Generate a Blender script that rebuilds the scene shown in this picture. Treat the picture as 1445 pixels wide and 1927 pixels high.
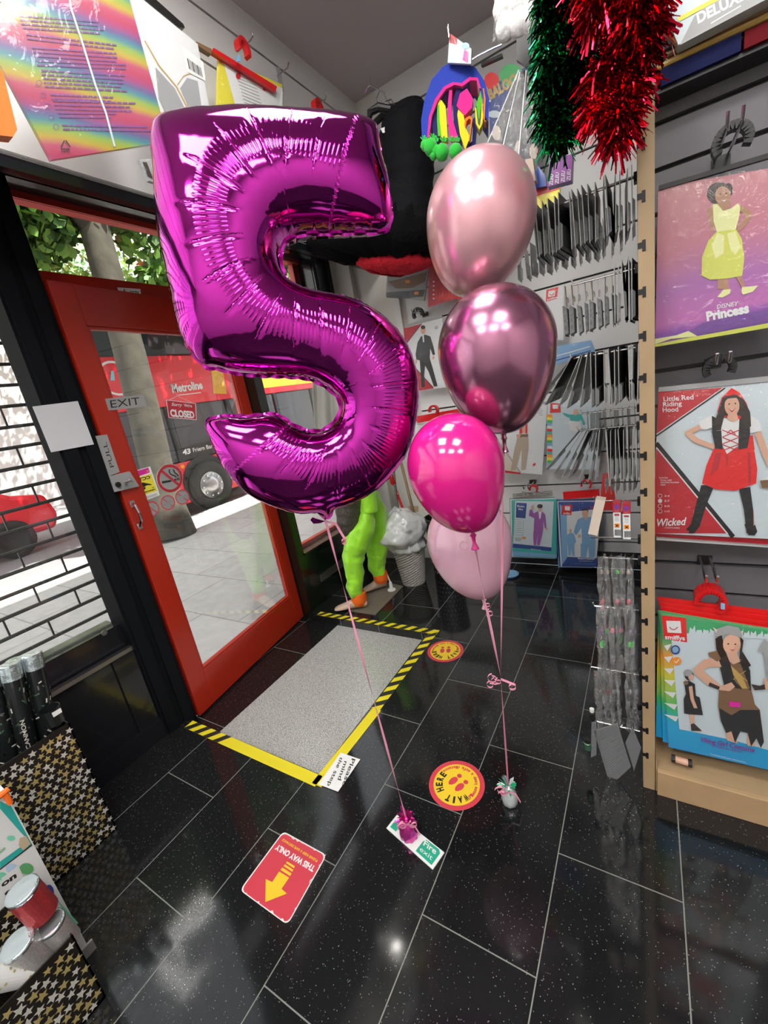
import bpy, bmesh, math, random
import numpy as np
from mathutils import Vector, Matrix
from mathutils.geometry import delaunay_2d_cdt
sc = bpy.context.scene
for o in list(bpy.data.objects): bpy.data.objects.remove(o)
COL = sc.collection
R = random.Random(5)
PI = math.pi

# ---------------------------------------------------------------- camera
YAW, PITCH, ROLL, FPX = -0.58206, -0.27009, -0.17905, 794.25
EYE = Vector((0, 0, 1.365))
fw = Vector((math.sin(YAW)*math.cos(PITCH), math.cos(YAW)*math.cos(PITCH), math.sin(PITCH)))
rt0 = Vector((math.cos(YAW), -math.sin(YAW), 0)); up0 = rt0.cross(fw)
RT = math.cos(ROLL)*rt0 + math.sin(ROLL)*up0
UP = -math.sin(ROLL)*rt0 + math.cos(ROLL)*up0
cam = bpy.data.objects.new('camera', bpy.data.cameras.new('camera')); COL.objects.link(cam)
m = Matrix((RT, UP, -fw)).transposed().to_4x4(); m.translation = EYE; cam.matrix_world = m
cam.data.sensor_fit = 'VERTICAL'; cam.data.sensor_height = 36; cam.data.lens = FPX/1927*36
cam.data.clip_start = 0.02; cam.data.clip_end = 200
sc.camera = cam

# ---------------------------------------------------------------- world, sun, exposure
w = bpy.data.worlds.new('world'); sc.world = w; w.use_nodes = True
bg = w.node_tree.nodes['Background']; bg.inputs[0].default_value = (.93, .97, 1, 1); bg.inputs[1].default_value = 2.5
sun = bpy.data.objects.new('sun', bpy.data.lights.new('sun', 'SUN')); COL.objects.link(sun)
sun.data.energy = 13; sun.data.angle = math.radians(.6); sun.data.color = (1, .96, .88)
sun.rotation_euler = Vector((.50, .28, 1)).to_track_quat('Z', 'Y').to_euler()
sc.view_settings.view_transform = 'Standard'; sc.view_settings.look = 'None'
sc.cycles.caustics_reflective = False; sc.cycles.caustics_refractive = False
sc.view_settings.exposure = 0; sc.view_settings.gamma = 1; sc.view_settings.use_curve_mapping = False

# ---------------------------------------------------------------- materials
MATS = {}
def nodes(name):
    m = bpy.data.materials.new(name); m.use_nodes = True
    return m, m.node_tree.nodes, m.node_tree.links, m.node_tree.nodes['Principled BSDF']
def M(name, col=None, rough=.5, metal=0, coat=0, spec=.5, emit=0, noise=0, nscale=20, bump=0, bscale=80, trans=0, sss=0, sheen=0):
    if name in MATS: return MATS[name]
    m, N, L, b = nodes(name)
    b.inputs['Base Color'].default_value = (*col, 1); b.inputs['Roughness'].default_value = rough
    b.inputs['Metallic'].default_value = metal; b.inputs['Coat Weight'].default_value = coat
    b.inputs['Coat Roughness'].default_value = .06
    b.inputs['Specular IOR Level'].default_value = spec
    if sheen: b.inputs['Sheen Weight'].default_value = sheen
    if emit: b.inputs['Emission Color'].default_value = (*col, 1); b.inputs['Emission Strength'].default_value = emit
    if trans:
        b.inputs['Transmission Weight'].default_value = trans
    if noise:
        tc = N.new('ShaderNodeTexCoord'); n = N.new('ShaderNodeTexNoise'); n.inputs['Scale'].default_value = nscale; n.inputs['Detail'].default_value = 5
        mx = N.new('ShaderNodeMix'); mx.data_type = 'RGBA'; L.new(tc.outputs['Object'], n.inputs['Vector']); L.new(n.outputs[0], mx.inputs[0])
        mx.inputs[6].default_value = (*[c*(1-noise) for c in col], 1); mx.inputs[7].default_value = (*[min(1, c*(1+noise)) for c in col], 1)
        L.new(mx.outputs[2], b.inputs['Base Color'])
    if bump:
        tc = N.new('ShaderNodeTexCoord'); n = N.new('ShaderNodeTexNoise'); n.inputs['Scale'].default_value = bscale; n.inputs['Detail'].default_value = 4
        bp = N.new('ShaderNodeBump'); bp.inputs['Strength'].default_value = bump; bp.inputs['Distance'].default_value = .01
        L.new(tc.outputs['Object'], n.inputs['Vector']); L.new(n.outputs[0], bp.inputs['Height']); L.new(bp.outputs[0], b.inputs['Normal'])
    MATS[name] = m; return m
def clear(name, col=(1, 1, 1), alpha=.12, gloss=.10, rough=.05, crinkle=0, cscale=25):
    """thin clear film: transparent, a little tinted diffuse, a little gloss"""
    if name in MATS: return MATS[name]
    m = bpy.data.materials.new(name); m.use_nodes = True; N = m.node_tree.nodes; L = m.node_tree.links; N.clear()
    out = N.new('ShaderNodeOutputMaterial'); tr = N.new('ShaderNodeBsdfTransparent'); gl = N.new('ShaderNodeBsdfGlossy'); df = N.new('ShaderNodeBsdfDiffuse')
    gl.inputs['Roughness'].default_value = rough; df.inputs[0].default_value = (*col, 1)
    a = N.new('ShaderNodeMixShader'); a.inputs[0].default_value = alpha; L.new(tr.outputs[0], a.inputs[1]); L.new(df.outputs[0], a.inputs[2])
    lw = N.new('ShaderNodeLayerWeight'); lw.inputs['Blend'].default_value = .25
    mr = N.new('ShaderNodeMapRange'); mr.inputs[1].default_value = 0; mr.inputs[2].default_value = 1; mr.inputs[3].default_value = gloss*.5; mr.inputs[4].default_value = min(1, gloss*5)
    L.new(lw.outputs['Fresnel'], mr.inputs[0])
    c = N.new('ShaderNodeMixShader'); L.new(mr.outputs[0], c.inputs[0]); L.new(a.outputs[0], c.inputs[1]); L.new(gl.outputs[0], c.inputs[2]); L.new(c.outputs[0], out.inputs[0])
    if crinkle:
        tc = N.new('ShaderNodeTexCoord'); n = N.new('ShaderNodeTexNoise'); n.inputs['Scale'].default_value = cscale; n.inputs['Detail'].default_value = 3; n.inputs['Distortion'].default_value = 1.5
        bp = N.new('ShaderNodeBump'); bp.inputs['Strength'].default_value = crinkle; bp.inputs['Distance'].default_value = .02
        L.new(tc.outputs['Object'], n.inputs['Vector']); L.new(n.outputs[0], bp.inputs['Height']); L.new(bp.outputs[0], gl.inputs['Normal'])
    MATS[name] = m; return m

# floor: polished black granite planks 600x300 in a half bond, pale grout, quartz flecks
def granite(name, base, fleck, rough, grout, fdens, ofs, pale=False):
    m, N, L, b = nodes(name); MATS[name] = m
    tc = N.new('ShaderNodeTexCoord'); sp = N.new('ShaderNodeSeparateXYZ'); L.new(tc.outputs['Object'], sp.inputs[0])
    cb = N.new('ShaderNodeCombineXYZ')
    ax = N.new('ShaderNodeMath'); ax.operation = 'ADD'; ax.inputs[1].default_value = ofs[1]; L.new(sp.outputs[1], ax.inputs[0])
    ay = N.new('ShaderNodeMath'); ay.operation = 'ADD'; ay.inputs[1].default_value = ofs[0]; L.new(sp.outputs[0], ay.inputs[0])
    L.new(ax.outputs[0], cb.inputs[0]); L.new(ay.outputs[0], cb.inputs[1])
    br = N.new('ShaderNodeTexBrick'); L.new(cb.outputs[0], br.inputs['Vector'])
    br.inputs['Scale'].default_value = 1; br.inputs['Mortar Size'].default_value = .0016; br.inputs['Mortar Smooth'].default_value = .1
    br.inputs['Brick Width'].default_value = .6075 if not pale else .308; br.inputs['Row Height'].default_value = .2996 if not pale else .303
    br.offset = .5 if not pale else 0; br.inputs['Bias'].default_value = 0
    br.inputs['Color1'].default_value = (*base, 1); br.inputs['Color2'].default_value = (*[c*1.5 for c in base], 1) if not pale else (*base, 1)
    br.inputs['Mortar'].default_value = (*grout, 1)
    vo = N.new('ShaderNodeTexVoronoi'); vo.inputs['Scale'].default_value = fdens; L.new(tc.outputs['Object'], vo.inputs['Vector'])
    cr = N.new('ShaderNodeValToRGB'); cr.color_ramp.elements[0].position = .14 if not pale else .25; cr.color_ramp.elements[1].position = .22 if not pale else .7
    cr.color_ramp.elements[0].color = (1, 1, 1, 1); cr.color_ramp.elements[1].color = (0, 0, 0, 1); L.new(vo.outputs['Distance'], cr.inputs[0])
    ns = N.new('ShaderNodeTexNoise'); ns.inputs['Scale'].default_value = fdens*.6; L.new(tc.outputs['Object'], ns.inputs['Vector'])
    g = N.new('ShaderNodeMath'); g.operation = 'GREATER_THAN'; g.inputs[1].default_value = .54 if not pale else .1; L.new(ns.outputs[0], g.inputs[0])
    mu = N.new('ShaderNodeMath'); mu.operation = 'MULTIPLY'; L.new(cr.outputs[0], mu.inputs[0]); L.new(g.outputs[0], mu.inputs[1])
    mx = N.new('ShaderNodeMix'); mx.data_type = 'RGBA'; L.new(mu.outputs[0], mx.inputs[0]); L.new(br.outputs['Color'], mx.inputs[6]); mx.inputs[7].default_value = (*fleck, 1)
    L.new(mx.outputs[2], b.inputs['Base Color'])
    ro = N.new('ShaderNodeMapRange'); ro.inputs[3].default_value = rough; ro.inputs[4].default_value = .6; L.new(br.outputs['Fac'], ro.inputs[0])
    L.new(ro.outputs[0], b.inputs['Roughness'])
    n2 = N.new('ShaderNodeTexNoise'); n2.inputs['Scale'].default_value = 6; L.new(tc.outputs['Object'], n2.inputs['Vector'])
    bp = N.new('ShaderNodeBump'); bp.inputs['Strength'].default_value = .05; bp.inputs['Distance'].default_value = .01; L.new(n2.outputs[0], bp.inputs['Height']); L.new(bp.outputs[0], b.inputs['Normal'])
    return m
granite('black_granite', (.0085, .009, .0098), (.20, .21, .20), .085, (.20, .21, .19), 170, (.2266, -.6306))
granite('pale_granite', (.27, .27, .26), (.62, .61, .58), .16, (.13, .13, .125), 230, (1.455, -1.147), True)
m, N, L, b = nodes('slabs'); MATS['slabs'] = m
tc = N.new('ShaderNodeTexCoord'); br = N.new('ShaderNodeTexBrick'); L.new(tc.outputs['Object'], br.inputs[0]); br.inputs['Scale'].default_value = 1
br.inputs['Brick Width'].default_value = .9; br.inputs['Row Height'].default_value = .6; br.inputs['Mortar Size'].default_value = .006
br.inputs['Color1'].default_value = (.50, .49, .47, 1); br.inputs['Color2'].default_value = (.58, .57, .55, 1); br.inputs['Mortar'].default_value = (.3, .29, .28, 1)
ns = N.new('ShaderNodeTexNoise'); ns.inputs['Scale'].default_value = 9; ns.inputs['Detail'].default_value = 6; L.new(tc.outputs['Object'], ns.inputs[0])
mx = N.new('ShaderNodeMix'); mx.data_type = 'RGBA'; mx.blend_type = 'MULTIPLY'; mx.inputs[0].default_value = .35; L.new(br.outputs[0], mx.inputs[6]); L.new(ns.outputs[0], mx.inputs[7])
L.new(mx.outputs[2], b.inputs['Base Color']); b.inputs['Roughness'].default_value = .8

M('white_wall', (.72, .71, .69), .55); M('slat_white', (.76, .76, .755), .38); M('slat_grey_shaded', (.155, .15, .168), .5)  # right unit's slat grey darkened to hold the shade of the top boxes
M('slot_black', (.008, .008, .009), .4); M('ceiling_paint', (.60, .52, .54), .7); M('warm_white', (.70, .68, .62), .6)
M('black_gloss', (.010, .011, .014), .16, coat=.3, bump=.04, bscale=40); M('black_satin', (.008, .009, .011), .6, spec=.05); M('green_black', (.006, .010, .007), .14, coat=.4)
M('red_paint', (.43, .022, .008), .26, coat=.25, bump=.03, bscale=60); M('red_outside', (.62, .05, .03), .4)
M('chrome', (.75, .75, .76), .15, 1); M('steel', (.42, .42, .42), .32, 1); M('black_plastic', (.012, .012, .013), .35)
M('wood', (.48, .32, .175), .5, noise=.18, nscale=12); M('wood_pale', (.42, .295, .165), .5, noise=.15, nscale=8)
M('red_plastic', (.68, .012, .015), .28, coat=.2); M('white', (.82, .82, .80), .5); M('black', (.012, .012, .012), .5)
M('yellow', (.80, .68, .02), .45); M('tape_black', (.02, .02, .018), .4); M('sticker_red', (.66, .055, .085), .38); M('sticker_yellow', (.88, .62, .03), .4)
M('paper', (.86, .87, .86), .6); M('grey_plate', (.42, .42, .43), .35, .3); M('skin', (.66, .42, .30), .55); M('skin_dark', (.36, .19, .12), .55)
clear('glass', (.8, .9, .85), .01, .07, .0); clear('film', (.9, .92, .95), .02, .045, .06, .5); clear('film_grey', (.34, .35, .37), .25, .06, .15, .25)
clear('bag_film', (.92, .93, .95), .05, .035, .12, .5, 10)

# ---------------------------------------------------------------- projecting helpers (photo pixel -> point on a real plane)
def ray(px, py):
    return RT*((px-722.5)/FPX) - UP*((py-963.5)/FPX) + fw
def U(px, py, ax, val):
    d = ray(px, py); i = 'xyz'.index(ax); return EYE + d*((val-EYE[i])/d[i])
def UP_(px, py, p0, n):
    d = ray(px, py); return EYE + d*((Vector(p0)-EYE).dot(n)/d.dot(n))
class PL:
    """a real plane; calling it with a photo pixel gives the point there, lifted c metres off the plane"""
    def __init__(s, ax=None, val=0, p0=None, n=None):
        if ax: s.n = {'x': Vector((1, 0, 0)), 'y': Vector((0, -1, 0)), 'z': Vector((0, 0, 1))}[ax]; s.p = s.n*0; s.p['xyz'.index(ax)] = val
        else: s.p = Vector(p0); s.n = Vector(n).normalized()
    def __call__(s, px, py, c=0):
        return UP_(px, py, s.p + s.n*c, s.n)
class Quad:
    """unit square onto four corners: bottom-left, bottom-right, top-right, top-left"""
    def __init__(s, a, b, c, d):
        s.q = [Vector(v) for v in (a, b, c, d)]; s.n = (s.q[1]-s.q[0]).cross(s.q[3]-s.q[0]).normalized()
    def __call__(s, u, v, c=0):
        a, b, cc, d = s.q; return a*(1-u)*(1-v)+b*u*(1-v)+cc*u*v+d*(1-u)*v + s.n*c

# ---------------------------------------------------------------- mesh builder
_T = {}
def text_mesh(s, bold=0, shear=0):
    k = (s, bold, shear)
    if k in _T: return _T[k]
    cu = bpy.data.curves.new('t', 'FONT'); cu.body = s; cu.offset = bold; cu.shear = shear; cu.resolution_u = 3
    ob = bpy.data.objects.new('t', cu); COL.objects.link(ob)
    dg = bpy.context.evaluated_depsgraph_get(); me = bpy.data.meshes.new_from_object(ob.evaluated_get(dg))
    vs = [v.co.copy() for v in me.vertices]; fs = [list(p.vertices) for p in me.polygons]
    bpy.data.objects.remove(ob); bpy.data.curves.remove(cu); bpy.data.meshes.remove(me)
    x0 = min(v.x for v in vs); x1 = max(v.x for v in vs); h = .73
    vs = [((v.x-x0)/(x1-x0), v.y/h) for v in vs]; _T[k] = (vs, fs); return _T[k]
class MB:
    def __init__(s): s.v = []; s.f = []; s.m = []; s.ml = []; s.uv = None
    def mi(s, n):
        if n not in s.ml: s.ml.append(n)
        return s.ml.index(n)
    def add(s, vs, fs, mat):
        o = len(s.v); s.v += [Vector(v) for v in vs]; i = s.mi(mat)
        for f in fs: s.f.append([o+k for k in f]); s.m.append(i)
        return s
    def box(s, a, b, mat):
        x0, y0, z0 = a; x1, y1, z1 = b
        vs = [(x0, y0, z0), (x1, y0, z0), (x1, y1, z0), (x0, y1, z0), (x0, y0, z1), (x1, y0, z1), (x1, y1, z1), (x0, y1, z1)]
        return s.add(vs, [(3, 2, 1, 0), (4, 5, 6, 7), (0, 1, 5, 4), (1, 2, 6, 5), (2, 3, 7, 6), (3, 0, 4, 7)], mat)
    def obox(s, c, ex, ey, ez, mat):
        """oriented box: centre and three half-extent vectors"""
        c, ex, ey, ez = map(Vector, (c, ex, ey, ez))
        vs = [c+ex*i+ey*j+ez*k for k in (-1, 1) for i, j in ((-1, -1), (1, -1), (1, 1), (-1, 1))]
        return s.add(vs, [(3, 2, 1, 0), (4, 5, 6, 7), (0, 1, 5, 4), (1, 2, 6, 5), (2, 3, 7, 6), (3, 0, 4, 7)], mat)
    def poly(s, pts, mat): return s.add(pts, [list(range(len(pts)))], mat)
    def slab(s, pts, d, mat):
        """polygon given depth along vector d (front = pts)"""
        n = len(pts); d = Vector(d); pts = [Vector(p) for p in pts]
        return s.add(pts+[p+d for p in pts], [list(range(n)), list(range(2*n-1, n-1, -1))]+[(i, i+n, (i+1) % n+n, (i+1) % n) for i in range(n)], mat)
    def tube(s, pts, r, mat, n=6, closed=False, cap=True):
        pts = [Vector(p) for p in pts]; k = len(pts); rs = r if isinstance(r, (list, tuple)) else [r]*k
        vs = []; fs = []; ref = Vector((.13, .37, .92))
        for i, p in enumerate(pts):
            t = (pts[(i+1) % k if closed else min(i+1, k-1)] - pts[(i-1) % k if closed else max(i-1, 0)]).normalized()
            a = t.cross(ref)
            if a.length < .1: a = t.cross(Vector((1, 0, 0)))
            a.normalize(); b = t.cross(a); ref = -a.cross(t) if False else ref
            for j in range(n): th = 2*PI*j/n; vs.append(p+(a*math.cos(th)+b*math.sin(th))*rs[i])
        for i in range(k if closed else k-1):
            for j in range(n): a0 = i*n; b0 = ((i+1) % k)*n; fs.append((a0+j, a0+(j+1) % n, b0+(j+1) % n, b0+j))
        if cap and not closed: fs += [list(range(n-1, -1, -1)), [(k-1)*n+j for j in range(n)]]
        return s.add(vs, fs, mat)
    def lathe(s, prof, c, axis, mat, n=32, ax=None, warp=None):
        """profile [(r, h)] turned about axis through c"""
        c = Vector(c); axis = Vector(axis).normalized(); a = axis.cross(Vector((.3, .9, .1))).normalized() if ax is None else Vector(ax); b = axis.cross(a)
        vs = []; fs = []
        for i, (r, h) in enumerate(prof):
            for j in range(n):
                th = 2*PI*j/n; rr = r*(warp(th, i/(len(prof)-1)) if warp else 1)
                vs.append(c+axis*h+(a*math.cos(th)+b*math.sin(th))*rr)
        for i in range(len(prof)-1):
            for j in range(n): fs.append((i*n+j, i*n+(j+1) % n, (i+1)*n+(j+1) % n, (i+1)*n+j))
        if prof[0][0] > 1e-5: fs.append(list(range(n-1, -1, -1)))
        if prof[-1][0] > 1e-5: fs.append([(len(prof)-1)*n+j for j in range(n)])
        return s.add(vs, fs, mat)
    def ribbon(s, pts, wdt, side, mat):
        """flat strip along pts, side = width direction(s)"""
        pts = [Vector(p) for p in pts]; vs = []
        for i, p in enumerate(pts):
            d = Vector(side[i] if isinstance(side, list) else side).normalized()*wdt/2; vs += [p-d, p+d]
        return s.add(vs, [(2*i, 2*i+1, 2*i+3, 2*i+2) for i in range(len(pts)-1)], mat)
    def text(s, string, P0, P1, Pup, mat, bold=0, shear=0, lift=0):
        vs, fs = text_mesh(string, bold, shear); P0, P1, Pup = map(Vector, (P0, P1, Pup)); a = P1-P0; b = Pup-P0
        n = a.cross(b).normalized()*lift
        return s.add([P0+a*x+b*y+n for x, y in vs], fs, mat)
    def disc(s, f, cx, cy, rx, ry, mat, c=0, n=28, a0=0, a1=2*PI):
        full = abs(a1-a0-2*PI) < 1e-4
        return s.poly([f(cx+rx*math.cos(a0+(a1-a0)*i/(n if full else n-1)), cy+ry*math.sin(a0+(a1-a0)*i/(n if full else n-1)), c) for i in range(n)], mat)
    def ring(s, f, cx, cy, rx, ry, q, mat, c=0, n=40):
        vs = []
        for i in range(n): th = 2*PI*i/n; vs += [f(cx+rx*math.cos(th), cy+ry*math.sin(th), c), f(cx+rx*q*math.cos(th), cy+ry*q*math.sin(th), c)]
        return s.add(vs, [(2*i, 2*i+1, (2*i+3) % (2*n), (2*i+2) % (2*n)) for i in range(n)], mat)
    def shape(s, f, pts, mat, c=0): return s.poly([f(x, y, c) for x, y in pts], mat)
    def build(s, name, parent=None, loc=None, smooth=False):
        me = bpy.data.meshes.new(name)
        if parent is not None: wl = Vector(WL[parent.name])
        elif loc is not None: wl = Vector(loc)
        else:
            lo = Vector([min(v[i] for v in s.v) for i in range(3)]); hi = Vector([max(v[i] for v in s.v) for i in range(3)]); wl = (lo+hi)/2; wl.z = lo.z
        me.from_pydata([v-wl for v in s.v], [], s.f)
        for n in s.ml: me.materials.append(MATS[n])
        me.polygons.foreach_set('material_index', s.m)
        if smooth: me.polygons.foreach_set('use_smooth', [True]*len(me.polygons))
        if s.uv is not None:
            ul = me.uv_layers.new(name='UVMap'); li = np.zeros(len(me.loops), dtype=np.int32); me.loops.foreach_get('vertex_index', li)
            ul.data.foreach_set('uv', np.asarray(s.uv, dtype=np.float32)[li].ravel())
        me.update(); o = bpy.data.objects.new(name, me); COL.objects.link(o)
        if parent is not None: o.parent = parent; WL[o.name] = WL[parent.name]
        else: o.location = wl; WL[o.name] = tuple(wl)
        return o
WL = {}
def tag(o, label, cat, group=None, kind=None):
    o['label'] = label; o['category'] = cat
    if group: o['group'] = group
    if kind: o['kind'] = kind
    return o
def thing(name, label, cat, loc, group=None):
    o = bpy.data.objects.new(name, None); COL.objects.link(o); o.location = loc; o.empty_display_size = .05; WL[o.name] = tuple(loc); return tag(o, label, cat, group)
def struct(o, kind='structure'): o['kind'] = kind; return o
def dup(root, delta, label, group=None):
    r = root.copy(); COL.objects.link(r); r.location = root.location + Vector(delta); r['label'] = label
    if group: r['group'] = group
    for ch in root.children:
        c = ch.copy(); COL.objects.link(c); c.parent = r
        for g in ch.children: d = g.copy(); COL.objects.link(d); d.parent = c
    return r
def smooth_mod(o, lv=2):
    md = o.modifiers.new('s', 'SUBSURF'); md.levels = lv; md.render_levels = lv; o.data.polygons.foreach_set('use_smooth', [True]*len(o.data.polygons)); return o
def bev(o, wd=.003, seg=2):
    md = o.modifiers.new('b', 'BEVEL'); md.width = wd; md.segments = seg; md.limit_method = 'ANGLE'; return o

# ================================================================ SETTING
YB = 2.9; CZ = 3.15
# hole for the recessed step
hx0, hx1, hy0, hy1 = -1.98, -1.09, .874, 1.872
FLX0, FLX1, FLY0, FLY1 = -2.0, 2.6, -2.6, YB
mb = MB()
def fl(x0, y0, x1, y1): mb.box((x0, y0, -.2), (x1, y1, 0), 'black_granite')
fl(FLX0, FLY0, FLX1, hy0); fl(FLX0, hy1, FLX1, FLY1); fl(hx1, hy0, FLX1, hy1)
struct(mb.build('floor', loc=(0, 0, 0)))
mb = MB(); mb.box((-2.16, .8, -.25), (-1.758, 1.95, -.0502), 'black_granite'); mb.box((hx1-.03, .8, -.25), (hx1+.02, 1.95, -.0502), 'black_granite')
mb.box((-1.758, .8, -.25), (hx1-.03, 1.95, -.05), 'pale_granite')
struct(mb.build('floor_step', loc=(0, 0, 0)))
mb = MB().box((-2.3, FLY0, CZ), (FLX1, YB+.1, CZ+.12), 'ceiling_paint'); struct(mb.build('ceiling'))
# slatwall = board with T slots; real recessed black grooves
def slat(mb, ax, val, a0, a1, z0, z1, slots, mat, depth=.018, sh=.011, out=1):
    """boards between slots; ax plane, thickness behind"""
    zs = sorted([z for z in slots if z0 < z < z1]); edges = [z0]
    for z in zs: edges += [z-sh/2, z+sh/2]
    edges.append(z1)
    for i in range(0, len(edges), 2):
        if ax == 'x': mb.box((val-depth, a0, edges[i]), (val, a1, edges[i+1]), mat)
        else: mb.box((a0, val, edges[i]), (a1, val+depth, edges[i+1]), mat)
    if ax == 'x': mb.box((val-depth-.012, a0, z0), (val-depth, a1, z1), 'slot_black')
    else: mb.box((a0, val+depth, z0), (a1, val+depth+.012, z1), 'slot_black')
mb = MB(); slat(mb, 'x', -1.57, FLY0, YB, 2.21, CZ, [3.015-.2*k for k in range(5)], 'slat_white'); struct(mb.build('wall_left'))
mb = MB(); slat(mb, 'y', YB, -1.42, .2, .12, CZ, [2.99-.2*k for k in range(15)], 'slat_white')
mb.box((-2.2, YB, 0), (-1.42, YB+.03, CZ), 'warm_white'); mb.box((-1.42, YB+.001, 0), (.6, YB+.03, .12), 'black_gloss')
mb.box((.2, YB, .12), (2.6, YB+.03, CZ), 'white_wall')
mb.box((-1.99, YB-.05, 0), (-1.80, YB, 2.6), 'warm_white'); mb.box((-1.50, YB-.03, 0), (-1.455, YB, 2.6), 'white_wall')
struct(mb.build('wall_far'))
mb = MB().box((FLX1, FLY0, 0), (FLX1+.1, YB, CZ), 'white_wall'); struct(mb.build('wall_right'))
mb = MB().box((-2.2, FLY0-.1, 0), (FLX1, FLY0, CZ), 'white_wall'); struct(mb.build('wall_near'))
# black lintel and soffit behind the bulkhead, upper facade outside
mb = MB().box((-2.1, FLY0, 2.36), (-1.99, YB, CZ+3.2), 'black_gloss').box((-1.99, FLY0, 2.50), (-1.605, YB, 2.53), 'black_gloss').box((-1.61, FLY0, 2.175), (-1.575, YB, 2.208), 'black_gloss')
struct(mb.build('trim_1'))
mb = MB().box((-2.2, -14, CZ+.2), (3, 16, CZ+4.2), 'white_wall').box((-2.15, -14, -.12), (-2.05, FLY0-.1, CZ+4), 'white_wall').box((-2.15, YB+.1, -.12), (-2.05, 16, CZ+4), 'white_wall')
struct(mb.build('wall_outside'))

# posts of the shopfront
def post(n, x0, y0, x1, y1, z0, z1, mat='black_gloss', grooves=()):
    mb = MB().box((x0, y0, z0), (x1, y1, z1), mat)
    for (yy, ww) in grooves: mb.box((x1, yy, z0), (x1+.014, yy+ww, z1), mat)
    return struct(mb.build(n))
post('trim_2', -2.072, .765, -1.945, .918, -.05, 2.36, 'black_satin', grooves=((.775, .05), (.855, .045)))
post('trim_3', -2.14, 1.90, -2.0, 1.965, -.05, 2.36, 'green_black')
post('trim_4', -2.12, 2.66, -1.99, 2.72, 0, 2.36, grooves=((2.665, .02),)); post('trim_5', -2.12, 2.80, -1.96, 2.9, 0, 2.4)
post('trim_6', -2.12, .915, -2.06, 1.93, 2.0, 2.068, 'red_paint')
post('trim_7', -2.14, .925, -2.08, 2.7, 2.335, 2.36, 'red_outside'); 
# left low wall under the shop window with sill rail and panel moulding
mb = MB().box((-2.12, FLY0, 0), (-1.97, .765, .48), 'black_gloss').box((-2.12, FLY0, .48), (-2.0, .765, .592), 'black_gloss').box((-1.985, FLY0, .470), (-1.955, .765, .488), 'steel')
mb.box((-1.97, FLY0, .0), (-1.945, .765, .09), 'black_gloss').box((-1.97, .67, .09), (-1.958, .765, .47), 'black_gloss')
struct(mb.build('wall_window_left'))
mb = MB().box((-2.12, 1.965, 0), (-2.0, 2.66, .40), 'green_black').box((-2.14, 1.965, .40), (-1.99, 2.66, .418), 'green_black').box((-1.998, 2.06, .155), (-1.99, 2.40, .205), 'steel')
mb.box((-2.14, 1.98, .418), (-2.10, 2.66, .44), 'red_outside')
struct(mb.build('wall_window_right'))
# windows
def pane(name, x, y0, y1, z0, z1, extra=None):
    mb = MB().box((x-.003, y0, z0), (x+.003, y1, z1), 'glass'); o = mb.build(name); return struct(o)
pane('window_1', -2.06, FLY0, .768, .592, 2.36); pane('window_2', -2.09, .925, 1.93, 2.068, 2.335); pane('window_3', -2.07, 1.965, 2.66, .418, 2.36)
o = bpy.data.objects['window_3']; mb = MB()
for a, b_ in ((1.965, 1.985), (2.60, 2.66)): mb.box((-2.14, a, .44), (-2.10, b_, 2.33), 'red_outside')
mb.build('window_frame', o)
# vent strip on the low panel, latch plate
# ---- the red door, ajar, hinged on its far edge
DA = Vector((-1.945, .935, 0)); DB = Vector((-2.075, 1.895, 0)); DU = (DB-DA).normalized(); DN = Vector((-DU.y, DU.x, 0));
if DN.x < 0: DN = -DN
DL = (DB-DA).length
def D(u, z, c=0): return DA+DU*u+Vector((0, 0, z))+DN*c
def dbox(mb, u0, u1, z0, z1, c0, c1, mat):
    return mb.obox(D((u0+u1)/2, (z0+z1)/2, (c0+c1)/2), DU*(u1-u0)/2, DN*(c1-c0)/2, Vector((0, 0, (z1-z0)/2)), mat)
door = bpy.data.objects.new('door_1', None); COL.objects.link(door); door.location = DA; WL['door_1'] = tuple(DA); struct(door)
mb = MB(); zt = 2.0; zb = -.04
dbox(mb, 0, .098, zb, zt, -.045, 0, 'red_paint'); dbox(mb, DL-.085, DL, zb, zt, -.045, 0, 'red_paint')
dbox(mb, .098, DL-.085, 1.84, zt, -.045, 0, 'red_paint'); dbox(mb, .098, DL-.085, zb, .165, -.045, 0, 'red_paint')
for (a, b_, c0, c1) in ((.098, .110, .165, 1.84), (DL-.097, DL-.085, .165, 1.84)): dbox(mb, a, b_, c0, c1, -.032, -.004, 'red_paint')
dbox(mb, .105, DL-.085, .165, .177, -.032, -.004, 'red_paint'); dbox(mb, .105, DL-.085, 1.828, 1.84, -.032, -.004, 'red_paint')
bev(mb.build('door_frame', door), .003)
mb = MB(); dbox(mb, .103, DL-.09, .17, 1.835, -.016, -.011, 'glass'); mb.build('glass_pane', door)
DP = PL(p0=DA, n=DN)
mb = MB(); mb.slab([DP(206, 896, .012), DP(244, 887, .012), DP(262, 915, .012), DP(216, 926, .012)], -DN*.012, 'grey_plate')
mb.lathe([(.011, 0), (.011, .008), (.004, .008), (0, .008)], DP(221, 912, .012), DN, 'black', 16)
mb.tube([DP(237, 910, .014), DP(236, 910, .035), DP(244, 903, .036), DP(251, 907, .034)], .006, 'steel'); mb.build('lock', door)
mb = MB(); hp = [(249, 948, .004), (254, 950, .03), (262, 965, .036), (266, 980, .03), (263, 990, .004)]
mb.tube([DP(x, y, c) for x, y, c in hp], [.007, .006, .005, .006, .007], 'chrome', 8)
for x, y in ((249, 948), (263, 990)): mb.obox(DP(x, y, .002), DU*.011, DN*.002, Vector((0, 0, .014)), 'chrome')
mb.build('door_handle', door)

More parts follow.
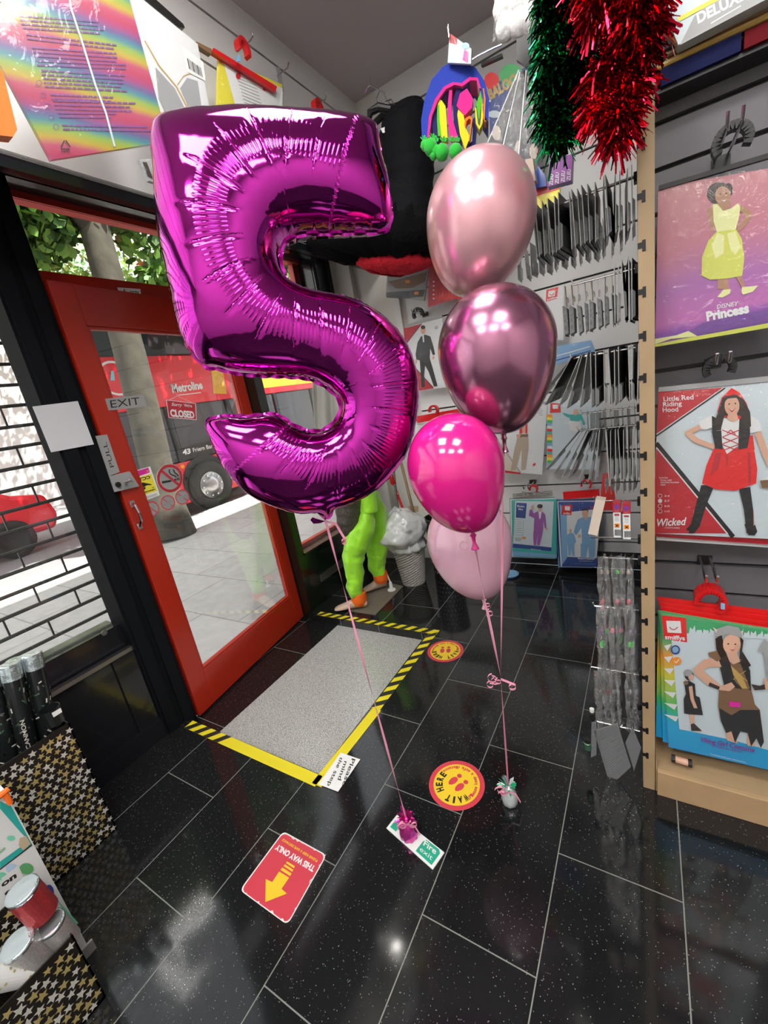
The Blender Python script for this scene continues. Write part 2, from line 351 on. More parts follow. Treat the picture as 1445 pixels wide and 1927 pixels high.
# ---------------------------------------------------------------- street
mb = MB().box((-6.75, -15, -.3), (-2.05, 25, -.12), 'slabs'); struct(mb.build('pavement', loc=(0, 0, 0)))
M('asphalt', (.22, .22, .225), .9, noise=.2, nscale=30); M('kerb_stone', (.55, .54, .52), .8)
mb = MB().box((-40, -30, -.5), (-6.87, 50, -.20), 'asphalt'); struct(mb.build('road'))
mb = MB().box((-6.87, -15, -.4), (-6.75, 25, -.115), 'kerb_stone'); struct(mb.build('kerb'))

M('bark', (.075, .068, .05), .9, noise=.75, nscale=5, bump=.5, bscale=14); M('leaf', (.20, .38, .06), .55, noise=.4, nscale=3, sss=0)
M('leaf_dark', (.07, .17, .035), .6, noise=.4, nscale=3)
def tree(x, y, r0, h, lean, label, crown, nleaf, seed, branches, z0=-.12):
    rr = random.Random(seed); t = thing('street_tree', label, 'tree', (x, y, z0))
    mb = MB(); pts = [Vector((x, y, z0))]; rs = [r0*1.45]
    for k in range(1, 12):
        f = k/11; pts.append(Vector((x+lean[0]*f+.05*math.sin(f*9+seed), y+lean[1]*f+.04*math.sin(f*7), z0+h*f))); rs.append(r0*(1.0-.35*f) if k > 1 else r0*1.1)
    mb.tube(pts, rs, 'bark', 14)
    for (f, dx, dy, dz, r) in branches:
        p = pts[int(f*11)]; mb.tube([p, p+Vector((dx*.4, dy*.4, dz*.6)), p+Vector((dx, dy, dz))], [r, r*.75, r*.4], 'bark', 8)
    mb.build('trunk', t, smooth=True)
    mb = MB()
    for i in range(nleaf):
        c = crown[rr.randrange(len(crown))]; 
        d = Vector((rr.gauss(0, 1), rr.gauss(0, 1), rr.gauss(0, .8))); d = d.normalized()*rr.random()**.4
        p = Vector((c[0]+d.x*c[3], c[1]+d.y*c[3], c[2]+d.z*c[3]*.7)); s = rr.uniform(.05, .10)
        a = Vector((rr.gauss(0, 1), rr.gauss(0, 1), rr.gauss(0, 1))).normalized(); b = a.cross(Vector((rr.gauss(0, 1), rr.gauss(0, 1), rr.gauss(0, 1)))).normalized()
        mb.add([p-a*s, p-a*s*.3+b*s*.62, p+a*s*.5+b*s*.5, p+a*s*1.1, p+a*s*.5-b*s*.5, p-a*s*.3-b*s*.62], [(0, 1, 2, 3, 4, 5)], 'leaf' if rr.random() < .62 else 'leaf_dark')
    f = mb.build('foliage', t); f['kind'] = 'stuff'
    return t
tree(-5.98, 3.36, .235, 5.6, (-.1, .5), 'mottled grey plane tree on the pavement right outside the red door',
     [(-6.6, 3.9, 4.9, 1.1), (-6.2, 5.4, 4.3, 1.2), (-6.3, 2.3, 4.9, 1.1), (-6.0, 4.6, 3.3, .65), (-5.9, 5.2, 2.9, .55), (-6.3, 3.3, 5.9, 1.3), (-6.2, 1.2, 4.6, .9), (-5.8, 6.3, 3.7, .8), (-6.4, 2.2, 3.9, .7), (-6.6, 3.0, 4.1, .7)], 17000, 3,
     [(.75, -.3, 1.6, 1.3, .12), (.62, .1, 1.8, .55, .06), (.8, .3, -1.7, 1.2, .1)])
tree(-13.2, 2.3, .3, 8, (.2, .3), 'tree with dark leaves standing across the road behind the bus', [(-13, 3, 5.2, 2.2), (-13.2, 6.0, 5.6, 2.2), (-13, -.5, 5, 2.0), (-13, 9, 5.6, 2.2), (-13, 1.2, 7.3, 2)], 9000, 8, [(.6, .2, 2, 2, .15)])
# building across the road
bl = thing('building', 'pale building with rows of windows across the road behind the bus', 'building', (-16, 4, -.2))
M('render_wall', (.75, .73, .70), .8); M('dark_glass', (.03, .04, .05), .08, coat=.5)
mb = MB().box((-18, -16, -.2), (-15.6, 30, 8.5), 'render_wall').build('wall', bl)
for k in range(12):
    for z in (1.1, 4.2):
        f = MB().box((-15.61, -14+k*3.3, z), (-15.54, -12.4+k*3.3, z+1.7), 'white').build('window', bl)
        MB().box((-15.55, -13.9+k*3.3, z+.1), (-15.52, -12.5+k*3.3, z+1.6), 'dark_glass').build('window_glass', f)
# ---- bus
M('bus_red', (.85, .012, .03), .25, coat=.5); M('bus_glass', (.035, .045, .055), .06, coat=.6); M('tyre', (.02, .02, .02), .7); M('ad_orange', (.95, .45, .03), .4, noise=.35, nscale=2)
bx = -7.2; bus = thing('double_decker_bus', 'red double-decker bus with white lettering passing beyond the tree', 'bus', (bx, 8, -.2))
BP = PL('x', bx)
y0b, y1b = 3.66, 14.3
mb = MB().box((bx-2.4, y0b, .05), (bx, y1b, .80), 'bus_red').box((bx-2.4, y0b, 1.80), (bx, y1b, 2.66), 'bus_red').box((bx-2.4, y0b, 3.45), (bx, y1b, 3.75), 'bus_red')
mb.box((bx-2.35, y0b+.05, .8), (bx-.06, y1b-.05, 3.6), 'black')
for y in (y0b, 4.62, 5.95, 7.3, 8.6, 11, y1b-.1): mb.box((bx-.1, y, .78), (bx-.005, y+.09, 1.82), 'black_plastic')
# wheel arch: dark recess ring plate
bev(mb.build('body', bus), .02)
def wheel(yc, zc=.30, r=.46):
    m2 = MB(); m2.lathe([(r+.07, 0), (r+.07, .02), (r, .02), (r, -.02)], (bx, yc, zc+.02), (1, 0, 0), 'black', 40)
    m2.lathe([(r+.055, 0), (r+.055, .012), (0, .012)], (bx, yc, zc+.02), (1, 0, 0), 'black', 40)
    m2.build('wheel_arch', bus)
    m2 = MB(); m2.lathe([(r-.02, .0), (r, .03), (r-.02, .07), (.27, .08), (.26, .05), (0, .045)], (bx, yc, zc-.04), (1, 0, 0), 'tyre', 40)
    wv = m2.build('wheel', bus, smooth=True); m2 = MB()
    m2.lathe([(.26, .05), (.25, .085), (.17, .06), (.16, .11), (.07, .13), (0, .135)], (bx, yc, zc-.04), (1, 0, 0), 'steel', 32)
    for k in range(10): th = 2*PI*k/10; m2.lathe([(.018, .0), (.018, .03), (0, .03)], (bx+.08, yc+.205*math.cos(th), zc-.04+.205*math.sin(th)), (1, 0, 0), 'chrome', 8)
    m2.build('hub', wv, smooth=True)
wheel(5.06); wheel(11.6)
for (a, b_) in ((y0b+.1, 4.58), (4.72, 5.9), (6.05, 7.25), (7.4, 8.55), (8.7, 10.9), (11.1, y1b-.1)):
    MB().box((bx-.03, a, .83), (bx-.012, b_, 1.78), 'bus_glass').build('side_window', bus)
MB().box((bx-.03, y0b+.05, 2.68), (bx-.01, y1b-.1, 3.43), 'bus_glass').build('upper_window', bus)
mb = MB(); P = BP
mb.shape(P, [(396, 683), (419, 695), (427, 741), (402, 741)], 'ad_orange', .006); mb.box((bx, 6.35, 1.93), (bx+.006, 9.7, 2.60), 'ad_orange'); mb.build('advert_panel', bus)
mb = MB()
mb.text('n an', P(258, 704, .008), P(281, 699, .008), P(256, 695, .008), 'white', .02); mb.text('ectric', P(253, 714, .008), P(285, 708, .008), P(251, 706, .008), 'white', .02)
mb.text('s', P(265, 726, .008), P(271, 724, .008), P(263, 718, .008), 'white', .02)
mb.text('Metroline', P(325, 739, .008), P(382, 731, .008), P(321, 723, .008), 'white', .035)
mb.poly([P(335, 743, .008), P(378, 738, .008), P(378, 739.5, .008), P(335, 744.5, .008)], 'white')
cc = P(218, 712, .008); 
for k in range(26):
    t0 = 2*PI*k/26; t1 = 2*PI*(k+1)/26
    if k in (10, 11): continue
    mb.poly([cc+Vector((0, a*math.cos(t), a*math.sin(t)))+Vector((.002, 0, 0)) for a, t in ((.27, t0), (.235, t0), (.235, t1), (.27, t1))], 'white')
M('sky_blue', (.25, .65, .78), .5); mb.shape(P, [(208, 716), (209, 698), (214, 698), (216, 716)], 'sky_blue', .009)
mb.build('lettering', bus)
mb = MB(); mb.slab([P(333, 846, .015), P(397, 829, .015), P(402, 853, .015), P(338, 869, .015)], (-.02, 0, 0), 'black_plastic')
mb.text('43', P(344, 856, .018), P(359, 853, .018), P(343, 846, .018), 'white', .04); mb.text('Friern Barnet', P(364, 851, .018), P(412, 840, .018), P(362, 843, .018), 'white', .01); mb.build('destination_display', bus)
M('amber', (.9, .35, .02), .3)
mb = MB().lathe([(.04, 0), (.03, .02), (0, .02)], P(343, 878, 0), (1, 0, 0), 'amber', 14).lathe([(.04, 0), (.03, .02), (0, .02)], P(349, 901, 0), (1, 0, 0), 'amber', 14); mb.build('side_light', bus)
# parked red car seen through the shutter
def car(x, y, label, matn='bus_red'):
    t = thing('car', label, 'car', (x, y, -.2)); mb = MB()
    prof = [(-2.0, .35), (-2.05, .75), (-1.7, .92), (-1.0, 1.0), (-.45, 1.42), (.9, 1.45), (1.55, 1.02), (2.0, .92), (2.1, .55), (2.0, .3)]
    mb.slab([(x, y+a, z-.2) for a, z in prof], (-1.7, 0, 0), matn); bev(mb.build('body', t), .08, 3)
    mb = MB().slab([(x+.01, y+a, z-.2) for a, z in ((-.9, 1.0), (-.42, 1.36), (.85, 1.38), (1.3, 1.03))], (-1.72, 0, 0), 'bus_glass'); mb.build('window', t)
    for a in (-1.3, 1.35): MB().lathe([(.31, 0), (.32, .08), (.2, .09), (.19, .06), (0, .07)], (x-.05, y+a, .12), (1, 0, 0), 'tyre', 28).build('wheel', t, smooth=True)
    return t
car(-8.9, 1.05, 'red car parked at the kerb seen between the shutter bars')

# ---- security grille outside the left window
t = thing('security_grille', 'black roller grille of thin bars across the left shop window', 'grille', (-2.16, -1, .6))
bars = [1.727-.0785*k for k in range(-8, 15)]
for i, z in enumerate(bars):
    mb = MB().tube([(-2.13, FLY0, z), (-2.13, .79, z)], .0075, 'black', 6)
    y = .70-.255*(i % 2)*.5
    if z > .64:
        while y > -1.2: mb.box((-2.134, y-.003, z-.0785), (-2.126, y+.003, z), 'black'); y -= .255
    mb.build('grille_bar', t)

# ================================================================ BALLOONS
def foil_mat():
    m, N, L, b = nodes('magenta_foil'); MATS['magenta_foil'] = m
    b.inputs['Base Color'].default_value = (.54, .028, .41, 1); b.inputs['Metallic'].default_value = 1; b.inputs['Roughness'].default_value = .07
    b.inputs['Coat Weight'].default_value = .15; b.inputs['Coat Roughness'].default_value = .03
    uv = N.new('ShaderNodeUVMap'); uv.uv_map = 'UVMap'; sp = N.new('ShaderNodeSeparateXYZ'); L.new(uv.outputs[0], sp.inputs[0])
    def mth(op, a, b_=None, c=None):
        n = N.new('ShaderNodeMath'); n.operation = op
        for i, v in enumerate((a, b_, c)):
            if v is None: continue
            if isinstance(v, (int, float)): n.inputs[i].default_value = v
            else: L.new(v, n.inputs[i])
        return n.outputs[0]
    u, v = sp.outputs[0], sp.outputs[1]
    nz = N.new('ShaderNodeTexNoise'); nz.inputs['Scale'].default_value = 7; L.new(uv.outputs[0], nz.inputs[0])
    ph = mth('ADD', mth('MULTIPLY', u, 2*PI/.060), mth('MULTIPLY', nz.outputs[0], .9))
    rib = mth('POWER', mth('ADD', mth('MULTIPLY', mth('SINE', ph), .5), .5), 2)
    band = mth('SUBTRACT', 1, mth('SMOOTH_MIN', mth('POWER', mth('ABSOLUTE', mth('DIVIDE', v, .24)), 5), 1, .1)); band = mth('MAXIMUM', band, 0)
    edge = mth('MULTIPLY', rib, band)
    # a long crease every ~.42 of arc
    cr = mth('ABSOLUTE', mth('SUBTRACT', mth('FRACT', mth('ADD', mth('MULTIPLY', u, 1/.40), mth('MULTIPLY', nz.outputs[0], .12))), .5))
    crs = mth('MAXIMUM', mth('SUBTRACT', 1, mth('MULTIPLY', cr, 40)), 0)
    b2 = mth('MAXIMUM', mth('SUBTRACT', 1, mth('POWER', mth('ABSOLUTE', mth('DIVIDE', v, .42)), 6)), 0)
    tot = mth('ADD', mth('MULTIPLY', edge, .19), mth('MULTIPLY', mth('MULTIPLY', crs, b2), -.26))
    n2 = N.new('ShaderNodeTexNoise'); n2.inputs['Scale'].default_value = 1.6; n2.inputs['Distortion'].default_value = .6; L.new(uv.outputs[0], n2.inputs[0])
    tot = mth('ADD', tot, mth('MULTIPLY', n2.outputs[0], .45))
    bp = N.new('ShaderNodeBump'); bp.inputs['Strength'].default_value = 1; bp.inputs['Distance'].default_value = .0028
    L.new(tot, bp.inputs['Height']); L.new(bp.outputs[0], b.inputs['Normal'])
foil_mat()
OUT5 = [(303,236),(316,231),(365,227),(420,223),(480,222),(573,226),(640,229),(689,236),(709,249),(713,282),(718,310),(726,336),(731,365),(735,392),(733,422),(719,436),(666,438),(613,439),(573,440),(550,447),(536,456),(529,470),(528,490),(533,512),(541,527),(556,539),(580,548),(613,555),(653,562),(688,577),(719,598),(746,624),(765,653),(777,686),(783,722),(784,756),(779,796),(771,829),(758,860),(741,883),(719,908),(693,928),(666,942),(642,950),(628,956),(619,972),(610,972),(602,960),(570,963),(540,957),(503,944),(476,930),(452,910),(432,888),(415,862),(402,832),(392,808),(389,796),(402,787),(431,783),(462,784),(494,781),(516,780),(534,788),(552,800),(570,808),(587,812),(608,809),(624,799),(637,783),(641,766),(636,749),(620,733),(597,719),(571,711),(530,708),(480,706),(440,701),(412,694),(392,692),(376,680),(360,660),(349,638),(338,602),(330,560),(322,520),(312,475),(306,440),(303,405),(300,365),(297,320),(293,285),(295,255)]
def number_balloon():
    c0 = Vector((-.665, .835, 1.5)); n = Vector((.665, -.835, 0)).normalized(); P = PL(p0=c0, n=n)
    ex = Vector((0, 0, 1)).cross(n)*-1; ex = Vector((-n.y, n.x, 0));
    if ex.dot(RT) < 0: ex = -ex
    ez = Vector((0, 0, 1))
    def loc2(px, py):
        d = P(px, py)-c0; return d.dot(ex), d.z
    raw = [loc2(*q) for q in OUT5]
    # refine with catmull-rom
    pts = []; k = len(raw)
    for i in range(k):
        p0, p1, p2, p3 = (np.array(raw[(i+j-1) % k]) for j in range(4))
        for t in (0, .25, .5, .75): pts.append(tuple(.5*((2*p1)+(-p0+p2)*t+(2*p0-5*p1+4*p2-p3)*t*t+(-p0+3*p1-3*p2+p3)*t**3)))
    # even resample
    arr = np.array(pts+[pts[0]]); seg = np.hypot(*np.diff(arr, axis=0).T); s = np.concatenate([[0], np.cumsum(seg)]); tot = s[-1]; nb = int(tot/.0045)
    q = np.linspace(0, tot, nb, endpoint=False); bd = np.stack([np.interp(q, s, arr[:, 0]), np.interp(q, s, arr[:, 1])], 1)
    h = .0045; x0, y0 = bd.min(0)-h*2; nx = int((bd[:, 0].max()-x0)/h)+3; ny = int((bd[:, 1].max()-y0)/h)+3
    gx, gy = np.meshgrid(x0+h*np.arange(nx), y0+h*np.arange(ny))
    ins = np.zeros(gx.shape, bool); j = nb-1
    for i in range(nb):
        xi, yi = bd[i]; xj, yj = bd[j]
        c = ((yi > gy) != (yj > gy)) & (gx < (xj-xi)*(gy-yi)/(yj-yi+1e-12)+xi); ins ^= c; j = i
    u = np.zeros(gx.shape)
    # poisson, coarse start by many sweeps (jacobi with over-relaxation on checkerboard)
    ii, jj = np.indices(gx.shape); red = ((ii+jj) % 2 == 0) & ins; blk = ((ii+jj) % 2 == 1) & ins; om = 1.95
    for it in range(500):
        for msk in (red, blk):
            nbv = np.zeros_like(u); nbv[1:-1, 1:-1] = (u[:-2, 1:-1]+u[2:, 1:-1]+u[1:-1, :-2]+u[1:-1, 2:]+h*h)/4
            u[msk] += om*(nbv[msk]-u[msk])
    u = np.maximum(u, 0); umax = u.max(); H = .122*np.sqrt(np.sqrt(u/umax)*.35+(u/umax)*.65)
    # distance to boundary for grid points
    gi = np.argwhere(ins); gp = np.stack([gx[ins], gy[ins]], 1); dmin = np.full(len(gp), 9.)
    for i in range(0, nb, 200): d = np.sqrt(((gp[:, None, :]-bd[None, i:i+200])**2).sum(2)).min(1); dmin = np.minimum(dmin, d)
    keep = dmin > h*.62; gp = gp[keep]; gh = H[ins][keep]
    # scalloped seam flange: outer ring beyond the boundary
    tg = np.roll(bd, -1, 0)-np.roll(bd, 1, 0); tg /= np.linalg.norm(tg, axis=1)[:, None]; nr = np.stack([tg[:, 1], -tg[:, 0]], 1)
    area = 0.5*np.sum(bd[:, 0]*np.roll(bd[:, 1], -1)-np.roll(bd[:, 0], -1)*bd[:, 1])
    if area < 0: nr = -nr
    sc_ = np.array([.0035+.0028*abs(math.sin(PI*x/.034+math.sin(x*9)))for x in q]); 
    allp = [Vector(p) for p in bd]+[Vector(p) for p in gp]
    out = delaunay_2d_cdt(allp, [(i, (i+1) % nb) for i in range(nb)], [], 1, 1e-7)
    V2, _, F2, OV = out[0], out[1], out[2], out[3]
    hh = np.zeros(len(V2)); isb = np.zeros(len(V2), bool)
    for k_, src in enumerate(OV):
        if src:
            a = src[0]
            if a < nb: isb[k_] = True
            else: hh[k_] = gh[a-nb]
        else: isb[k_] = True
    # spine for the wrinkles
    spine = [loc2(*p) for p in [(620,330),(587,317),(523,303),(458,340),(426,392),(422,453),(442,526),(482,582),(531,620),(588,629),(644,633),(693,655),(727,696),(735,752),(727,809),(697,857),(652,880),(604,878),(563,853),(540,830)]]
    sp = []; k = len(spine)
    for i in range(k-1):
        p0 = np.array(spine[max(i-1, 0)]); p1 = np.array(spine[i]); p2 = np.array(spine[i+1]); p3 = np.array(spine[min(i+2, k-1)])
        for t in np.linspace(0, 1, 14, endpoint=False): sp.append(.5*((2*p1)+(-p0+p2)*t+(2*p0-5*p1+4*p2-p3)*t*t+(-p0+3*p1-3*p2+p3)*t**3))
    sp = np.array(sp); ss = np.concatenate([[0], np.cumsum(np.hypot(*np.diff(sp, axis=0).T))])
    vv = np.array([(v[0], v[1]) for v in V2]); uv = np.zeros((len(vv), 2))
    for i in range(0, len(vv), 2000):
        d = np.sqrt(((vv[i:i+2000, None]-sp[None])**2).sum(2)); a = d.argmin(1); a = np.clip(a, 1, len(sp)-2)
        t = sp[a+1]-sp[a-1]; t /= np.linalg.norm(t, axis=1)[:, None]; r = vv[i:i+2000]-sp[a]
        along = (r*t).sum(1); sd = r[:, 0]*t[:, 1]-r[:, 1]*t[:, 0]; far = np.abs(along) > .03
        uv[i:i+2000, 0] = (ss[a]+along)/.138; uv[i:i+2000, 1] = np.where(far, 3, sd/.138)
    # real crease geometry: shallow valleys across
    crs = np.abs(((uv[:, 0]/.40) % 1)-.5)
    hh = hh*(1-.018*np.exp(-(crs/.05)**2)*np.clip(1-(np.abs(uv[:, 1])/.5)**4, 0, 1))
    # seam puckers: height ripple near the boundary
    mb = MB(); nv = len(V2)
    def w3(x, y, c): return c0+ex*x+ez*y+n*c
    front = [w3(p[0], p[1], hh[i]) for i, p in enumerate(vv)]; idx = {}; back = []
    for i in range(nv):
        if isb[i]: idx[i] = i
        else: idx[i] = nv+len(back); back.append(w3(vv[i][0], vv[i][1], -hh[i]))
    inv = []; cen = vv
    F = []
    for f in F2:
        c = vv[list(f)].mean(0); gi_ = int(round((c[1]-y0)/h)); gj = int(round((c[0]-x0)/h))
        F.append(list(f))
    # drop faces outside the outline
    def inside(c):
        X, Y = c; r_ = False; a = bd; b2 = np.roll(bd, 1, 0)
        cnd = ((a[:, 1] > Y) != (b2[:, 1] > Y)) & (X < (b2[:, 0]-a[:, 0])*(Y-a[:, 1])/(b2[:, 1]-a[:, 1]+1e-12)+a[:, 0]); return cnd.sum() % 2 == 1
    F = [f for f in F if (not any(isb[i] for i in f)) or inside(vv[f].mean(0))]
    mb.add(front+back, F+[[idx[i] for i in reversed(f)] for f in F], 'magenta_foil')
    U_ = [tuple(x) for x in uv]; U_ += [tuple(uv[i]) for i in range(nv) if not isb[i]]; mb.uv = U_
    t = thing('number_balloon', 'large magenta foil balloon shaped like a 5, held down by a pink weight', 'balloon', tuple(w3(0, -.5, 0)))
    mb.build('balloon_body', t, smooth=True)
    mb = MB(); k = nb
    a = [w3(bd[i][0], bd[i][1], 0) for i in range(k)]
    b_ = [w3(bd[i][0]+nr[i][0]*sc_[i], bd[i][1]+nr[i][1]*sc_[i], .0015*math.sin(q[i]*120)) for i in range(k)]
    mb.add(a+b_, [(i, (i+1) % k, k+(i+1) % k, k+i) for i in range(k)], 'magenta_foil'); mb.uv = [(0, 3)]*(2*k); mb.build('seam', t, smooth=True)
    # tail tab below
    mb = MB(); mb.add([P(597, 966, .0), P(603, 962, .02), P(614, 974, .02), P(612, 980, 0), P(620, 968, .02), P(628, 958, 0)], [(0, 1, 2, 3), (2, 4, 3), (4, 5, 3)], 'magenta_foil')
    pt = [P(612, 980), P(600, 978, .01), P(588, 973, .012), P(584, 978, .01), P(590, 985, .005), P(602, 984), P(612, 980)]
    mb.slab(pt[:-1], n*.004, 'magenta_foil'); mb.build('inflation_tail', t)
    return t, P, n
five, P5, n5 = number_balloon()
M('ribbon_pink', (.86, .35, .50), .35, coat=.2)
def ribbon_curve(pts, wdt, n, twist=0, mat='ribbon_pink', mb=None, wob=0):
    mb = mb or MB(); out = []; sides = []; tot = len(pts)-1; m_ = 14
    ps = []
    for i in range(tot):
        for k in range(m_): ps.append(pts[i].lerp(pts[i+1], k/m_))
    ps.append(pts[-1])
    for i, p in enumerate(ps):
        d = (ps[min(i+1, len(ps)-1)]-ps[max(i-1, 0)]).normalized(); s_ = d.cross(n).normalized(); f = i/(len(ps)-1)
        a = twist*f; sides.append(s_*math.cos(a)+n*math.sin(a)); out.append(p)
    return mb.ribbon(out, wdt, sides, mat)
def curl(mb, p, r, turns, adv, n, wdt=.004, mat='ribbon_pink'):
    """springy curl of ribbon"""
    a = n.cross(Vector((0, 0, 1))).normalized(); b = Vector((0, 0, 1)); pts = []; sd = []
    for k in range(int(turns*14)):
        th = 2*PI*k/14; pts.append(p+a*(r*math.sin(th))+b*(r*(math.cos(th)-1))+Vector(adv)*(k/(turns*14))); sd.append(n)
    return mb.ribbon(pts, wdt, sd, mat)
W5 = Vector((-.655, .805, 0))
tp = P5(613, 981); P0w = PL(p0=W5, n=n5)
mb = MB(); ribbon_curve([tp, P0w(655, 1160).lerp(tp, .55)+Vector((0, 0, 0)) if False else tp.lerp(P0w(757, 1508), .5)+ex_ if False else tp.lerp(W5+Vector((0, 0, .075)), .5)+n5*.01, W5+Vector((0, 0, .07))], .0065, n5, 9, mb=mb)
rp = [tp, P5(632, 986, .01), P5(642, 1003, .012), P5(650, 1016, .012), P5(645, 1020, .012)]
ribbon_curve(rp, .006, n5, 0, mb=mb); curl(mb, P5(646, 1014, .014), .006, 2, n5*.012, n5, .007)
mb.build('ribbon', five)
M('foil_pink', (.80, .06, .42), .18, .75); M('foil_irid', (.74, .88, .88), .15, .4, noise=.3, nscale=25); M('irid_green', (.05, .70, .32), .15, .4); M('irid_blue', (.30, .70, .95), .15, .4); M('irid_lilac', (.75, .55, .85), .15, .4)
def weight(name, base, r, h, label, bodym, ruffm, bow, seed, n):
    rr = random.Random(seed); t = thing(name, label, 'balloon weight', tuple(base)); base = Vector(base)
    prof = [(r*.75, 0), (r*.98, h*.08), (r, h*.3), (r*.9, h*.6), (r*.55, h*.85), (r*.25, h), (0, h*1.02)]
    MB().lathe(prof, base, (0, 0, 1), bodym, 26, warp=lambda th, f: 1+.05*math.sin(9*th+seed)+.03*math.sin(17*th)).build('wrapped_body', t, smooth=True)
    mb = MB(); top = base+Vector((0, 0, h*.95))
    for k in range(46):
        th = rr.random()*2*PI; el = rr.uniform(-.5, 1.1); L_ = rr.uniform(.02, .042); d = Vector((math.cos(th)*math.cos(el), math.sin(th)*math.cos(el), math.sin(el)))
        s_ = d.cross(Vector((rr.random(), rr.random(), rr.random()))).normalized()*rr.uniform(.004, .008)
        mb.add([top, top+d*L_*.6+s_, top+d*L_+Vector((0, 0, -.004)), top+d*L_*.6-s_], [(0, 1, 2, 3)], (ruffm if rr.random() < .75 else bodym) if ruffm != 'foil_irid' else rr.choice(['foil_irid', 'foil_irid', 'irid_green', 'irid_blue', 'irid_lilac']))
    mb.build('ruffle', t)
    mb = MB()
    for (dx, dz, rad) in bow: curl(mb, top+RT*dx+Vector((0, 0, dz))+n*.02, rad, 1.3, RT*dx*.6+n*.008, n, .006)
    for sx in (-1, 1): mb.ribbon([top+n*.02, top+n*.03+RT*.022*sx+Vector((0, 0, .004)), top+n*.03+RT*.034*sx+Vector((0, 0, -.03))], .007, Vector((0, 0, 1))+RT*.3, 'ribbon_pink')
    mb.build('bow', t); return t
weight('balloon_weight', W5, .030, .078, 'pink foil-wrapped weight with frilled top under the number balloon', 'foil_pink', 'foil_pink', [(-.012, .012, .012), (.014, .014, .011)], 2, n5)

def latex(name, left, right, wy, top, neck, dist, mat, label, ribbon_to, knotcol=None, fl=1.0):
    """left/right px at widest row wy, top px and neck px; dist = horizontal offset of the plane along its view"""
    c = Vector((-.393, 1.036, 0)); nn = Vector((.393, -1.036, 0)).normalized(); P = PL(p0=c+nn*dist, n=nn)
    T = P(*top); K = P(*neck); ax = (T-K); Ln = ax.length; ax.normalize(); l = P(left, wy); r = P(right, wy); rad = (r-l).length/2
    mid = (l+r)/2; hm = (mid-K).dot(ax); c_ = K
    # nudge centre so that the axis passes through the middle of the widest row
    prof = []; up_ = Ln-hm
    for i in range(0, 25):
        a = (i/24)*PI/2; prof.append((rad*math.sin(a)**.98, hm+up_*math.cos(a)))
    for i in range(1, 27):
        f = i/26; a = f*PI/2; rr_ = rad*(math.cos(a)**.86)*(1-.10*f**2); prof.append((max(rr_, .007), hm*(1-math.sin(a)**1.12)))
    prof[-1] = (.007, 0)
    prof = [p for k, p in enumerate(prof)]
    t = thing(name, label, 'balloon', tuple(K)); prof.reverse()
    mb = MB()
    # curved axis: shift rows so the widest row is centred
    off = mid-(K+ax*hm)
    mb.lathe(prof, (0, 0, 0), ax, mat, 56)
    vs = []
    for v in mb.v: f_ = max(0, v.dot(ax)/hm); vs.append(v+K+off*(min(1, f_)*(2-min(1, f_))))
    mb.v = vs; mb.build('balloon_body', t, smooth=True)
    mb = MB().lathe([(.007, .002), (.005, -.006), (.008, -.012), (.005, -.016), (.004, -.03), (.009, -.044), (.010, -.046)], K, ax, knotcol or mat, 14); mb.build('neck', t, smooth=True)
    mb = MB(); a = K-ax*.008; pts = [a]+[PL(p0=c+nn*dd, n=nn)(x, y) for x, y, dd in ribbon_to]; pts[-1] = Vector((-.393, 1.036, .062)); ribbon_curve(pts, .0055, nn, 7, mb=mb); mb.build('ribbon', t)
    return t, P, nn
def latex_mat(name, col, metal, rough, spec=.5, coat=.6, sss=0):
    m, N, L, b = nodes(name); MATS[name] = m
    b.inputs['Base Color'].default_value = (*col, 1); b.inputs['Metallic'].default_value = metal; b.inputs['Roughness'].default_value = rough
    b.inputs['Coat Weight'].default_value = coat; b.inputs['Coat Roughness'].default_value = .05; b.inputs['Specular IOR Level'].default_value = spec
    if sss: b.inputs['Subsurface Weight'].default_value = sss; b.inputs['Subsurface Radius'].default_value = (.05, .03, .04); b.inputs['Subsurface Scale'].default_value = 1
latex_mat('latex_pearl', (.86, .45, .51), .55, .28); latex_mat('latex_mauve', (.50, .20, .33), .92, .22); latex_mat('latex_hot', (.72, .012, .24), 0, .16, .6); latex_mat('latex_pale', (.90, .52, .68), 0, .2, .6)
KN = (942, 1272, 0); WT = (959, 1442, 0)
latex('latex_balloon', 803, 1008, 412, (912, 279), (884, 560), -.08, 'latex_pearl', 'pearl light pink balloon, the topmost of the bunch of four', [(946, 830, -.09), KN, WT])
latex('latex_balloon', 824, 1046, 655, (930, 534), (948, 816), .03, 'latex_mauve', 'chrome mauve balloon second from the top of the bunch', [(946, 1000, 0.02), KN, WT])
latex('latex_balloon', 767, 949, 878, (855, 776), (889, 999), .145, 'latex_hot', 'glossy hot pink balloon third from the top of the bunch', [(912, 1130, .06), KN, WT])
latex('latex_balloon', 804, 963, 1016, (886, 935), (909, 1122), -.20, 'latex_pale', 'pale baby pink balloon hanging lowest in the bunch', [(918, 1150, -.1), KN, WT])
nn = Vector((.393, -1.036, 0)).normalized(); PK = PL(p0=(-.393, 1.036, 0), n=nn)
rb = thing('ribbon_bow', 'small bow of curled pink ribbon tying the balloon ribbons together', 'ribbon', tuple(PK(942, 1280)))
mb = MB(); 
for k, (x, y, r) in enumerate([(925, 1268, .013), (930, 1275, .010), (921, 1282, .009), (936, 1276, .008)]): curl(mb, PK(x, y, .01+.003*k), r, 1.1, nn*.01, nn, .006)
mb.ribbon([PK(942, 1278), PK(955, 1283, .01), PK(970, 1289, .01)], .007, UP, 'ribbon_pink'); curl(mb, PK(962, 1288, .012), .009, 1.1, RT*.005, nn, .009); mb.build('curled_ribbon', rb)
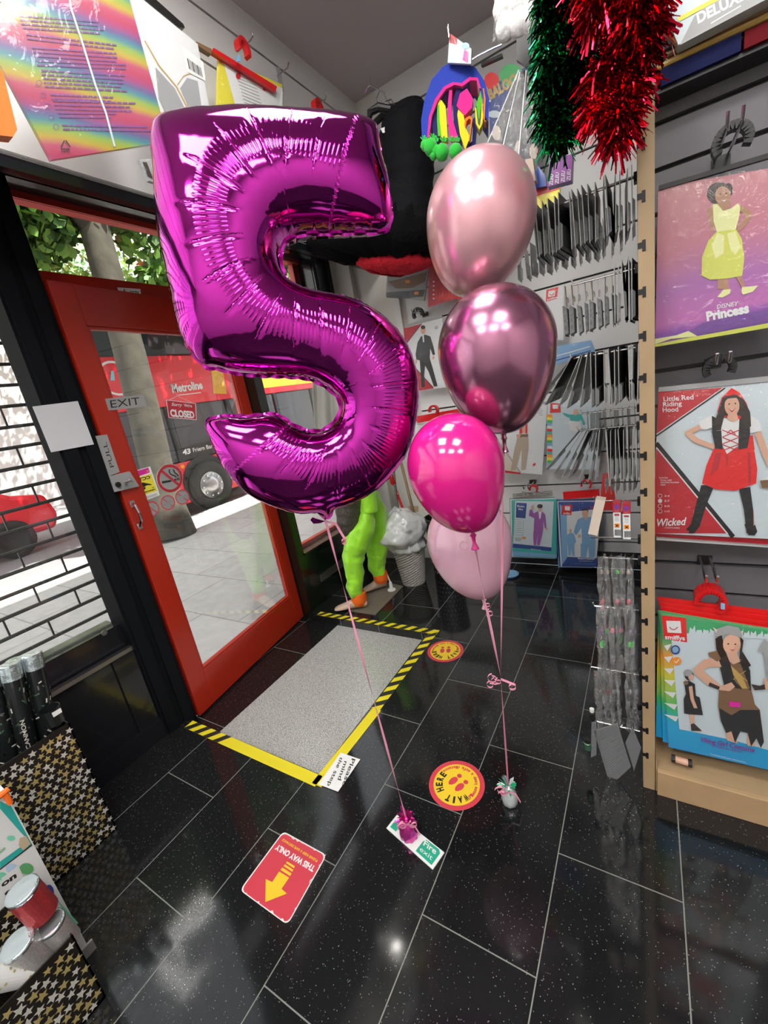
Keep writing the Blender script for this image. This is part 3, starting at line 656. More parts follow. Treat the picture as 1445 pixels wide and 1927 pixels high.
mb = MB(); curl(mb, PK(915, 1128, .0), .008, 1.6, nn*.02+Vector((0, 0, -.01)), nn, .007); curl(mb, PK(920, 1146, .0), .009, 1.6, nn*.02, nn, .008); curl(mb, PK(872, 1018, .14), .011, 1.3, nn*.01, nn, .003)
mb.build('curled_end', rb)
weight('balloon_weight', (-.393, 1.036, 0), .026, .07, 'iridescent clear-wrapped weight holding the bunch of four balloons', 'foil_irid', 'foil_irid', [(-.02, .03, .014), (-.016, .012, .010)], 7, nn)

# ================================================================ LIGHTS IN THE SHOP
M('light_panel', (1, .97, .93), .5, emit=23); M('spot_face', (1, .96, .9), .5, emit=60)
def panel(x, y, sx, sy, label):
    t = thing('ceiling_light', label, 'light', (x, y, CZ-.03), 'square ceiling light panels out of view')
    MB().box((x-sx-.02, y-sy-.02, CZ-.03), (x+sx+.02, y+sy+.02, CZ-.001), 'white').build('frame', t)
    MB().box((x-sx, y-sy, CZ-.036), (x+sx, y+sy, CZ-.031), 'light_panel').build('diffuser', t)
for x, y in ((-.70, -.35), (.55, -.25), (-.70, -1.6), (1.6, -1.3), (.45, -1.6), (-.55, 1.0)):  # last panel is added to brighten the far wall
    panel(x, y, .30, .30, 'unseen square white ceiling light panel outside the photographed corner')
t = thing('added_spotlight', 'small round lamp added unseen behind the number balloon for the floor highlight', 'light', (-1.50, 1.45, 2.33))  # lamp added out of sight to give the floor its highlight
MB().tube([(-1.57, 1.45, 2.40), (-1.52, 1.45, 2.40), (-1.50, 1.45, 2.36)], .008, 'white').build('arm', t)
MB().lathe([(.02, .045), (.032, .03), (.034, 0)], (-1.50, 1.45, 2.325), (0, 0, 1), 'white', 20).build('housing', t)
MB().lathe([(.028, .0), (0, .0005)], (-1.50, 1.45, 2.322), (0, 0, 1), 'spot_face', 20).build('lamp_face', t)

# ================================================================ ON THE FLOOR
def tape(name, a, b, wd, label, segs, back=None, n_=None):
    """segs: list of (t0, t1, striped)"""
    a = Vector((*a, 0)); b = Vector((*b, 0)); u = (b-a); Lg = u.length; u.normalize(); v = Vector((-u.y, u.x, 0)); mb = MB(); z = Vector((0, 0, .0012))
    mb.poly([a+z, b+z, b+v*wd+z, a+v*wd+z], 'yellow'); z = Vector((0, 0, .0018))
    for (t0, t1, st) in segs:
        if not st: continue
        s = t0*Lg
        while s < t1*Lg-.04:
            mb.poly([a+u*s+z, a+u*(s+.035)+z, a+u*(s+.035+.04)+v*wd+z, a+u*(s+.04)+v*wd+z], 'tape_black'); s += .072
    return tag(mb.build(name), label, 'floor tape')
tape('hazard_tape', (-1.90, .826), (-1.07, .823), .048, 'worn yellow floor tape along the near edge of the step', [(0, .35, True)])
tape('hazard_tape', (-1.03, 1.25), (-1.045, .83), -.048, 'plain yellow floor tape running along the near half of the right edge of the step', []) 
tape('hazard_tape', (-1.085, 1.25), (-1.08, 1.87), -.048, 'yellow and black striped tape on the far half of the right edge of the step', [(0, 1, True)])
tape('hazard_tape', (-1.93, 1.875), (-1.03, 1.875), .046, 'yellow and black striped tape along the far edge of the step by the mannequin', [(0, 1, True)])
FP = PL('z', 0)
mb = MB(); mb.shape(FP, [(599, 1476), (636, 1490), (678, 1429), (641, 1416)], 'paper', .003)
for s, a, b_, u in (('Please', (662, 1427), (643, 1478), (669, 1429)), ('mind', (648, 1432), (635, 1467), (655, 1434)), ('the', (640, 1424), (632, 1444), (646, 1427)), ('step', (629, 1450), (615, 1478), (636, 1452))):
    mb.text(s, FP(*a, .004), FP(*b_, .004), FP(*u, .004), 'black', .01)
tag(mb.build('paper_note'), 'white handwritten note reading please mind the step', 'note')
# fire exit card
M('green_card', (.02, .42, .27), .4)
mb = MB(); mb.slab([FP(727, 1558, .004), FP(814, 1636, .004), FP(836, 1604, .004), FP(747, 1533, .004)], (0, 0, -.003), 'paper')
mb.shape(FP, [(782, 1601), (812, 1628), (828, 1606), (826, 1598), (802, 1580), (795, 1584)], 'green_card', .0045); mb.shape(FP, [(734, 1556), (745, 1565), (752, 1553), (744, 1543)], 'green_card', .0045)
mb.text('Fire', FP(796, 1590, .0055), FP(819, 1608, .0055), FP(800, 1580, .0055), 'paper', .02); mb.text('exit', FP(789, 1600, .0055), FP(812, 1619, .0055), FP(793, 1592, .0055), 'paper', .0)
tag(mb.build('exit_card'), 'small white and green fire exit card lying under the pink weight', 'sign')
# this way only
def rounded(c4, r, n=5):
    out = []
    for i in range(4):
        p = Vector(c4[i]); a = (Vector(c4[i-1])-p).normalized()*r; b = (Vector(c4[(i+1) % 4])-p).normalized()*r
        for k in range(n+1): t = k/n; out.append((p+a)*(1-t)**2+p*2*t*(1-t)+(p+b)*t*t)
    return out
mb = MB(); c4 = [FP(*q, .001) for q in ((533, 1564), (615, 1609), (541, 1741), (451, 1675))]; mb.poly(rounded(c4, .018), 'white')
c4 = [FP(*q, .0016) for q in ((533, 1567), (612, 1610), (540.5, 1738), (454, 1674.5))]; mb.poly(rounded(c4, .018), 'sticker_red')
def cr3(x, y): return (480+x/3.01, 1440+y/3.01)
mb.text('THIS WAY ONLY', FP(*cr3(343, 575), .0024), FP(*cr3(128, 448), .0024), FP(*cr3(325, 606), .0024), 'paper', .04)
mb.text('PLEASE KEEP A SAFE DISTANCE', FP(*cr3(355, 537), .0024), FP(*cr3(158, 415), .0024), FP(*cr3(348, 551), .0024), 'sticker_yellow', .02)
mb.shape(lambda x, y, c=0: FP(*cr3(x, y), c), [(58, 775), (60, 645), (97, 662), (136, 602), (193, 637), (150, 700), (180, 727)], 'sticker_yellow', .0024)
mb.shape(lambda x, y, c=0: FP(*cr3(x, y), c), [(144, 593), (154, 579), (207, 613), (198, 628)], 'sticker_yellow', .0024)
mb.shape(lambda x, y, c=0: FP(*cr3(x, y), c), [(161, 571), (169, 561), (216, 592), (211, 604)], 'sticker_yellow', .0024)
mb.shape(lambda x, y, c=0: FP(*cr3(x, y), c), [(175, 554), (181, 545), (225, 572), (220, 584)], 'sticker_yellow', .0024)
rr = random.Random(4)
for k in range(16):
    t = rr.random(); e = rr.randrange(3); a = Vector(c4[e]); b = Vector(c4[e+1]); p = a.lerp(b, t); q = (b-a).normalized(); s = rr.uniform(.003, .009)
    cn = (sum((Vector(c) for c in c4), Vector())/4-p).normalized()
    mb.poly([p-q*s-cn*.001+Vector((0, 0, .001)), p+cn*s*.6+Vector((0, 0, .001)), p+q*s-cn*.001+Vector((0, 0, .001))], 'white')
tag(mb.build('floor_sticker'), 'red rectangular this way only floor sticker with yellow arrow', 'floor sticker')
def arc_text(mb, s, c, r, mid, h, z, mat, outward=True, adv=.8, bold=.03):
    """mid: angle (ccw from +x) of the middle of the text; outward = tops away from centre, reading clockwise"""
    tot = len(s)*h*adv; a = mid+(tot/2/r if outward else -tot/2/r)
    for ch in s:
        da = h*adv/r; am = a-da/2 if outward else a+da/2
        if ch != ' ':
            o = Vector((math.cos(am), math.sin(am), 0)); tn = Vector((math.sin(am), -math.cos(am), 0)) if outward else Vector((-math.sin(am), math.cos(am), 0)); up = o if outward else -o
            wdt = h*(.30 if ch in 'I' else .62); p = Vector((c[0], c[1], z))+o*(r-h/2 if outward else r+h/2)-tn*wdt/2
            mb.text(ch, p, p+tn*wdt, p+up*h, mat, bold)
        a += -da if outward else da
def wait_disc(c, r, mid, label):
    mb = MB(); F = lambda x, y, cc=0: Vector((c[0]+x, c[1]+y, cc)); mb.disc(F, 0, 0, r, r, 'sticker_red', .001, 48); mb.disc(F, 0, 0, r*.83, r*.83, 'sticker_yellow', .0016, 48)
    arc_text(mb, 'WAIT HERE', c, r*.63, mid, r*.24, .0024, 'tape_black', True, .92, .05); arc_text(mb, 'Please keep a safe distance', c, r*.68, mid+PI, r*.13, .0024, 'sticker_red', False, .62)
    up = Vector((math.cos(mid), math.sin(mid), 0)); sd = Vector((up.y, -up.x, 0)); o = Vector((*c, .0024))
    for sx in (-1, 1):
        cc = o+sd*(.17*r*sx)-up*r*.05
        mb.poly([cc+sd*(r*.12*math.cos(2*PI*k/20)*(1-.12*math.sin(2*PI*k/20)))+up*(r*.06+r*.2*math.sin(2*PI*k/20)) for k in range(20)], 'sticker_red')
        mb.poly([cc+sd*(r*.09*math.cos(2*PI*k/14))+up*(-r*.25+r*.085*math.sin(2*PI*k/14)) for k in range(14)], 'sticker_red')
    return tag(mb.build('floor_sticker'), label, 'floor sticker')
cn = U(859, 1476, 'z', 0); rn = (U(912, 1476, 'z', 0)-U(807, 1478, 'z', 0)).length/2; d = U(834, 1496, 'z', 0)-cn
wait_disc((cn.x, cn.y), rn, math.atan2(d.y, d.x), 'round red and yellow wait here floor sticker beside the fire exit card, the nearer one')
cf = U(838, 1225, 'z', 0); d = U(836, 1242, 'z', 0)-cf
wait_disc((cf.x, cf.y), rn*.98, math.atan2(d.y, d.x), 'round red and yellow wait here floor sticker by the corner of the striped tape')

import mathutils.noise as mnz
# ================================================================ MANNEQUIN
M('neon', (.36, .86, .03), .35, sheen=.3, bump=1, bscale=16); M('neon_orange', (.95, .16, .01), .6); M('mann_skin', (.60, .44, .33), .45); M('sequin', (.075, .065, .055), .3, .2, noise=1.0, nscale=70, bump=.8, bscale=120); M('drape_grey', (.34, .34, .31), .75, bump=.25, bscale=9)
mp = Vector((-1.68, 2.035, 0)); mn = Vector((1.68, -2.15, 0)).normalized(); PA = PL(p0=mp, n=mn); PB = PL(p0=Vector((-1.60, 2.33, 0)), n=mn)
mt = thing('mannequin', 'shop mannequin in neon green trousers with orange ankle cuffs by the low panel', 'mannequin', (-1.66, 2.2, 0))
def limb(P, pts, mat, name, parent, n=18, wob=0, lift=0, crumple=0):
    ps = [P(x, y, lift) for x, y, r in pts]; out = []; rs = []
    for i in range(len(ps)-1):
        for k in range(6):
            t = k/6; out.append(ps[i].lerp(ps[i+1], t)); r = pts[i][2]*(1-t)+pts[i+1][2]*t; rs.append(r*(1+wob*math.sin((i*6+k)*1.7)))
    out.append(ps[-1]); rs.append(pts[-1][2]); mb = MB(); mb.tube(out, rs, mat, n)
    if crumple: mb.v = [v+mnz.noise_vector(Vector((v.x*26, v.y*26, v.z*13)))*crumple for v in mb.v]
    return smooth_mod(mb.build(name, parent), 1)
limb(PA, [(692, 940, .035), (690, 965, .05), (684, 992, .078), (672, 1018, .085), (666, 1040, .080), (665, 1065, .066), (668, 1085, .062), (668, 1105, .060), (671, 1119, .050)], 'neon', 'trouser_leg', mt, wob=.018, crumple=.017)
limb(PB, [(690, 930, .085), (704, 970, .095), (708, 1010, .085), (710, 1040, .075), (708, 1062, .060), (712, 1082, .050)], 'neon', 'trouser_leg', mt, wob=.018, crumple=.017)
limb(PA, [(674, 1114, .050), (675, 1122, .055), (676, 1130, .055), (676, 1137, .046)], 'neon_orange', 'ankle_cuff', mt); limb(PB, [(714, 1074, .050), (715, 1080, .055), (717, 1088, .055), (718, 1095, .044)], 'neon_orange', 'ankle_cuff', mt)
limb(PA, [(690, 900, .06), (692, 935, .055), (694, 965, .06)], 'neon', 'trouser_seat', mt)
def foot(P, heel, toe, hz, name='foot'):
    a = U(*heel, 'z', .0); b = U(*toe, 'z', 0); mb = MB(); d = (b-a); L_ = d.length; d.normalize(); s = Vector((-d.y, d.x, 0))
    rows = [(0, .024, .055), (.12, .032, .075), (.3, .034, .085), (.5, .038, .060), (.72, .045, .038), (.9, .040, .026), (1, .018, .016)]; vs = []; fs = []; n = 12
    for (f, wd, h) in rows:
        for j in range(n):
            th = 2*PI*j/n; z = h/2+math.sin(th)*h/2; vs.append(a+d*L_*f+s*math.cos(th)*wd+Vector((0, 0, max(.004, z+.006))))
    for i in range(len(rows)-1):
        for j in range(n): fs.append((i*n+j, i*n+(j+1) % n, (i+1)*n+(j+1) % n, (i+1)*n+j))
    fs += [list(range(n-1, -1, -1)), [(len(rows)-1)*n+j for j in range(n)]]; mb.add(vs, fs, 'mann_skin'); top = a+d*L_*.22
    mb.tube([top+Vector((0, 0, .05)), top+Vector((0, 0, .10)), top+Vector((0, 0, .17))], [.034, .030, .030], 'mann_skin', 12)
    return smooth_mod(mb.build(name, mt), 1)
foot(PA, (694, 1142), (630, 1150), .1); foot(PB, (729, 1104), (682, 1116), .1)
# torso rises behind the balloon: sequin top and grey drape
limb(PA, [(655, 915, .10), (655, 950, .090), (657, 980, .082), (660, 1000, .06), (664, 1016, .02)], 'sequin', 'sequin_top', mt, lift=-.02, wob=.03)
def drape(mb, P, pts, amp, mat, folds, lift=0):
    """pts: rows of (xl, xr, y) px; folded sheet, real thickness"""
    vs = []; fs = []; n = 40
    for (xl, xr, y) in pts:
        for j in range(n): f = j/(n-1); vs.append(P(xl+(xr-xl)*f, y, lift+amp*math.sin(f*folds*2*PI+y*.012)+amp*.4*math.sin(f*folds*4.3+1)))
    for i in range(len(pts)-1):
        for j in range(n-1): fs.append((i*n+j, i*n+j+1, (i+1)*n+j+1, (i+1)*n+j))
    return mb.add(vs, fs, mat)
mb = MB(); drape(mb, PA, [(587, 652, 690), (588, 656, 740), (591, 665, 790), (596, 680, 850), (600, 700, 900)], .022, 'drape_grey', 2.6, -.02); o = mb.build('grey_robe', mt, smooth=True); md = o.modifiers.new('t', 'SOLIDIFY'); md.thickness = .004
limb(PA, [(690, 905, .11), (682, 860, .14), (677, 810, .155), (673, 765, .13), (671, 738, .06)], 'drape_grey', 'torso_robe', mt)
limb(PA, [(671, 740, .045), (671, 722, .05), (671, 705, .078), (671, 688, .085), (671, 668, .07), (671, 660, .03)], 'mann_skin', 'head', mt)
# stand peg behind the heel
mb = MB(); b0 = U(737, 1110, 'z', .004); mb.lathe([(.030, 0), (.028, .006), (.014, .012), (.010, .06), (.006, .065)], b0, (0, 0, 1), 'white', 16)
mb.tube([b0+Vector((0, 0, .06)), b0+Vector((-.012, 0, .11)), b0+Vector((-.03, .0, .15)), b0+Vector((-.045, 0, .17))], .005, 'white', 8); mb.build('stand_peg', mt)
M('taupe_plate', (.17, .15, .115), .35)
mb = MB(); q = [U(x, y, 'z', 0) for x, y in ((655, 1150), (706, 1158), (759, 1104), (705, 1090))]; mb.slab([p+Vector((0, 0, .004)) for p in q], (0, 0, -.0035), 'taupe_plate'); mb.build('base_plate', mt)

# ================================================================ BIN AND BAG
M('bin_grey', (.36, .345, .315), .5, bump=.0)
bc = Vector((-1.475, 2.475, 0)); bt = thing('waste_bin', 'grey woven-look plastic bin with a white bag standing beside the mannequin', 'bin', tuple(bc))
mb = MB(); n = 60; rows = 30; vs = []; fs = []
for i in range(rows+1):
    f = i/rows; r = .084+.034*f
    for j in range(n):
        th = 2*PI*j/n; w_ = .0028*(1 if ((i//1+j//2) % 2) else -1) if 1 < i < rows-1 else .002; vs.append(bc+Vector((math.cos(th)*(r+w_), math.sin(th)*(r+w_), .285*f)))
for i in range(rows):
    for j in range(n): fs.append((i*n+j, i*n+(j+1) % n, (i+1)*n+(j+1) % n, (i+1)*n+j))
fs.append(list(range(n-1, -1, -1))); mb.add(vs, fs, 'bin_grey'); mb.lathe([(.118, .28), (.124, .283), (.124, .292), (.117, .292)], bc, (0, 0, 1), 'bin_grey', 40); mb.build('bin_body', bt)
M('bag_white', (.68, .70, .71), .22, coat=.4, bump=1, bscale=9)
bgp = bc+Vector((-.03, 0, .26)); mb = MB(); rr = random.Random(3); nlat, nlon = 40, 64; vs = []; fs = []
import mathutils.noise as mnz
for i in range(nlat+1):
    ph = PI*i/nlat
    for j in range(nlon):
        th = 2*PI*j/nlon; d = Vector((math.sin(ph)*math.cos(th), math.sin(ph)*math.sin(th), -math.cos(ph)))
        rz = .185*(1+.24*mnz.noise(d*1.7+Vector((3, 1, 0)))+.16*abs(mnz.noise(Vector((d.x*3+d.z*4, d.y*5, d.z*3))))-.05+.06*abs(mnz.noise(d*6+Vector((5,5,5))))+.03*mnz.noise(d*12)); p = Vector((d.x*rz*1.04, d.y*rz*1.04, (d.z*rz*.95+.13)))
        k = max(0, min(1, (p.z-.0)/.12)); sc2 = .62+.38*k; p.x *= sc2; p.y *= sc2
        tz = max(0, (p.z-.235)/.1); p.x *= 1-.35*min(1, tz); vs.append(bgp+p+Vector((-.02*k, 0, 0)))
for i in range(nlat):
    for j in range(nlon): fs.append((i*nlon+j, i*nlon+(j+1) % nlon, (i+1)*nlon+(j+1) % nlon, (i+1)*nlon+j))
mb.add(vs, fs, 'bag_white'); mb.lathe([(.126, -.02), (.132, .0), (.122, .03), (.11, .06)], bgp+Vector((.03, 0, .03)), (0, 0, 1), 'bag_white', 64, warp=lambda th, f: 1+.05*math.sin(11*th)+.03*math.sin(23*th+f*3))
mb.build('bin_bag', bt, smooth=True)
# perforated black basket with props behind the bin
kb = Vector((-1.28, 2.66, 0)); kt = thing('basket', 'black perforated basket holding sticks and props behind the bin', 'basket', tuple(kb)); mb = MB()
mb.lathe([(.10, 0), (.115, .44), (.12, .45), (.11, .45), (.095, .05)], kb, (0, 0, 1), 'black_plastic', 30)
for i in range(11):
    for j in range(26):
        th = 2*PI*(j+.5*(i % 2))/26; r = .1005+.015*(i*.037+.03)/.44+.0005; c = kb+Vector((math.cos(th)*r, math.sin(th)*r, .04+i*.037)); o = Vector((math.cos(th), math.sin(th), 0)); tn = Vector((-o.y, o.x, 0))
        mb.poly([c+o*.001+tn*.007*math.cos(a)+Vector((0, 0, .008*math.sin(a))) for a in (0, 1.05, 2.1, 3.14, 4.2, 5.25)], 'grey_plate')
mb.build('basket_body', kt)
M('prop_grey', (.20, .19, .18), .5); M('prop_bone', (.70, .63, .48), .5); M('prop_brown', (.33, .22, .13), .6)
def stick(name, a, b_, r, mat, label, head=None):
    PK2 = PL(p0=kb, n=Vector((1.28, -2.66, 0))); mb = MB(); A = PK2(*a, .03); B = PK2(*b_, .02); mb.tube([A, B], r, mat, 10)
    if head: mb.lathe([(.0, -.04), (head, -.02), (head*1.1, .03), (head*.6, .06), (0, .07)], B, (B-A).normalized(), mat, 12)
    tag(mb.build(name, smooth=True), label, 'prop')
stick('prop_stick', (783, 985), (752, 860), .011, 'prop_brown', 'brown wooden prop stick leaning in the black basket', .022)
stick('prop_stick', (768, 985), (739, 905), .009, 'red_plastic', 'red prop handle leaning in the black basket', .02)
stick('prop_stick', (752, 990), (735, 840), .010, 'prop_grey', 'grey prop stick leaning in the black basket', .03)
mb = MB(); mb.obox(PL(p0=kb, n=Vector((1.28, -2.66, 0)))(778, 958), RT*.035, UP*.022, fw*.02, 'prop_brown'); tag(mb.build('prop_box'), 'brown box sticking up out of the black basket', 'box')

# ================================================================ LOWER LEFT DISPLAY BOXES
M('gold_star', (.62, .50, .20), .35, .4); M('silver_star', (.80, .78, .70), .3, .3); M('star_black', (.012, .010, .008), .35)
def starpoly(c, u, v, r, rot): return [c+u*((r if k % 2 == 0 else r*.45)*math.cos(rot+PI*k/5))+v*((r if k % 2 == 0 else r*.45)*math.sin(rot+PI*k/5)) for k in range(10)]
def stars(mb, o, u, v, W, H, seed, r=.0130, step=.0255):
    rr = random.Random(seed); n = u.cross(v).normalized()*.0006; k = 0; y = step*.5
    while y < H-.005:
        x = step*.5+(k % 2)*step*.5
        while x < W-.005: mb.poly(starpoly(o+u*(x+rr.uniform(-.003, .003))+v*(y+rr.uniform(-.003, .003))+n, u, v, r*rr.uniform(.8, 1.1), rr.random()*6), rr.choice(['gold_star', 'gold_star', 'silver_star', 'silver_star'])); x += step
        y += step*.87; k += 1
X, Y, Z = Vector((1, 0, 0)), Vector((0, 1, 0)), Vector((0, 0, 1))
def star_box(x0, x1, y0, y1, h, label, seed):
    t = thing('display_box', label, 'box', ((x0+x1)/2, (y0+y1)/2, 0)); mb = MB(); w_ = .004
    mb.box((x1-w_, y0, 0), (x1, y1, h), 'star_black').box((x0, y0, 0), (x0+w_, y1, h+.10), 'star_black').box((x0, y1-w_, 0), (x1, y1, h), 'star_black').box((x0, y0, 0), (x1, y0+w_, h), 'star_black').box((x0, y0, 0), (x1, y1, .01), 'star_black')
    stars(mb, Vector((x1, y0, 0)), Y, Z, y1-y0, h, seed); stars(mb, Vector((x1, y1, 0)), -X, Z, x1-x0, h, seed+1); stars(mb, Vector((x0+w_, y0, h)), Y, Z, y1-y0, .1, seed+2)
    mb.build('card_body', t); return t
star_box(-1.93, -1.68, -.42, .393, .483, 'black cardboard box covered in gold and silver stars under the shop window', 1)
star_box(-1.335, -1.20, -.45, .122, .236, 'smaller starry black cardboard box at the front left corner', 5)
M('foil_top', (.65, .75, .78), .12, .8, bump=.4, bscale=40); M('cannon_black', (.010, .012, .013), .22, coat=.4); M('cannon_green', (.10, .22, .14), .2, .6)
def cannon(px, py, x, z0, label, r=.027, grp=True):
    top = U(px, py, 'x', x); t = thing('confetti_cannon', label, 'confetti cannon', (top.x, top.y, z0)); rr = random.Random(px)
    mb = MB().lathe([(r, 0), (r, top.z-z0-.004), (r*.93, top.z-z0), (0, top.z-z0)], (top.x, top.y, z0), (0, 0, 1), 'cannon_black', 28)
    for k in range(150):
        th = rr.random()*2*PI; z = z0+.01+rr.random()*(top.z-z0-.09); o = Vector((math.cos(th), math.sin(th), 0)); tn = Vector((-o.y, o.x, 0)); a = rr.random()*PI; c = Vector((top.x, top.y, z))+o*(r+.0006)
        u = tn*math.cos(a)+Z*math.sin(a); v = tn*-math.sin(a)+Z*math.cos(a); L_ = rr.uniform(.004, .008); mb.poly([c-u*L_-v*.0022, c+u*L_-v*.0022, c+u*L_+v*.0022, c-u*L_+v*.0022], rr.choice(['silver_star', 'chrome', 'cannon_green']))
    mb.build('tube', t, smooth=False); MB().lathe([(r+.001, 0), (r+.001, .05), (r*.9, .052), (0, .050)], (top.x, top.y, top.z-.048), (0, 0, 1), 'foil_top', 28).build('foil_cap', t)
    L_ = top.z-z0; t.rotation_euler = (-.155, 0, 0); t.location.y = top.y-L_*math.sin(.155); return t
c1 = cannon(58, 1228, -1.76, .02, 'tall black confetti cannon with silver flecks, the rightmost in the starry box')
c2 = cannon(16, 1247, -1.76, .02, 'tall black confetti cannon marked CANNON, second from the right in the starry box')
P_ = PL('x', -1.731); mb = MB(); mb.text('CANNON', P_(86, 1387, .0005), P_(63, 1340, .0005), P_(78, 1391, .0005), 'silver_star', .02); mb.build('lettering', c2)
cannon(-20, 1262, -1.81, .02, 'tall black confetti cannon at the left edge of the photo, in the starry box')
cannon(28, 1238, -1.84, .02, 'black confetti cannon standing behind the other cannons against the window sill')
tp_ = U(92, 1333, 'x', -1.703); t = thing('tumbler', 'short open black tube with a white barcode label leaning among the cannons', 'tube', (tp_.x, tp_.y, .3))
mb = MB().lathe([(.017, 0), (.018, .185), (.029, .20), (.030, tp_.z-.3), (.0285, tp_.z-.3), (.0265, .205)], (tp_.x, tp_.y, .3), (0, 0, 1), 'cannon_black', 28); mb.build('tube_body', t, smooth=False)
PT = PL('x', tp_.x+.031); mb = MB(); mb.shape(PT, [(97, 1342), (114, 1332), (117, 1340), (101, 1350)], 'paper', .0); mb.build('barcode_label', t)
# printed carton behind
t = thing('gift_carton', 'tall white carton with green and blue printed shapes behind the rolls', 'carton', (-1.40, -.2, 0)); M('carton_white', (.72, .74, .74), .4); M('carton_green', (.12, .40, .16), .4); M('carton_mint', (.20, .62, .42), .4); M('carton_blue', (.04, .07, .35), .4); M('carton_sky', (.45, .62, .78), .4); M('carton_tan', (.50, .42, .28), .4); M('print_red', (.60, .05, .07), .4); M('teal', (.03, .40, .36), .4)
MB().box((-1.52, -.5, 0), (-1.35, .152, .60), 'carton_white').build('carton_body', t); CP = PL('x', -1.35); mb = MB()
def z4(x, y): return (x/4.3125, 1480+y/4.3125)
def cs(pts, mat, c): mb.shape(lambda x, y, cc=0: CP(*z4(x, y), cc), pts, mat, c)
cs([(0, 680), (262, 478), (258, 470), (0, 668)], 'black', .001)
cs([(0, 120), (90, 160), (260, 470), (0, 665)], 'teal', .0004); cs([(0, 180), (170, 375), (235, 440), (0, 610)], 'carton_white', .0008); cs([(150, 480), (160, 420), (210, 400), (250, 465), (190, 520)], 'carton_tan', .0012)
mb.disc(lambda x, y, cc=0: CP(*z4(x, y), cc), 90, 420, 34, 22, 'carton_mint', .0012); mb.disc(lambda x, y, cc=0: CP(*z4(x, y), cc), 215, 668, 58, 46, 'carton_green', .0012); mb.disc(lambda x, y, cc=0: CP(*z4(x, y), cc), 398, 865, 40, 68, 'carton_blue', .0012); mb.disc(lambda x, y, cc=0: CP(*z4(x, y), cc), 95, 665, 50, 40, 'carton_sky', .0012); mb.disc(lambda x, y, cc=0: CP(*z4(x, y), cc), 20, 730, 40, 34, 'carton_mint', .001)
cs([(10, 745), (150, 640), (215, 790), (70, 905)], 'carton_white', .0016)
for x, y in ((70, 1090), (150, 1130), (10, 1180), (330, 1290), (340, 1340), (260, 1150)): mb.disc(lambda a, b, cc=0: CP(*z4(a, b), cc), x, y, 34, 46, 'print_red', .0012, 14)
cs([(440, 880), (500, 960), (635, 1105), (600, 1150)], 'carton_mint', .0012)
def ct(s, a, b_, u, mat, bold=0): mb.text(s, CP(*z4(*a), .002), CP(*z4(*b_), .002), CP(*z4(*u), .002), mat, bold)
ct('tion', (-10, 555), (45, 510), (-20, 525), 'carton_green', .02); ct('on', (15, 820), (135, 735), (5, 775), 'black', .04); ct('es', (40, 890), (150, 820), (30, 850), 'black', .04)
mb.build('printed_graphics', t)
MB().box((-1.35, .03, 0), (-1.343, .165, .035), 'grey_plate').build('foot_flap', t)
mb = MB(); mb.tube([U(-6, 1502, 'x', -1.34), U(10, 1490, 'x', -1.34), U(16, 1484, 'x', -1.34)], .007, 'neon_orange', 8); mb.tube([U(8, 1490, 'x', -1.34), U(20, 1512, 'x', -1.34)], .006, 'neon_orange', 8); tag(mb.build('plastic_hook'), 'orange plastic hook at the top of the printed carton', 'hook')
M('glitter_red', (.55, .06, .07), .35, .5, noise=.5, nscale=300); M('glitter_silver', (.62, .60, .58), .35, .6, noise=.5, nscale=300); M('foil_top', (.65, .75, .78), .12, .8, bump=.4, bscale=40)
def roll(px, py, x, r, h, mat, label, tilt=(0, 0)):
    c = U(px, py, 'x', x); ax = Vector((tilt[0], tilt[1], 1)).normalized(); base = c-ax*h; t = thing('ribbon_roll', label, 'roll', tuple(base))
    MB().lathe([(r, 0), (r, h*.92)], base, ax, mat, 32).build('roll_body', t, smooth=False); MB().lathe([(r*1.01, h*.9), (r*1.01, h*.99), (r*.9, h), (r*.3, h*.985), (0, h*.98)], base, ax, 'foil_top', 32).build('wrapped_top', t, smooth=True)
roll(40, 1674, -1.25, .033, .10, 'glitter_red', 'glittery red roll with foil top standing highest in the front box', (.05, -.12))
roll(93, 1737, -1.235, .030, .09, 'glitter_silver', 'glittery silver roll right of the red roll in the front box', (.05, -.12))
roll(30, 1775, -1.235, .033, .10, 'glitter_silver', 'glittery silver roll in front of the red roll, left of the other silver one', (.05, -.15))
a = U(-60, 1850, 'x', -1.225); b_ = U(84, 1822, 'x', -1.235); mb = MB().tube([a, b_], .027, 'paper', 28); ax = (b_-a).normalized(); rr = random.Random(6)
for k in range(26):
    f = rr.random(); th = rr.random()*2*PI; s = ax.cross(Z).normalized(); o = s*math.cos(th)+s.cross(ax)*math.sin(th); tn = ax.cross(o); mb.poly(starpoly(a.lerp(b_, f)+o*.0275, ax, tn, .0045, rr.random()), 'gold_star')
tag(mb.build('wrapping_paper_roll'), 'white wrapping paper roll with little stars lying across the front box', 'roll')

# ================================================================ RIGHT UNIT
PY0 = 1.25
slots = [1.775+.0965*3-.0965*k for k in range(21)]
mb = MB(); xs0, xs1 = -.016, .016; zt_ = 2.12
ed = [0.0]
for z in sorted(slots):
    if z < zt_-.02 and z > .03: ed += [z-.005, z+.005]
ed.append(zt_)
for i in range(0, len(ed), 2): mb.box((xs0, PY0, ed[i]), (-.006, 1.75, ed[i+1]), 'wood_pale')
mb.box((-.006, PY0, 0), (xs1, 1.75, zt_), 'wood_pale'); mb.box((xs0-.0008, PY0+.004, .02), (xs0, 1.75, zt_), 'slat_grey_shaded')
for z in slots:
    if .03 < z < zt_-.03: mb.box((-.017, PY0-.0012, z-.006), (-.006, PY0+.006, z+.006), 'slot_black').box((-.008, PY0-.0014, z-.013), (-.001, PY0+.006, z+.010), 'slot_black')
struct(mb.build('wall_partition'))
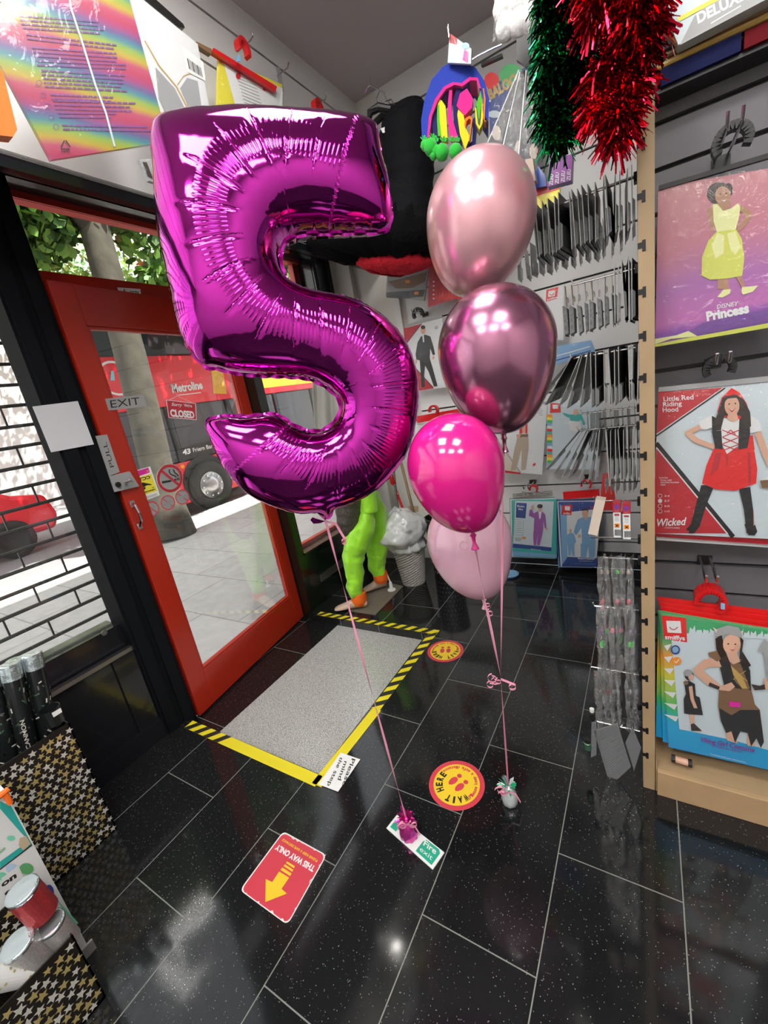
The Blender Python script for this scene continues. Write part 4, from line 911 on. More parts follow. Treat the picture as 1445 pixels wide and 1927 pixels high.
mb = MB(); slat(mb, 'y', 1.48, .016, FLX1, 0, CZ, [1.879+.098*10-.098*k for k in range(29)], 'slat_grey_shaded'); struct(mb.build('wall_display'))
t = thing('base_unit', 'pale wooden plinth under the hanging costume packs', 'shelf unit', (1.3, 1.3, 0)); mb = MB().box((.022, 1.235, 0), (FLX1, 1.253, .094), 'wood'); bev(mb.build('front_board', t), .002)
MB().box((.022, 1.253, .078), (FLX1, 1.478, .092), 'wood_pale').build('top_board', t); MB().box((.018, 1.25, .0), (.0215, 1.478, .125), 'wood_pale').build('end_board', t)
def c3(x, y): return (960+x/2.979, y/2.979)
def c6(x, y): return (960+x/2.979, 480+y/2.979)
def c8(x, y): return (960+x/2.979, 960+y/2.979)
class Pen:
    """draws flat printing on a plane from crop coordinates"""
    def __init__(s, P, cf, base=.002, mb=None): s.P, s.cf, s.c, s.mb = P, cf, base, mb or MB(); s.k = 0
    def f(s, x, y, c=0): return s.P(*s.cf(x, y), c)
    def sh(s, pts, mat): s.k += 1; s.mb.shape(s.f, pts, mat, s.c+s.k*.00012); return s
    def el(s, x, y, rx, ry, mat, n=20): s.k += 1; s.mb.disc(s.f, x, y, rx, ry, mat, s.c+s.k*.00012, n); return s
    def ring(s, x, y, r, q, mat): s.k += 1; s.mb.ring(s.f, x, y, r, r, q, mat, s.c+s.k*.00012, 24); return s
    def ln(s, pts, w_, mat):
        s.k += 1
        for (x0, y0), (x1, y1) in zip(pts, pts[1:]):
            L_ = math.hypot(x1-x0, y1-y0)+1e-6; a = -(y1-y0)/L_*w_/2; b_ = (x1-x0)/L_*w_/2
            s.mb.shape(s.f, [(x0-a, y0-b_), (x1-a, y1-b_), (x1+a, y1+b_), (x0+a, y0+b_)], mat, s.c+s.k*.00012)
        return s
    def tx(s, st, a, b_, u, mat, bold=.02, shear=0): s.k += 1; c = s.c+s.k*.00012; s.mb.text(st, s.f(*a, c), s.f(*b_, c), s.f(*u, c), mat, bold, shear); return s
# ---- print colours
for nm, c in dict(p_white=(.78, .80, .82), p_pale=(.62, .72, .78), p_red=(.52, .02, .035), p_red2=(.78, .02, .02), p_black=(.015, .015, .017), p_hair=(.035, .022, .018), p_skin=(.72, .42, .30), p_skin2=(.42, .22, .13), p_lime=(.62, .66, .10), p_lime2=(.75, .78, .35), p_purple=(.34, .10, .40), p_purple2=(.16, .05, .30), p_brown=(.22, .12, .06), p_gold=(.55, .36, .10), p_green=(.05, .45, .12), p_yellow=(.85, .75, .05), p_blue=(.02, .35, .75), p_navy=(.02, .06, .28), p_sky=(.22, .45, .72), p_teal=(.05, .45, .42), p_grey=(.35, .36, .37), p_magenta=(.75, .02, .35), p_orange=(.9, .30, .02), p_tan=(.50, .40, .30), p_cream=(.72, .62, .52), p_violet=(.20, .05, .28)).items(): M(nm, c, .35, coat=.3)
def ramp_mat(name, stops, axis, scale, off, noise=.03, ns=4, rep=False, slope=(0, 0, 0), rough=.3, coat=.4):
    m, N, L, b = nodes(name); MATS[name] = m
    g = N.new('ShaderNodeNewGeometry'); dt = N.new('ShaderNodeVectorMath'); dt.operation = 'DOT_PRODUCT'; L.new(g.outputs['Position'], dt.inputs[0]); dt.inputs[1].default_value = axis
    nz = N.new('ShaderNodeTexNoise'); nz.inputs['Scale'].default_value = ns; nz.inputs['Detail'].default_value = 3; L.new(g.outputs['Position'], nz.inputs[0])
    a = N.new('ShaderNodeMath'); a.operation = 'MULTIPLY_ADD'; L.new(nz.outputs[0], a.inputs[0]); a.inputs[1].default_value = noise; L.new(dt.outputs['Value'], a.inputs[2])
    s = N.new('ShaderNodeMath'); s.operation = 'MULTIPLY_ADD'; L.new(a.outputs[0], s.inputs[0]); s.inputs[1].default_value = scale; s.inputs[2].default_value = off
    o = s.outputs[0]
    if rep: f = N.new('ShaderNodeMath'); f.operation = 'FRACT'; L.new(o, f.inputs[0]); o = f.outputs[0]
    cr = N.new('ShaderNodeValToRGB'); L.new(o, cr.inputs[0]); e = cr.color_ramp.elements
    while len(e) < len(stops): e.new(.5)
    for i, (p, c) in enumerate(stops): e[i].position = p; e[i].color = (*c, 1)
    L.new(cr.outputs[0], b.inputs['Base Color']); b.inputs['Roughness'].default_value = rough; b.inputs['Coat Weight'].default_value = coat
    return m
ramp_mat('princess_bg', [(0, (.10, .03, .25)), (.16, (.22, .05, .38)), (.22, (.48, .12, .42)), (.45, (.38, .12, .40)), (.7, (.50, .16, .24)), (1, (.55, .22, .26))], (0, 0, 1), 1/.34, -1.36/.34, .05, 9)
ramp_mat('rainbow_print', [(0, (.46, .03, .10)), (.16, (.50, .07, .15)), (.30, (.50, .36, .03)), (.46, (.26, .42, .06)), (.60, (.05, .24, .30)), (.72, (.12, .10, .28)), (.86, (.38, .04, .18)), (1, (.46, .03, .10))], (0, -.16, 1), 1/.125, .05, .03, 5, True)
ramp_mat('viking_border', [(0, (.30, .10, .55)), (.12, (.02, .35, .78)), (.40, (.02, .40, .75)), (.55, (.05, .50, .15)), (.75, (.70, .65, .05)), (.88, (.80, .35, .05)), (1, (.05, .40, .15))], (0, 0, 1), 1/.50, -.09/.5, .07, 14)

clear('acc_film', (.80, .82, .84), .20, .12, .12, .8, 18); M('dark_navy', (.008, .012, .07), .7, spec=.15); M('dark_red', (.16, .006, .012), .7, spec=.15)
def pack(name, label, cat, P, corners, mat, cf=None, thick=.012, film='film', bag=.008, extra=0, loc=None):
    """hanging pack: printed card with clear bag; corners BL, BR, TR, TL in crop px. returns thing, pen"""
    cf = cf or (lambda x, y: (x, y)); q = [P(*cf(*c)) for c in corners]; t = thing(name, label, cat, tuple(sum(q, Vector())/4))
    MB().slab(q, -P.n*thick, mat).build('insert_card', t)
    qc = sum(q, Vector())/4; qq = [qc+(v-qc)*(1+.035)+P.n*bag for v in q]
    b_ = MB(); n = 14; Q = Quad(*qq); vs = []; rr = random.Random(len(label))
    for i in range(n+1):
        for j in range(n+1):
            u, v = j/n, i/n; e = min(u, 1-u, v, 1-v); vs.append(Q(u, v)+P.n*(-bag*1.2 if e < .001 else rr.uniform(-.0012, .0022)))
    b_.add(vs, [(i*(n+1)+j, i*(n+1)+j+1, (i+1)*(n+1)+j+1, (i+1)*(n+1)+j) for i in range(n) for j in range(n)], film); b_.build('clear_bag', t, smooth=True)
    return t, Pen(P, cf, .0012)
def done(pen, t, name='printed_picture'): return pen.mb.build(name, t)
def hook_clip(c, r, mat, label, ring_=True, dirn=None, name='hanger_hook'):
    """round plastic hanger hook on a metal arm"""
    t = thing(name, label, 'hanger', tuple(c)); c = Vector(c); mb = MB()
    pts = [c+Vector((r*math.cos(a), 0, r*math.sin(a))) for a in np.linspace(-.5, PI+.6, 16)]
    for i in range(len(pts)-1): mb.obox((pts[i]+pts[i+1])/2, (pts[i+1]-pts[i])/2*1.1, Vector((0, .012, 0)), ((pts[i]+pts[i+1])/2-c).normalized()*r*.28, mat)
    mb.build('hook_body', t); return t
P136 = PL('y', 1.36); P132 = PL('y', 1.30)
# arms on the right slatwall
def arm(x, z, y1, label, wall=1.478, mat='chrome', gap=.012):
    t = thing('display_hook', label, 'display hook', (x, wall, z)); MB().box((x-.018, wall-.004, z-.02), (x+.018, wall-.0002, z+.006), 'black_plastic').build('back_plate', t)
    for s in (-1, 1): MB().tube([(x+s*gap, wall-.004, z), (x+s*gap, y1+.01, z), (x+s*gap, y1, z+.022)], .0035, mat, 8).build('prong', t)
    return t
a_ = U(1371, 262, 'y', 1.36); arm(a_.x, a_.z, 1.27, 'double chrome prong arm above the pink and purple dress pack')
hook_clip((a_.x+.004, 1.345, a_.z-.012), .028, 'black_plastic', 'round black hanger hook above the pink and purple dress pack')
# 1 dress pack
t, pn = pack('costume_pack', 'pink and purple costume pack showing a child in a yellow-green dress', 'costume pack', P136, [(812, 515), (1640, 375), (1640, -520), (830, -380)], 'princess_bg', c6)
mb = MB().slab([P136(*c3(833, 1066), .004), P136(*c3(1640, 830), .004), P136(*c3(1640, 800), .004), P136(*c3(833, 1040), .004)], (0, .012, 0), 'black_plastic'); mb.build('hanger_bar', t)
p3 = Pen(P136, c3, .0014, pn.mb)
pn.sh([(812, 515), (1640, 375), (1640, 345), (1100, 445), (960, 470), (812, 500)], 'p_lime').sh([(812, 500), (900, 470), (1050, 455), (1000, 425), (930, 450), (812, 470)], 'p_lime2')
pn.sh([(1000, 430), (1080, 380), (1640, 260), (1640, 345), (1100, 440)], 'p_purple2')
p3.sh([(1130, 1300), (1110, 1240), (1105, 1170), (1135, 1160), (1150, 1230), (1140, 1300)], 'p_skin2').sh([(1285, 1150), (1330, 1165), (1357, 1195), (1340, 1240), (1295, 1290), (1270, 1300), (1275, 1270), (1318, 1215), (1300, 1190), (1275, 1180)], 'p_skin2')
p3.sh([(1165, 1430), (1162, 1620), (1200, 1620), (1215, 1430)], 'p_skin2')
p3.sh([(1135, 1145), (1165, 1140), (1190, 1180), (1235, 1170), (1275, 1140), (1290, 1160), (1280, 1230), (1262, 1290), (1160, 1310), (1140, 1240)], 'p_lime2')
p3.sh([(1155, 1300), (1265, 1285), (1298, 1340), (1312, 1450), (1300, 1545), (1225, 1560), (1120, 1568), (1072, 1545), (1075, 1440), (1110, 1350)], 'p_lime').sh([(1160, 1305), (1200, 1320), (1195, 1420), (1150, 1450), (1130, 1380)], 'p_lime2').sh([(1215, 1310), (1262, 1295), (1290, 1380), (1262, 1430), (1235, 1400)], 'p_lime2')
p3.sh([(1168, 1130), (1225, 1120), (1240, 1150), (1200, 1185), (1165, 1150)], 'p_skin2').el(1170, 1082, 66, 62, 'p_hair').el(1225, 1065, 22, 40, 'p_hair').el(1192, 1098, 44, 54, 'p_skin2').el(1178, 1088, 5, 4, 'p_black').el(1210, 1084, 5, 4, 'p_black').sh([(1180, 1120), (1198, 1124), (1214, 1114), (1200, 1130)], 'p_white')
pn.sh([(1180, 110), (1210, 105), (1230, 190), (1210, 205), (1195, 195)], 'p_skin2').sh([(1160, 235), (1195, 195), (1235, 190), (1232, 215), (1190, 238)], 'p_lime2').sh([(1255, 100), (1285, 90), (1315, 170), (1300, 185)], 'p_skin2').sh([(1295, 205), (1300, 180), (1350, 175), (1390, 170), (1360, 205), (1305, 222)], 'p_lime2')
pn.tx('DISNEY', (1158, 302), (1282, 281), (1155, 278), 'p_white', .01, .2).tx('Princess', (1102, 368), (1340, 320), (1096, 318), 'p_white', .05)
done(pn, t)
# extra green fabric seen at the left edge of the pack
# 2 red riding hood pack
a_ = U(1352, 690, 'y', 1.36); arm(a_.x, a_.z+.012, 1.28, 'chrome prong arm above the pack with the red hooded cape')
hook_clip((a_.x, 1.35, a_.z-.004), .026, 'black_plastic', 'round black hanger hook above the pack with the red hooded cape')
t, pn = pack('costume_pack', 'Little Red Riding Hood costume pack showing a child in a red hood and skirt', 'costume pack', P136, [(795, 1560), (1640, 1600), (1640, 690), (832, 765)], 'p_pale', c6)
mb = MB().slab([P136(*c6(830, 768), .004), P136(*c6(1640, 690), .004), P136(*c6(1640, 660), .004), P136(*c6(832, 742), .004)], (0, .01, 0), 'p_grey'); mb.build('header_strip', t)
pn.sh([(832, 768), (1195, 742), (822, 1000)], 'p_red').sh([(820, 1080), (1220, 1560), (795, 1560)], 'p_red').ln([(1205, 745), (818, 1015)], 7, 'p_black').ln([(818, 1055), (1250, 1580)], 26, 'p_black').ln([(820, 1080), (1220, 1565)], 7, 'p_white').ln([(1200, 740), (820, 1004)], 4, 'p_white')
pn.tx('Little Red', (860, 820), (1028, 808), (858, 793), 'p_white', .012).tx('Riding', (857, 850), (962, 843), (855, 824), 'p_white', .012).tx('Hood', (855, 880), (942, 876), (853, 854), 'p_white', .012)
pn.tx('Includes:', (835, 1252), (885, 1252), (835, 1243), 'p_white', .01).tx('Dress with', (842, 1266), (905, 1266), (842, 1256), 'p_white', .01).tx('attached hooded', (842, 1278), (945, 1278), (842, 1268), 'p_white', .01).tx('cape', (842, 1291), (870, 1291), (842, 1281), 'p_white', .01)
for y, s in ((1350, '3-4'), (1378, '5-7'), (1407, '8-10'), (1436, '11-13')): pn.ring(840, y, 12, .82, 'p_white').tx(s, (865, y+5), (892, y+5), (865, y-5), 'p_white', .02)
pn.el(840, 1378, 10, 10, 'p_white').tx('Wicked', (825, 1520), (990, 1512), (822, 1478), 'p_white', .02, .3).tx('COSTUMES', (865, 1532), (950, 1534), (865, 1524), 'p_white', .0)
# figure
pn.sh([(1070, 1290), (1145, 1290), (1100, 1400), (1062, 1520), (1030, 1560), (1000, 1560), (1030, 1440)], 'p_black').sh([(1282, 1310), (1345, 1300), (1362, 1430), (1365, 1560), (1325, 1560), (1310, 1430)], 'p_black')
pn.sh([(1325, 1010), (1360, 1010), (1370, 1095), (1335, 1100)], 'p_red2').sh([(1140, 1085), (1365, 1075), (1385, 1200), (1378, 1280), (1260, 1322), (1150, 1312), (1075, 1280), (1100, 1180)], 'p_red2').sh([(1150, 1110), (1185, 1105), (1165, 1200), (1120, 1240)], 'p_red').sh([(1205, 1115), (1222, 1130), (1215, 1200)], 'p_red').sh([(1330, 1100), (1345, 1110), (1350, 1280), (1335, 1290)], 'p_red')
pn.sh([(1060, 935), (1140, 890), (1150, 960), (1095, 980), (1060, 970)], 'p_white').sh([(1350, 900), (1395, 930), (1412, 985), (1340, 1000)], 'p_white')
pn.sh([(1060, 950), (1070, 975), (1020, 1000), (1060, 1030), (1150, 1065), (1140, 1090), (1030, 1050), (985, 1010), (978, 990)], 'p_skin').sh([(1370, 1000), (1405, 985), (1440, 1080), (1470, 1160), (1445, 1190), (1410, 1110)], 'p_skin')
pn.sh([(1170, 920), (1300, 905), (1330, 960), (1290, 1060), (1215, 1115), (1185, 1060), (1165, 990)], 'p_white').sh([(1130, 900), (1180, 930), (1190, 1090), (1150, 1085), (1132, 1000)], 'p_black').sh([(1285, 910), (1340, 890), (1345, 1000), (1330, 1080), (1278, 1092), (1280, 1000)], 'p_black')
pn.ln([(1188, 980), (1285, 1020)], 5, 'p_red').ln([(1285, 980), (1190, 1020)], 5, 'p_red').ln([(1190, 1022), (1282, 1060)], 5, 'p_red').ln([(1285, 1020), (1188, 1060)], 5, 'p_red').ln([(1190, 1062), (1270, 1095)], 5, 'p_red').ln([(1282, 1060), (1195, 1095)], 5, 'p_red').ln([(1215, 1000), (1235, 980), (1262, 1005)], 5, 'p_red2')
pn.sh([(1240, 745), (1285, 770), (1325, 830), (1345, 900), (1250, 930), (1160, 880), (1185, 800)], 'p_red2').sh([(1190, 800), (1260, 780), (1310, 810), (1345, 880), (1350, 960), (1315, 980), (1290, 900), (1200, 900), (1180, 980), (1135, 960), (1165, 880)], 'p_hair')
pn.sh([(1222, 890), (1270, 885), (1280, 925), (1245, 935), (1215, 920)], 'p_skin').el(1243, 845, 42, 56, 'p_skin').sh([(1195, 830), (1205, 790), (1280, 785), (1292, 830), (1270, 800), (1220, 805)], 'p_hair').el(1227, 835, 5, 4, 'p_black').el(1262, 832, 5, 4, 'p_black').sh([(1220, 858), (1242, 868), (1265, 856), (1243, 882)], 'p_red').sh([(1226, 861), (1243, 867), (1260, 859), (1243, 872)], 'p_white')
pn.sh([(1400, 1265), (1470, 1255), (1470, 1305), (1412, 1305)], 'p_brown').sh([(1405, 1262), (1440, 1245), (1470, 1260)], 'p_white')
pw = Pen(P136, c8, .003, pn.mb); pw.sh([(1030, 0), (1065, 0), (1066, 35), (1045, 75), (1015, 80)], 'p_skin').sh([(985, 110), (1015, 75), (1045, 78), (1072, 60), (1060, 90), (1010, 118)], 'p_black').sh([(1325, 0), (1365, 0), (1370, 100), (1330, 100)], 'p_skin').sh([(1312, 80), (1330, 75), (1345, 110), (1372, 80), (1385, 120), (1370, 142), (1335, 140)], 'p_black')
done(pn, t)
for k in (1, 2): 
    q = [P136(*c8(808+6*k, 128+20*k), -.012*k), P136(*c8(1640, 190+16*k), -.012*k), P136(*c8(1640, 60), -.012*k), P136(*c8(810, 20), -.012*k)]
    tag(MB().slab(q, (0, .006, 0), 'p_red' if k == 1 else 'p_white').build('costume_pack'), ('red edged pack hanging directly behind the red hood pack', 'white edged pack hanging rearmost behind the red hood pack')[k-1], 'costume pack')
# 3 viking pack
a_ = U(1336, 1092, 'y', 1.34); arm(a_.x, a_.z+.01, 1.30, 'prong arm holding the red hanger of the colourful pack near the floor')
tt = thing('red_hanger', 'red plastic hanger holding the colourful pack with a helmeted child', 'hanger', tuple(P132(1336, 1130)))
mb = MB(); c = P132(1336, 1128, -.02); pts = [c+Vector((.030*math.cos(a), 0, .034*math.sin(a))) for a in np.linspace(-.9, PI+.2, 18)]
for i in range(17): mb.obox((pts[i]+pts[i+1])/2, (pts[i+1]-pts[i])/2*1.15, Vector((0, .022, 0)), ((pts[i]+pts[i+1])/2-c).normalized()*.007, 'red_plastic')
mb.build('hook', tt); P130 = PL('y', 1.30)
for k in range(4): MB().slab([P130(*c8(850-8*k, 585-26*k), -.008*k), P130(*c8(1640, 720-34*k), -.008*k), P130(*c8(1640, 690-34*k), -.008*k), P130(*c8(850-8*k, 566-26*k), -.008*k)], (0, .005, 0), 'red_plastic').build('bar', tt)
MB().slab([P130(1356, 1135, .003), P130(1364, 1136, .003), P130(1364, 1147, .003), P130(1356, 1146, .003)], (0, .002, 0), 'p_sky').build('size_tab', tt)
P128 = PL('y', 1.27)
t, pn = pack('costume_pack', 'rainbow bordered Viking girl costume pack nearest the wooden plinth', 'costume pack', P128, [(888, 1328), (1640, 1500), (1640, 700), (845, 590)], 'viking_border', c8)
pn.sh([(900, 684), (1440, 722), (1640, 735), (1640, 1400), (1250, 1290), (1000, 1238), (948, 1228)], 'p_pale').sh([(848, 590), (985, 605), (992, 742), (862, 722)], 'p_red2').sh([(874, 620), (954, 622), (960, 690), (882, 686)], 'p_white').ln([(892, 655), (905, 668), (922, 670), (940, 655)], 5, 'p_red')
pn.tx('smiffys', (868, 722), (980, 730), (866, 698), 'p_white', .03)
for k in range(14): pn.sh([(862+5*k*0, 760+32*k), (905+3.2*k, 750+34*k), (880+4*k, 790+33*k)], 'p_white') if k % 2 == 0 else None
for k in range(16): x = 1000+38*k; pn.sh([(x, 695+2.4*k), (x+8, 655+2.4*k+(k*37 % 22)), (x+22, 670+2.4*k), (x+34, 645+2.6*k+(k*23 % 25)), (x+42, 700+2.4*k)], 'p_pale')
pn.ring(926, 783, 26, .7, 'p_navy').el(926, 783, 16, 16, 'p_sky').el(932, 846, 27, 23, 'p_orange').ln([(920, 846), (930, 856), (948, 836)], 5, 'p_white')
# small figure
pn.sh([(1005, 1140), (1032, 1140), (1030, 1200), (1070, 1235), (1070, 1242), (1015, 1236)], 'p_skin').sh([(1012, 1200), (1030, 1195), (1075, 1238), (1015, 1238)], 'p_hair').sh([(975, 970), (1000, 955), (1035, 975), (1040, 1040), (1062, 1050), (1080, 1150), (1000, 1145), (975, 1140), (972, 1060), (985, 1030)], 'p_black').sh([(1000, 990), (1020, 985), (1030, 1060), (1050, 1110), (1030, 1110), (1010, 1060)], 'p_skin').el(1004, 930, 26, 24, 'p_hair').el(1014, 936, 16, 18, 'p_skin').el(995, 912, 24, 20, 'p_grey').el(985, 968, 14, 12, 'p_brown')
# big figure
pn.sh([(1210, 1230), (1260, 1235), (1275, 1310), (1215, 1290)], 'p_skin').sh([(1330, 1250), (1375, 1260), (1370, 1325), (1330, 1320)], 'p_skin')
pn.sh([(1170, 1010), (1200, 985), (1350, 1000), (1372, 1090), (1400, 1120), (1422, 1300), (1405, 1335), (1380, 1280), (1350, 1325), (1330, 1250), (1290, 1240), (1260, 1305), (1240, 1240), (1210, 1250), (1180, 1180), (1165, 1100)], 'p_brown').sh([(1172, 1110), (1240, 1150), (1290, 1120), (1395, 1120), (1422, 1300), (1405, 1330), (1380, 1280), (1350, 1325), (1330, 1250), (1290, 1240), (1260, 1305), (1240, 1240), (1210, 1250), (1180, 1180)], 'p_black')
pn.sh([(1165, 840), (1200, 820), (1320, 850), (1345, 900), (1350, 1010), (1200, 990), (1180, 900)], 'p_black').sh([(1230, 850), (1290, 860), (1345, 1000), (1320, 1020), (1260, 960)], 'p_brown').sh([(1236, 870), (1300, 930), (1330, 1000), (1300, 1000), (1250, 920)], 'p_gold').ln([(1240, 885), (1330, 960)], 4, 'p_gold').ln([(1250, 950), (1320, 900)], 4, 'p_gold')
pn.sh([(1165, 830), (1185, 880), (1110, 880), (1080, 900), (1165, 970), (1200, 1000), (1180, 1010), (1110, 985), (1040, 925), (1025, 890), (1090, 835)], 'p_skin').sh([(1110, 800), (1160, 788), (1190, 830), (1160, 850), (1115, 820)], 'p_brown').sh([(1118, 965), (1175, 990), (1168, 1008), (1110, 985)], 'p_hair').sh([(1175, 990), (1240, 965), (1260, 990), (1230, 1015), (1180, 1010)], 'p_skin')
pn.sh([(1350, 975), (1400, 985), (1440, 970), (1440, 1005), (1370, 1010)], 'p_hair').sh([(1420, 940), (1470, 960), (1470, 1005), (1430, 1005)], 'p_skin').sh([(1425, 720), (1445, 740), (1460, 960), (1440, 960), (1420, 800), (1385, 795)], 'p_grey')
pn.sh([(1215, 800), (1270, 800), (1290, 850), (1250, 865), (1205, 830)], 'p_skin').sh([(1150, 720), (1185, 700), (1205, 790), (1230, 850), (1190, 850), (1155, 780)], 'p_hair').sh([(1290, 710), (1308, 730), (1300, 790), (1350, 870), (1330, 885), (1285, 830)], 'p_hair').el(1242, 752, 50, 58, 'p_skin').el(1222, 750, 6, 4, 'p_black').el(1262, 752, 6, 4, 'p_black').sh([(1228, 778), (1245, 784), (1262, 779), (1245, 790)], 'p_red')
pn.sh([(1150, 700), (1160, 665), (1220, 645), (1280, 658), (1302, 700), (1298, 715), (1225, 695), (1150, 710)], 'p_grey').sh([(1155, 690), (1135, 655), (1160, 670)], 'p_cream').sh([(1298, 690), (1308, 660), (1302, 705)], 'p_cream').sh([(1228, 1072), (1292, 1078), (1290, 1106), (1230, 1102)], 'p_magenta')
pn.tx('Viking Girl Costume', (1062, 1295), (1368, 1358), (1066, 1270), 'p_violet', .03).tx('Costume for children', (1128, 1325), (1300, 1362), (1130, 1315), 'p_violet', .02).tx('Contents and care instructions', (1120, 1370), (1320, 1418), (1122, 1362), 'p_white', .0)
done(pn, t)
for k in (1, 2):
    P_ = PL('y', 1.27+.011*k); q = [P_(*c8(888-40*k+8, 1328-30*k)), P_(*c8(1640, 1480)), P_(*c8(1640, 700)), P_(*c8(845-8*k, 590-12*k))]
    tag(MB().slab(q, (0, .006, 0), 'viking_border').build('costume_pack'), ('rainbow bordered pack directly behind the Viking girl pack', 'rainbow bordered pack rearmost behind the Viking girl pack')[k-1], 'costume pack')
mb = MB(); q = [P128(*c8(915, 1345), -.03), P128(*c8(1640, 1500), -.03), P128(*c8(1640, 1340), -.03), P128(*c8(900, 1300), -.03)]; tag(mb.slab(q, (0, .006, 0), 'p_black').build('costume_pack'), 'dark pack edge hanging low behind the Viking girl pack above the plinth', 'costume pack')
t = thing('boxed_item', 'small pink roll with black ends lying on the wooden plinth', 'box', tuple(U(1275, 1440, 'y', 1.27))); P_ = PL('y', 1.262); a = P_(1268, 1433); b_ = P_(1298, 1442)
MB().tube([a+Vector((0, .012, .0)), b_+Vector((0, .012, 0))], .010, 'p_skin', 12).build('roll_body', t); MB().tube([a+Vector((-.006, .012, 0)), a+Vector((.004, .012, 0))], .012, 'black', 12).build('end_cap', t); MB().tube([b_+Vector((-.004, .012, 0)), b_+Vector((.006, .012, 0))], .012, 'black', 12).build('end_cap', t)
# ---- top shelf goods
def cT(x, y): return (1200+x/5.669, y/5.669)
t = thing('deluxe_pack', 'pale pack lettered DELUXE on the top shelf beside the red tinsel', 'pack', (.2, 1.38, 2.02)); PT = PL('y', 1.36); mb = MB()
mb.slab([PT(*cT(430, 480)), PT(*cT(1700, -180)), PT(*cT(1700, -600)), PT(*cT(290, -600)), PT(*cT(320, 180))], (0, .035, 0), 'p_pale'); mb.build('pack_body', t)
pn = Pen(PT, cT, .001); pn.sh([(450, 480), (600, 180), (900, -120), (1700, -500), (1700, -180)], 'p_grey').sh([(420, 190), (880, -60), (900, -20), (440, 230)], 'p_yellow').tx('DELUXE', (640, 250), (1180, -30), (600, 150), 'p_white', .04, .2).ln([(780, 250), (1100, 60)], 12, 'p_white'); done(pn, t, 'lettering')
shelf = thing('shelf', 'dark shelf below the rolled gold goods at the top right', 'shelf', (.6, 1.43, 1.93))
q0 = U(1290, 163, 'y', 1.40); MB().box((.022, 1.405, q0.z+.010), (FLX1, 1.478, q0.z+.018), 'slot_black').build('shelf_board', shelf)
tag(MB().box((.03, 1.395, q0.z+.0185), (.17, 1.47, q0.z+.05), 'dark_navy').build('flat_box'), 'flat navy box on the top shelf, left of the red one', 'box')
tag(MB().box((.175, 1.395, q0.z+.0185), (.33, 1.47, q0.z+.048), 'dark_red').build('flat_box'), 'flat dark red box on the top shelf, right of the navy one', 'box')
rr = random.Random(9)
for k in range(9):
    z = q0.z+.058+.013*(k//3); y = 1.40+.022*(k % 3); tag(MB().tube([(.022, y, z+rr.uniform(-.003, .003)), (.32, y, z+rr.uniform(-.004, .006))], .0065, ('p_gold', 'p_brown', 'p_black')[(k*2+k//3) % 3], 10).build('rolled_stick'), 'thin gold and brown rolled stick on the flat boxes of the top shelf', 'stick', 'rolled gold and brown sticks on the top shelf')

# ================================================================ THIN PACKS ON THE END PANEL PRONGS
clear('blister', (.55, .58, .60), .42, .16, .1, .7, 30); clear('blister_dark', (.10, .11, .12), .55, .14, .12, .5, 30)
M('card_dark', (.018, .019, .021), .4, coat=.1); M('card_light', (.32, .32, .32), .4, coat=.3); M('card_tan', (.45, .37, .28), .5)
M('zodiac', (.20, .20, .21), .4, noise=1.0, nscale=160)
def prong(px0, px1, y, label, drop=0):
    a = U(*px0, 'y', y); b_ = U(*px1, 'y', y); z = (a.z+b_.z)/2; t = thing('display_hook', label, 'display hook', (-.017, y, z))
    MB().tube([(-.0175, y, z), (a.x, y, z), (a.x-.004, y, z+.012)], .0026, 'chrome', 8).build('prong', t); MB().box((-.024, y-.012, z-.012), (-.0175, y+.012, z+.008), 'black_plastic').build('back_clip', t); return a.x, z
def flat_pack(x, y0, y1, z0, z1, label, group, cardm='card_dark', blm='blister', bz=.5, name='blister_pack', bt=.006, hang='card_light'):
    t = thing(name, label, 'pack', (x, (y0+y1)/2, z1)); MB().box((x-.0006, y0, z0), (x+.0006, y1, z1), cardm).build('backing_card', t)
    MB().box((x-.0009, y0-.0006, z0), (x+.0009, y0+.0012, z1), hang).build('card_edge', t)
    mb = MB(); zz = z0+(z1-z0)*bz; a, b_ = y0+.006, y1-.006; vs = [(x+.0007, a, z0+.004), (x+.0007, b_, z0+.004), (x+.0007, b_, zz), (x+.0007, a, zz), (x+bt, a+.004, z0+.008), (x+bt, b_-.004, z0+.008), (x+bt, b_-.004, zz-.006), (x+bt, a+.004, zz-.006)]
    mb.add(vs, [(4, 5, 6, 7), (0, 1, 5, 4), (1, 2, 6, 5), (2, 3, 7, 6), (3, 0, 4, 7)], blm); mb.build('blister', t); t['group'] = group; return t
def row(xa, xb, n, y0, y1, z0, z1, what, group, seed, fan=0, **kw):
    rr = random.Random(seed); first = None; lab = what
    for k in range(n):
        x = xa+(xb-xa)*k/(n-1) if n > 1 else xa
        if first is None: first = flat_pack(x, y0, y1, z0, z1, lab, group, **kw); o = first; x0_ = x
        else: o = dup(first, (x-x0_, 0, 0), lab, group)
        o.location.z = first.location.z; o.location.z += 0 if k == 0 else rr.uniform(-.004, .004)
        f = max(0, 1-k/max(1, fan)) if fan else 0; o.rotation_euler = (0, rr.uniform(-.04, .04)+f*.75, rr.uniform(-.09, .09))
    return first
xt, zt1 = prong((1030, 398), (1185, 333), 1.32, 'chrome prong holding the highest row of blister packs')
row(-.245, -.028, 19, 1.27, 1.42, 1.625, 1.748, 'thin grey blister pack in the highest row on the end panel', 'blister packs in the highest row on the end panel', 1)
row(-.34, -.06, 14, 1.50, 1.58, 1.63, 1.72, 'pale blister pack in the rear row behind the highest packs', 'pale blister packs in the rear row of the end panel', 2, cardm='card_light')
xt, z2 = prong((1079, 537), (1200, 503), 1.30, 'chrome prong holding the patterned grey cards')
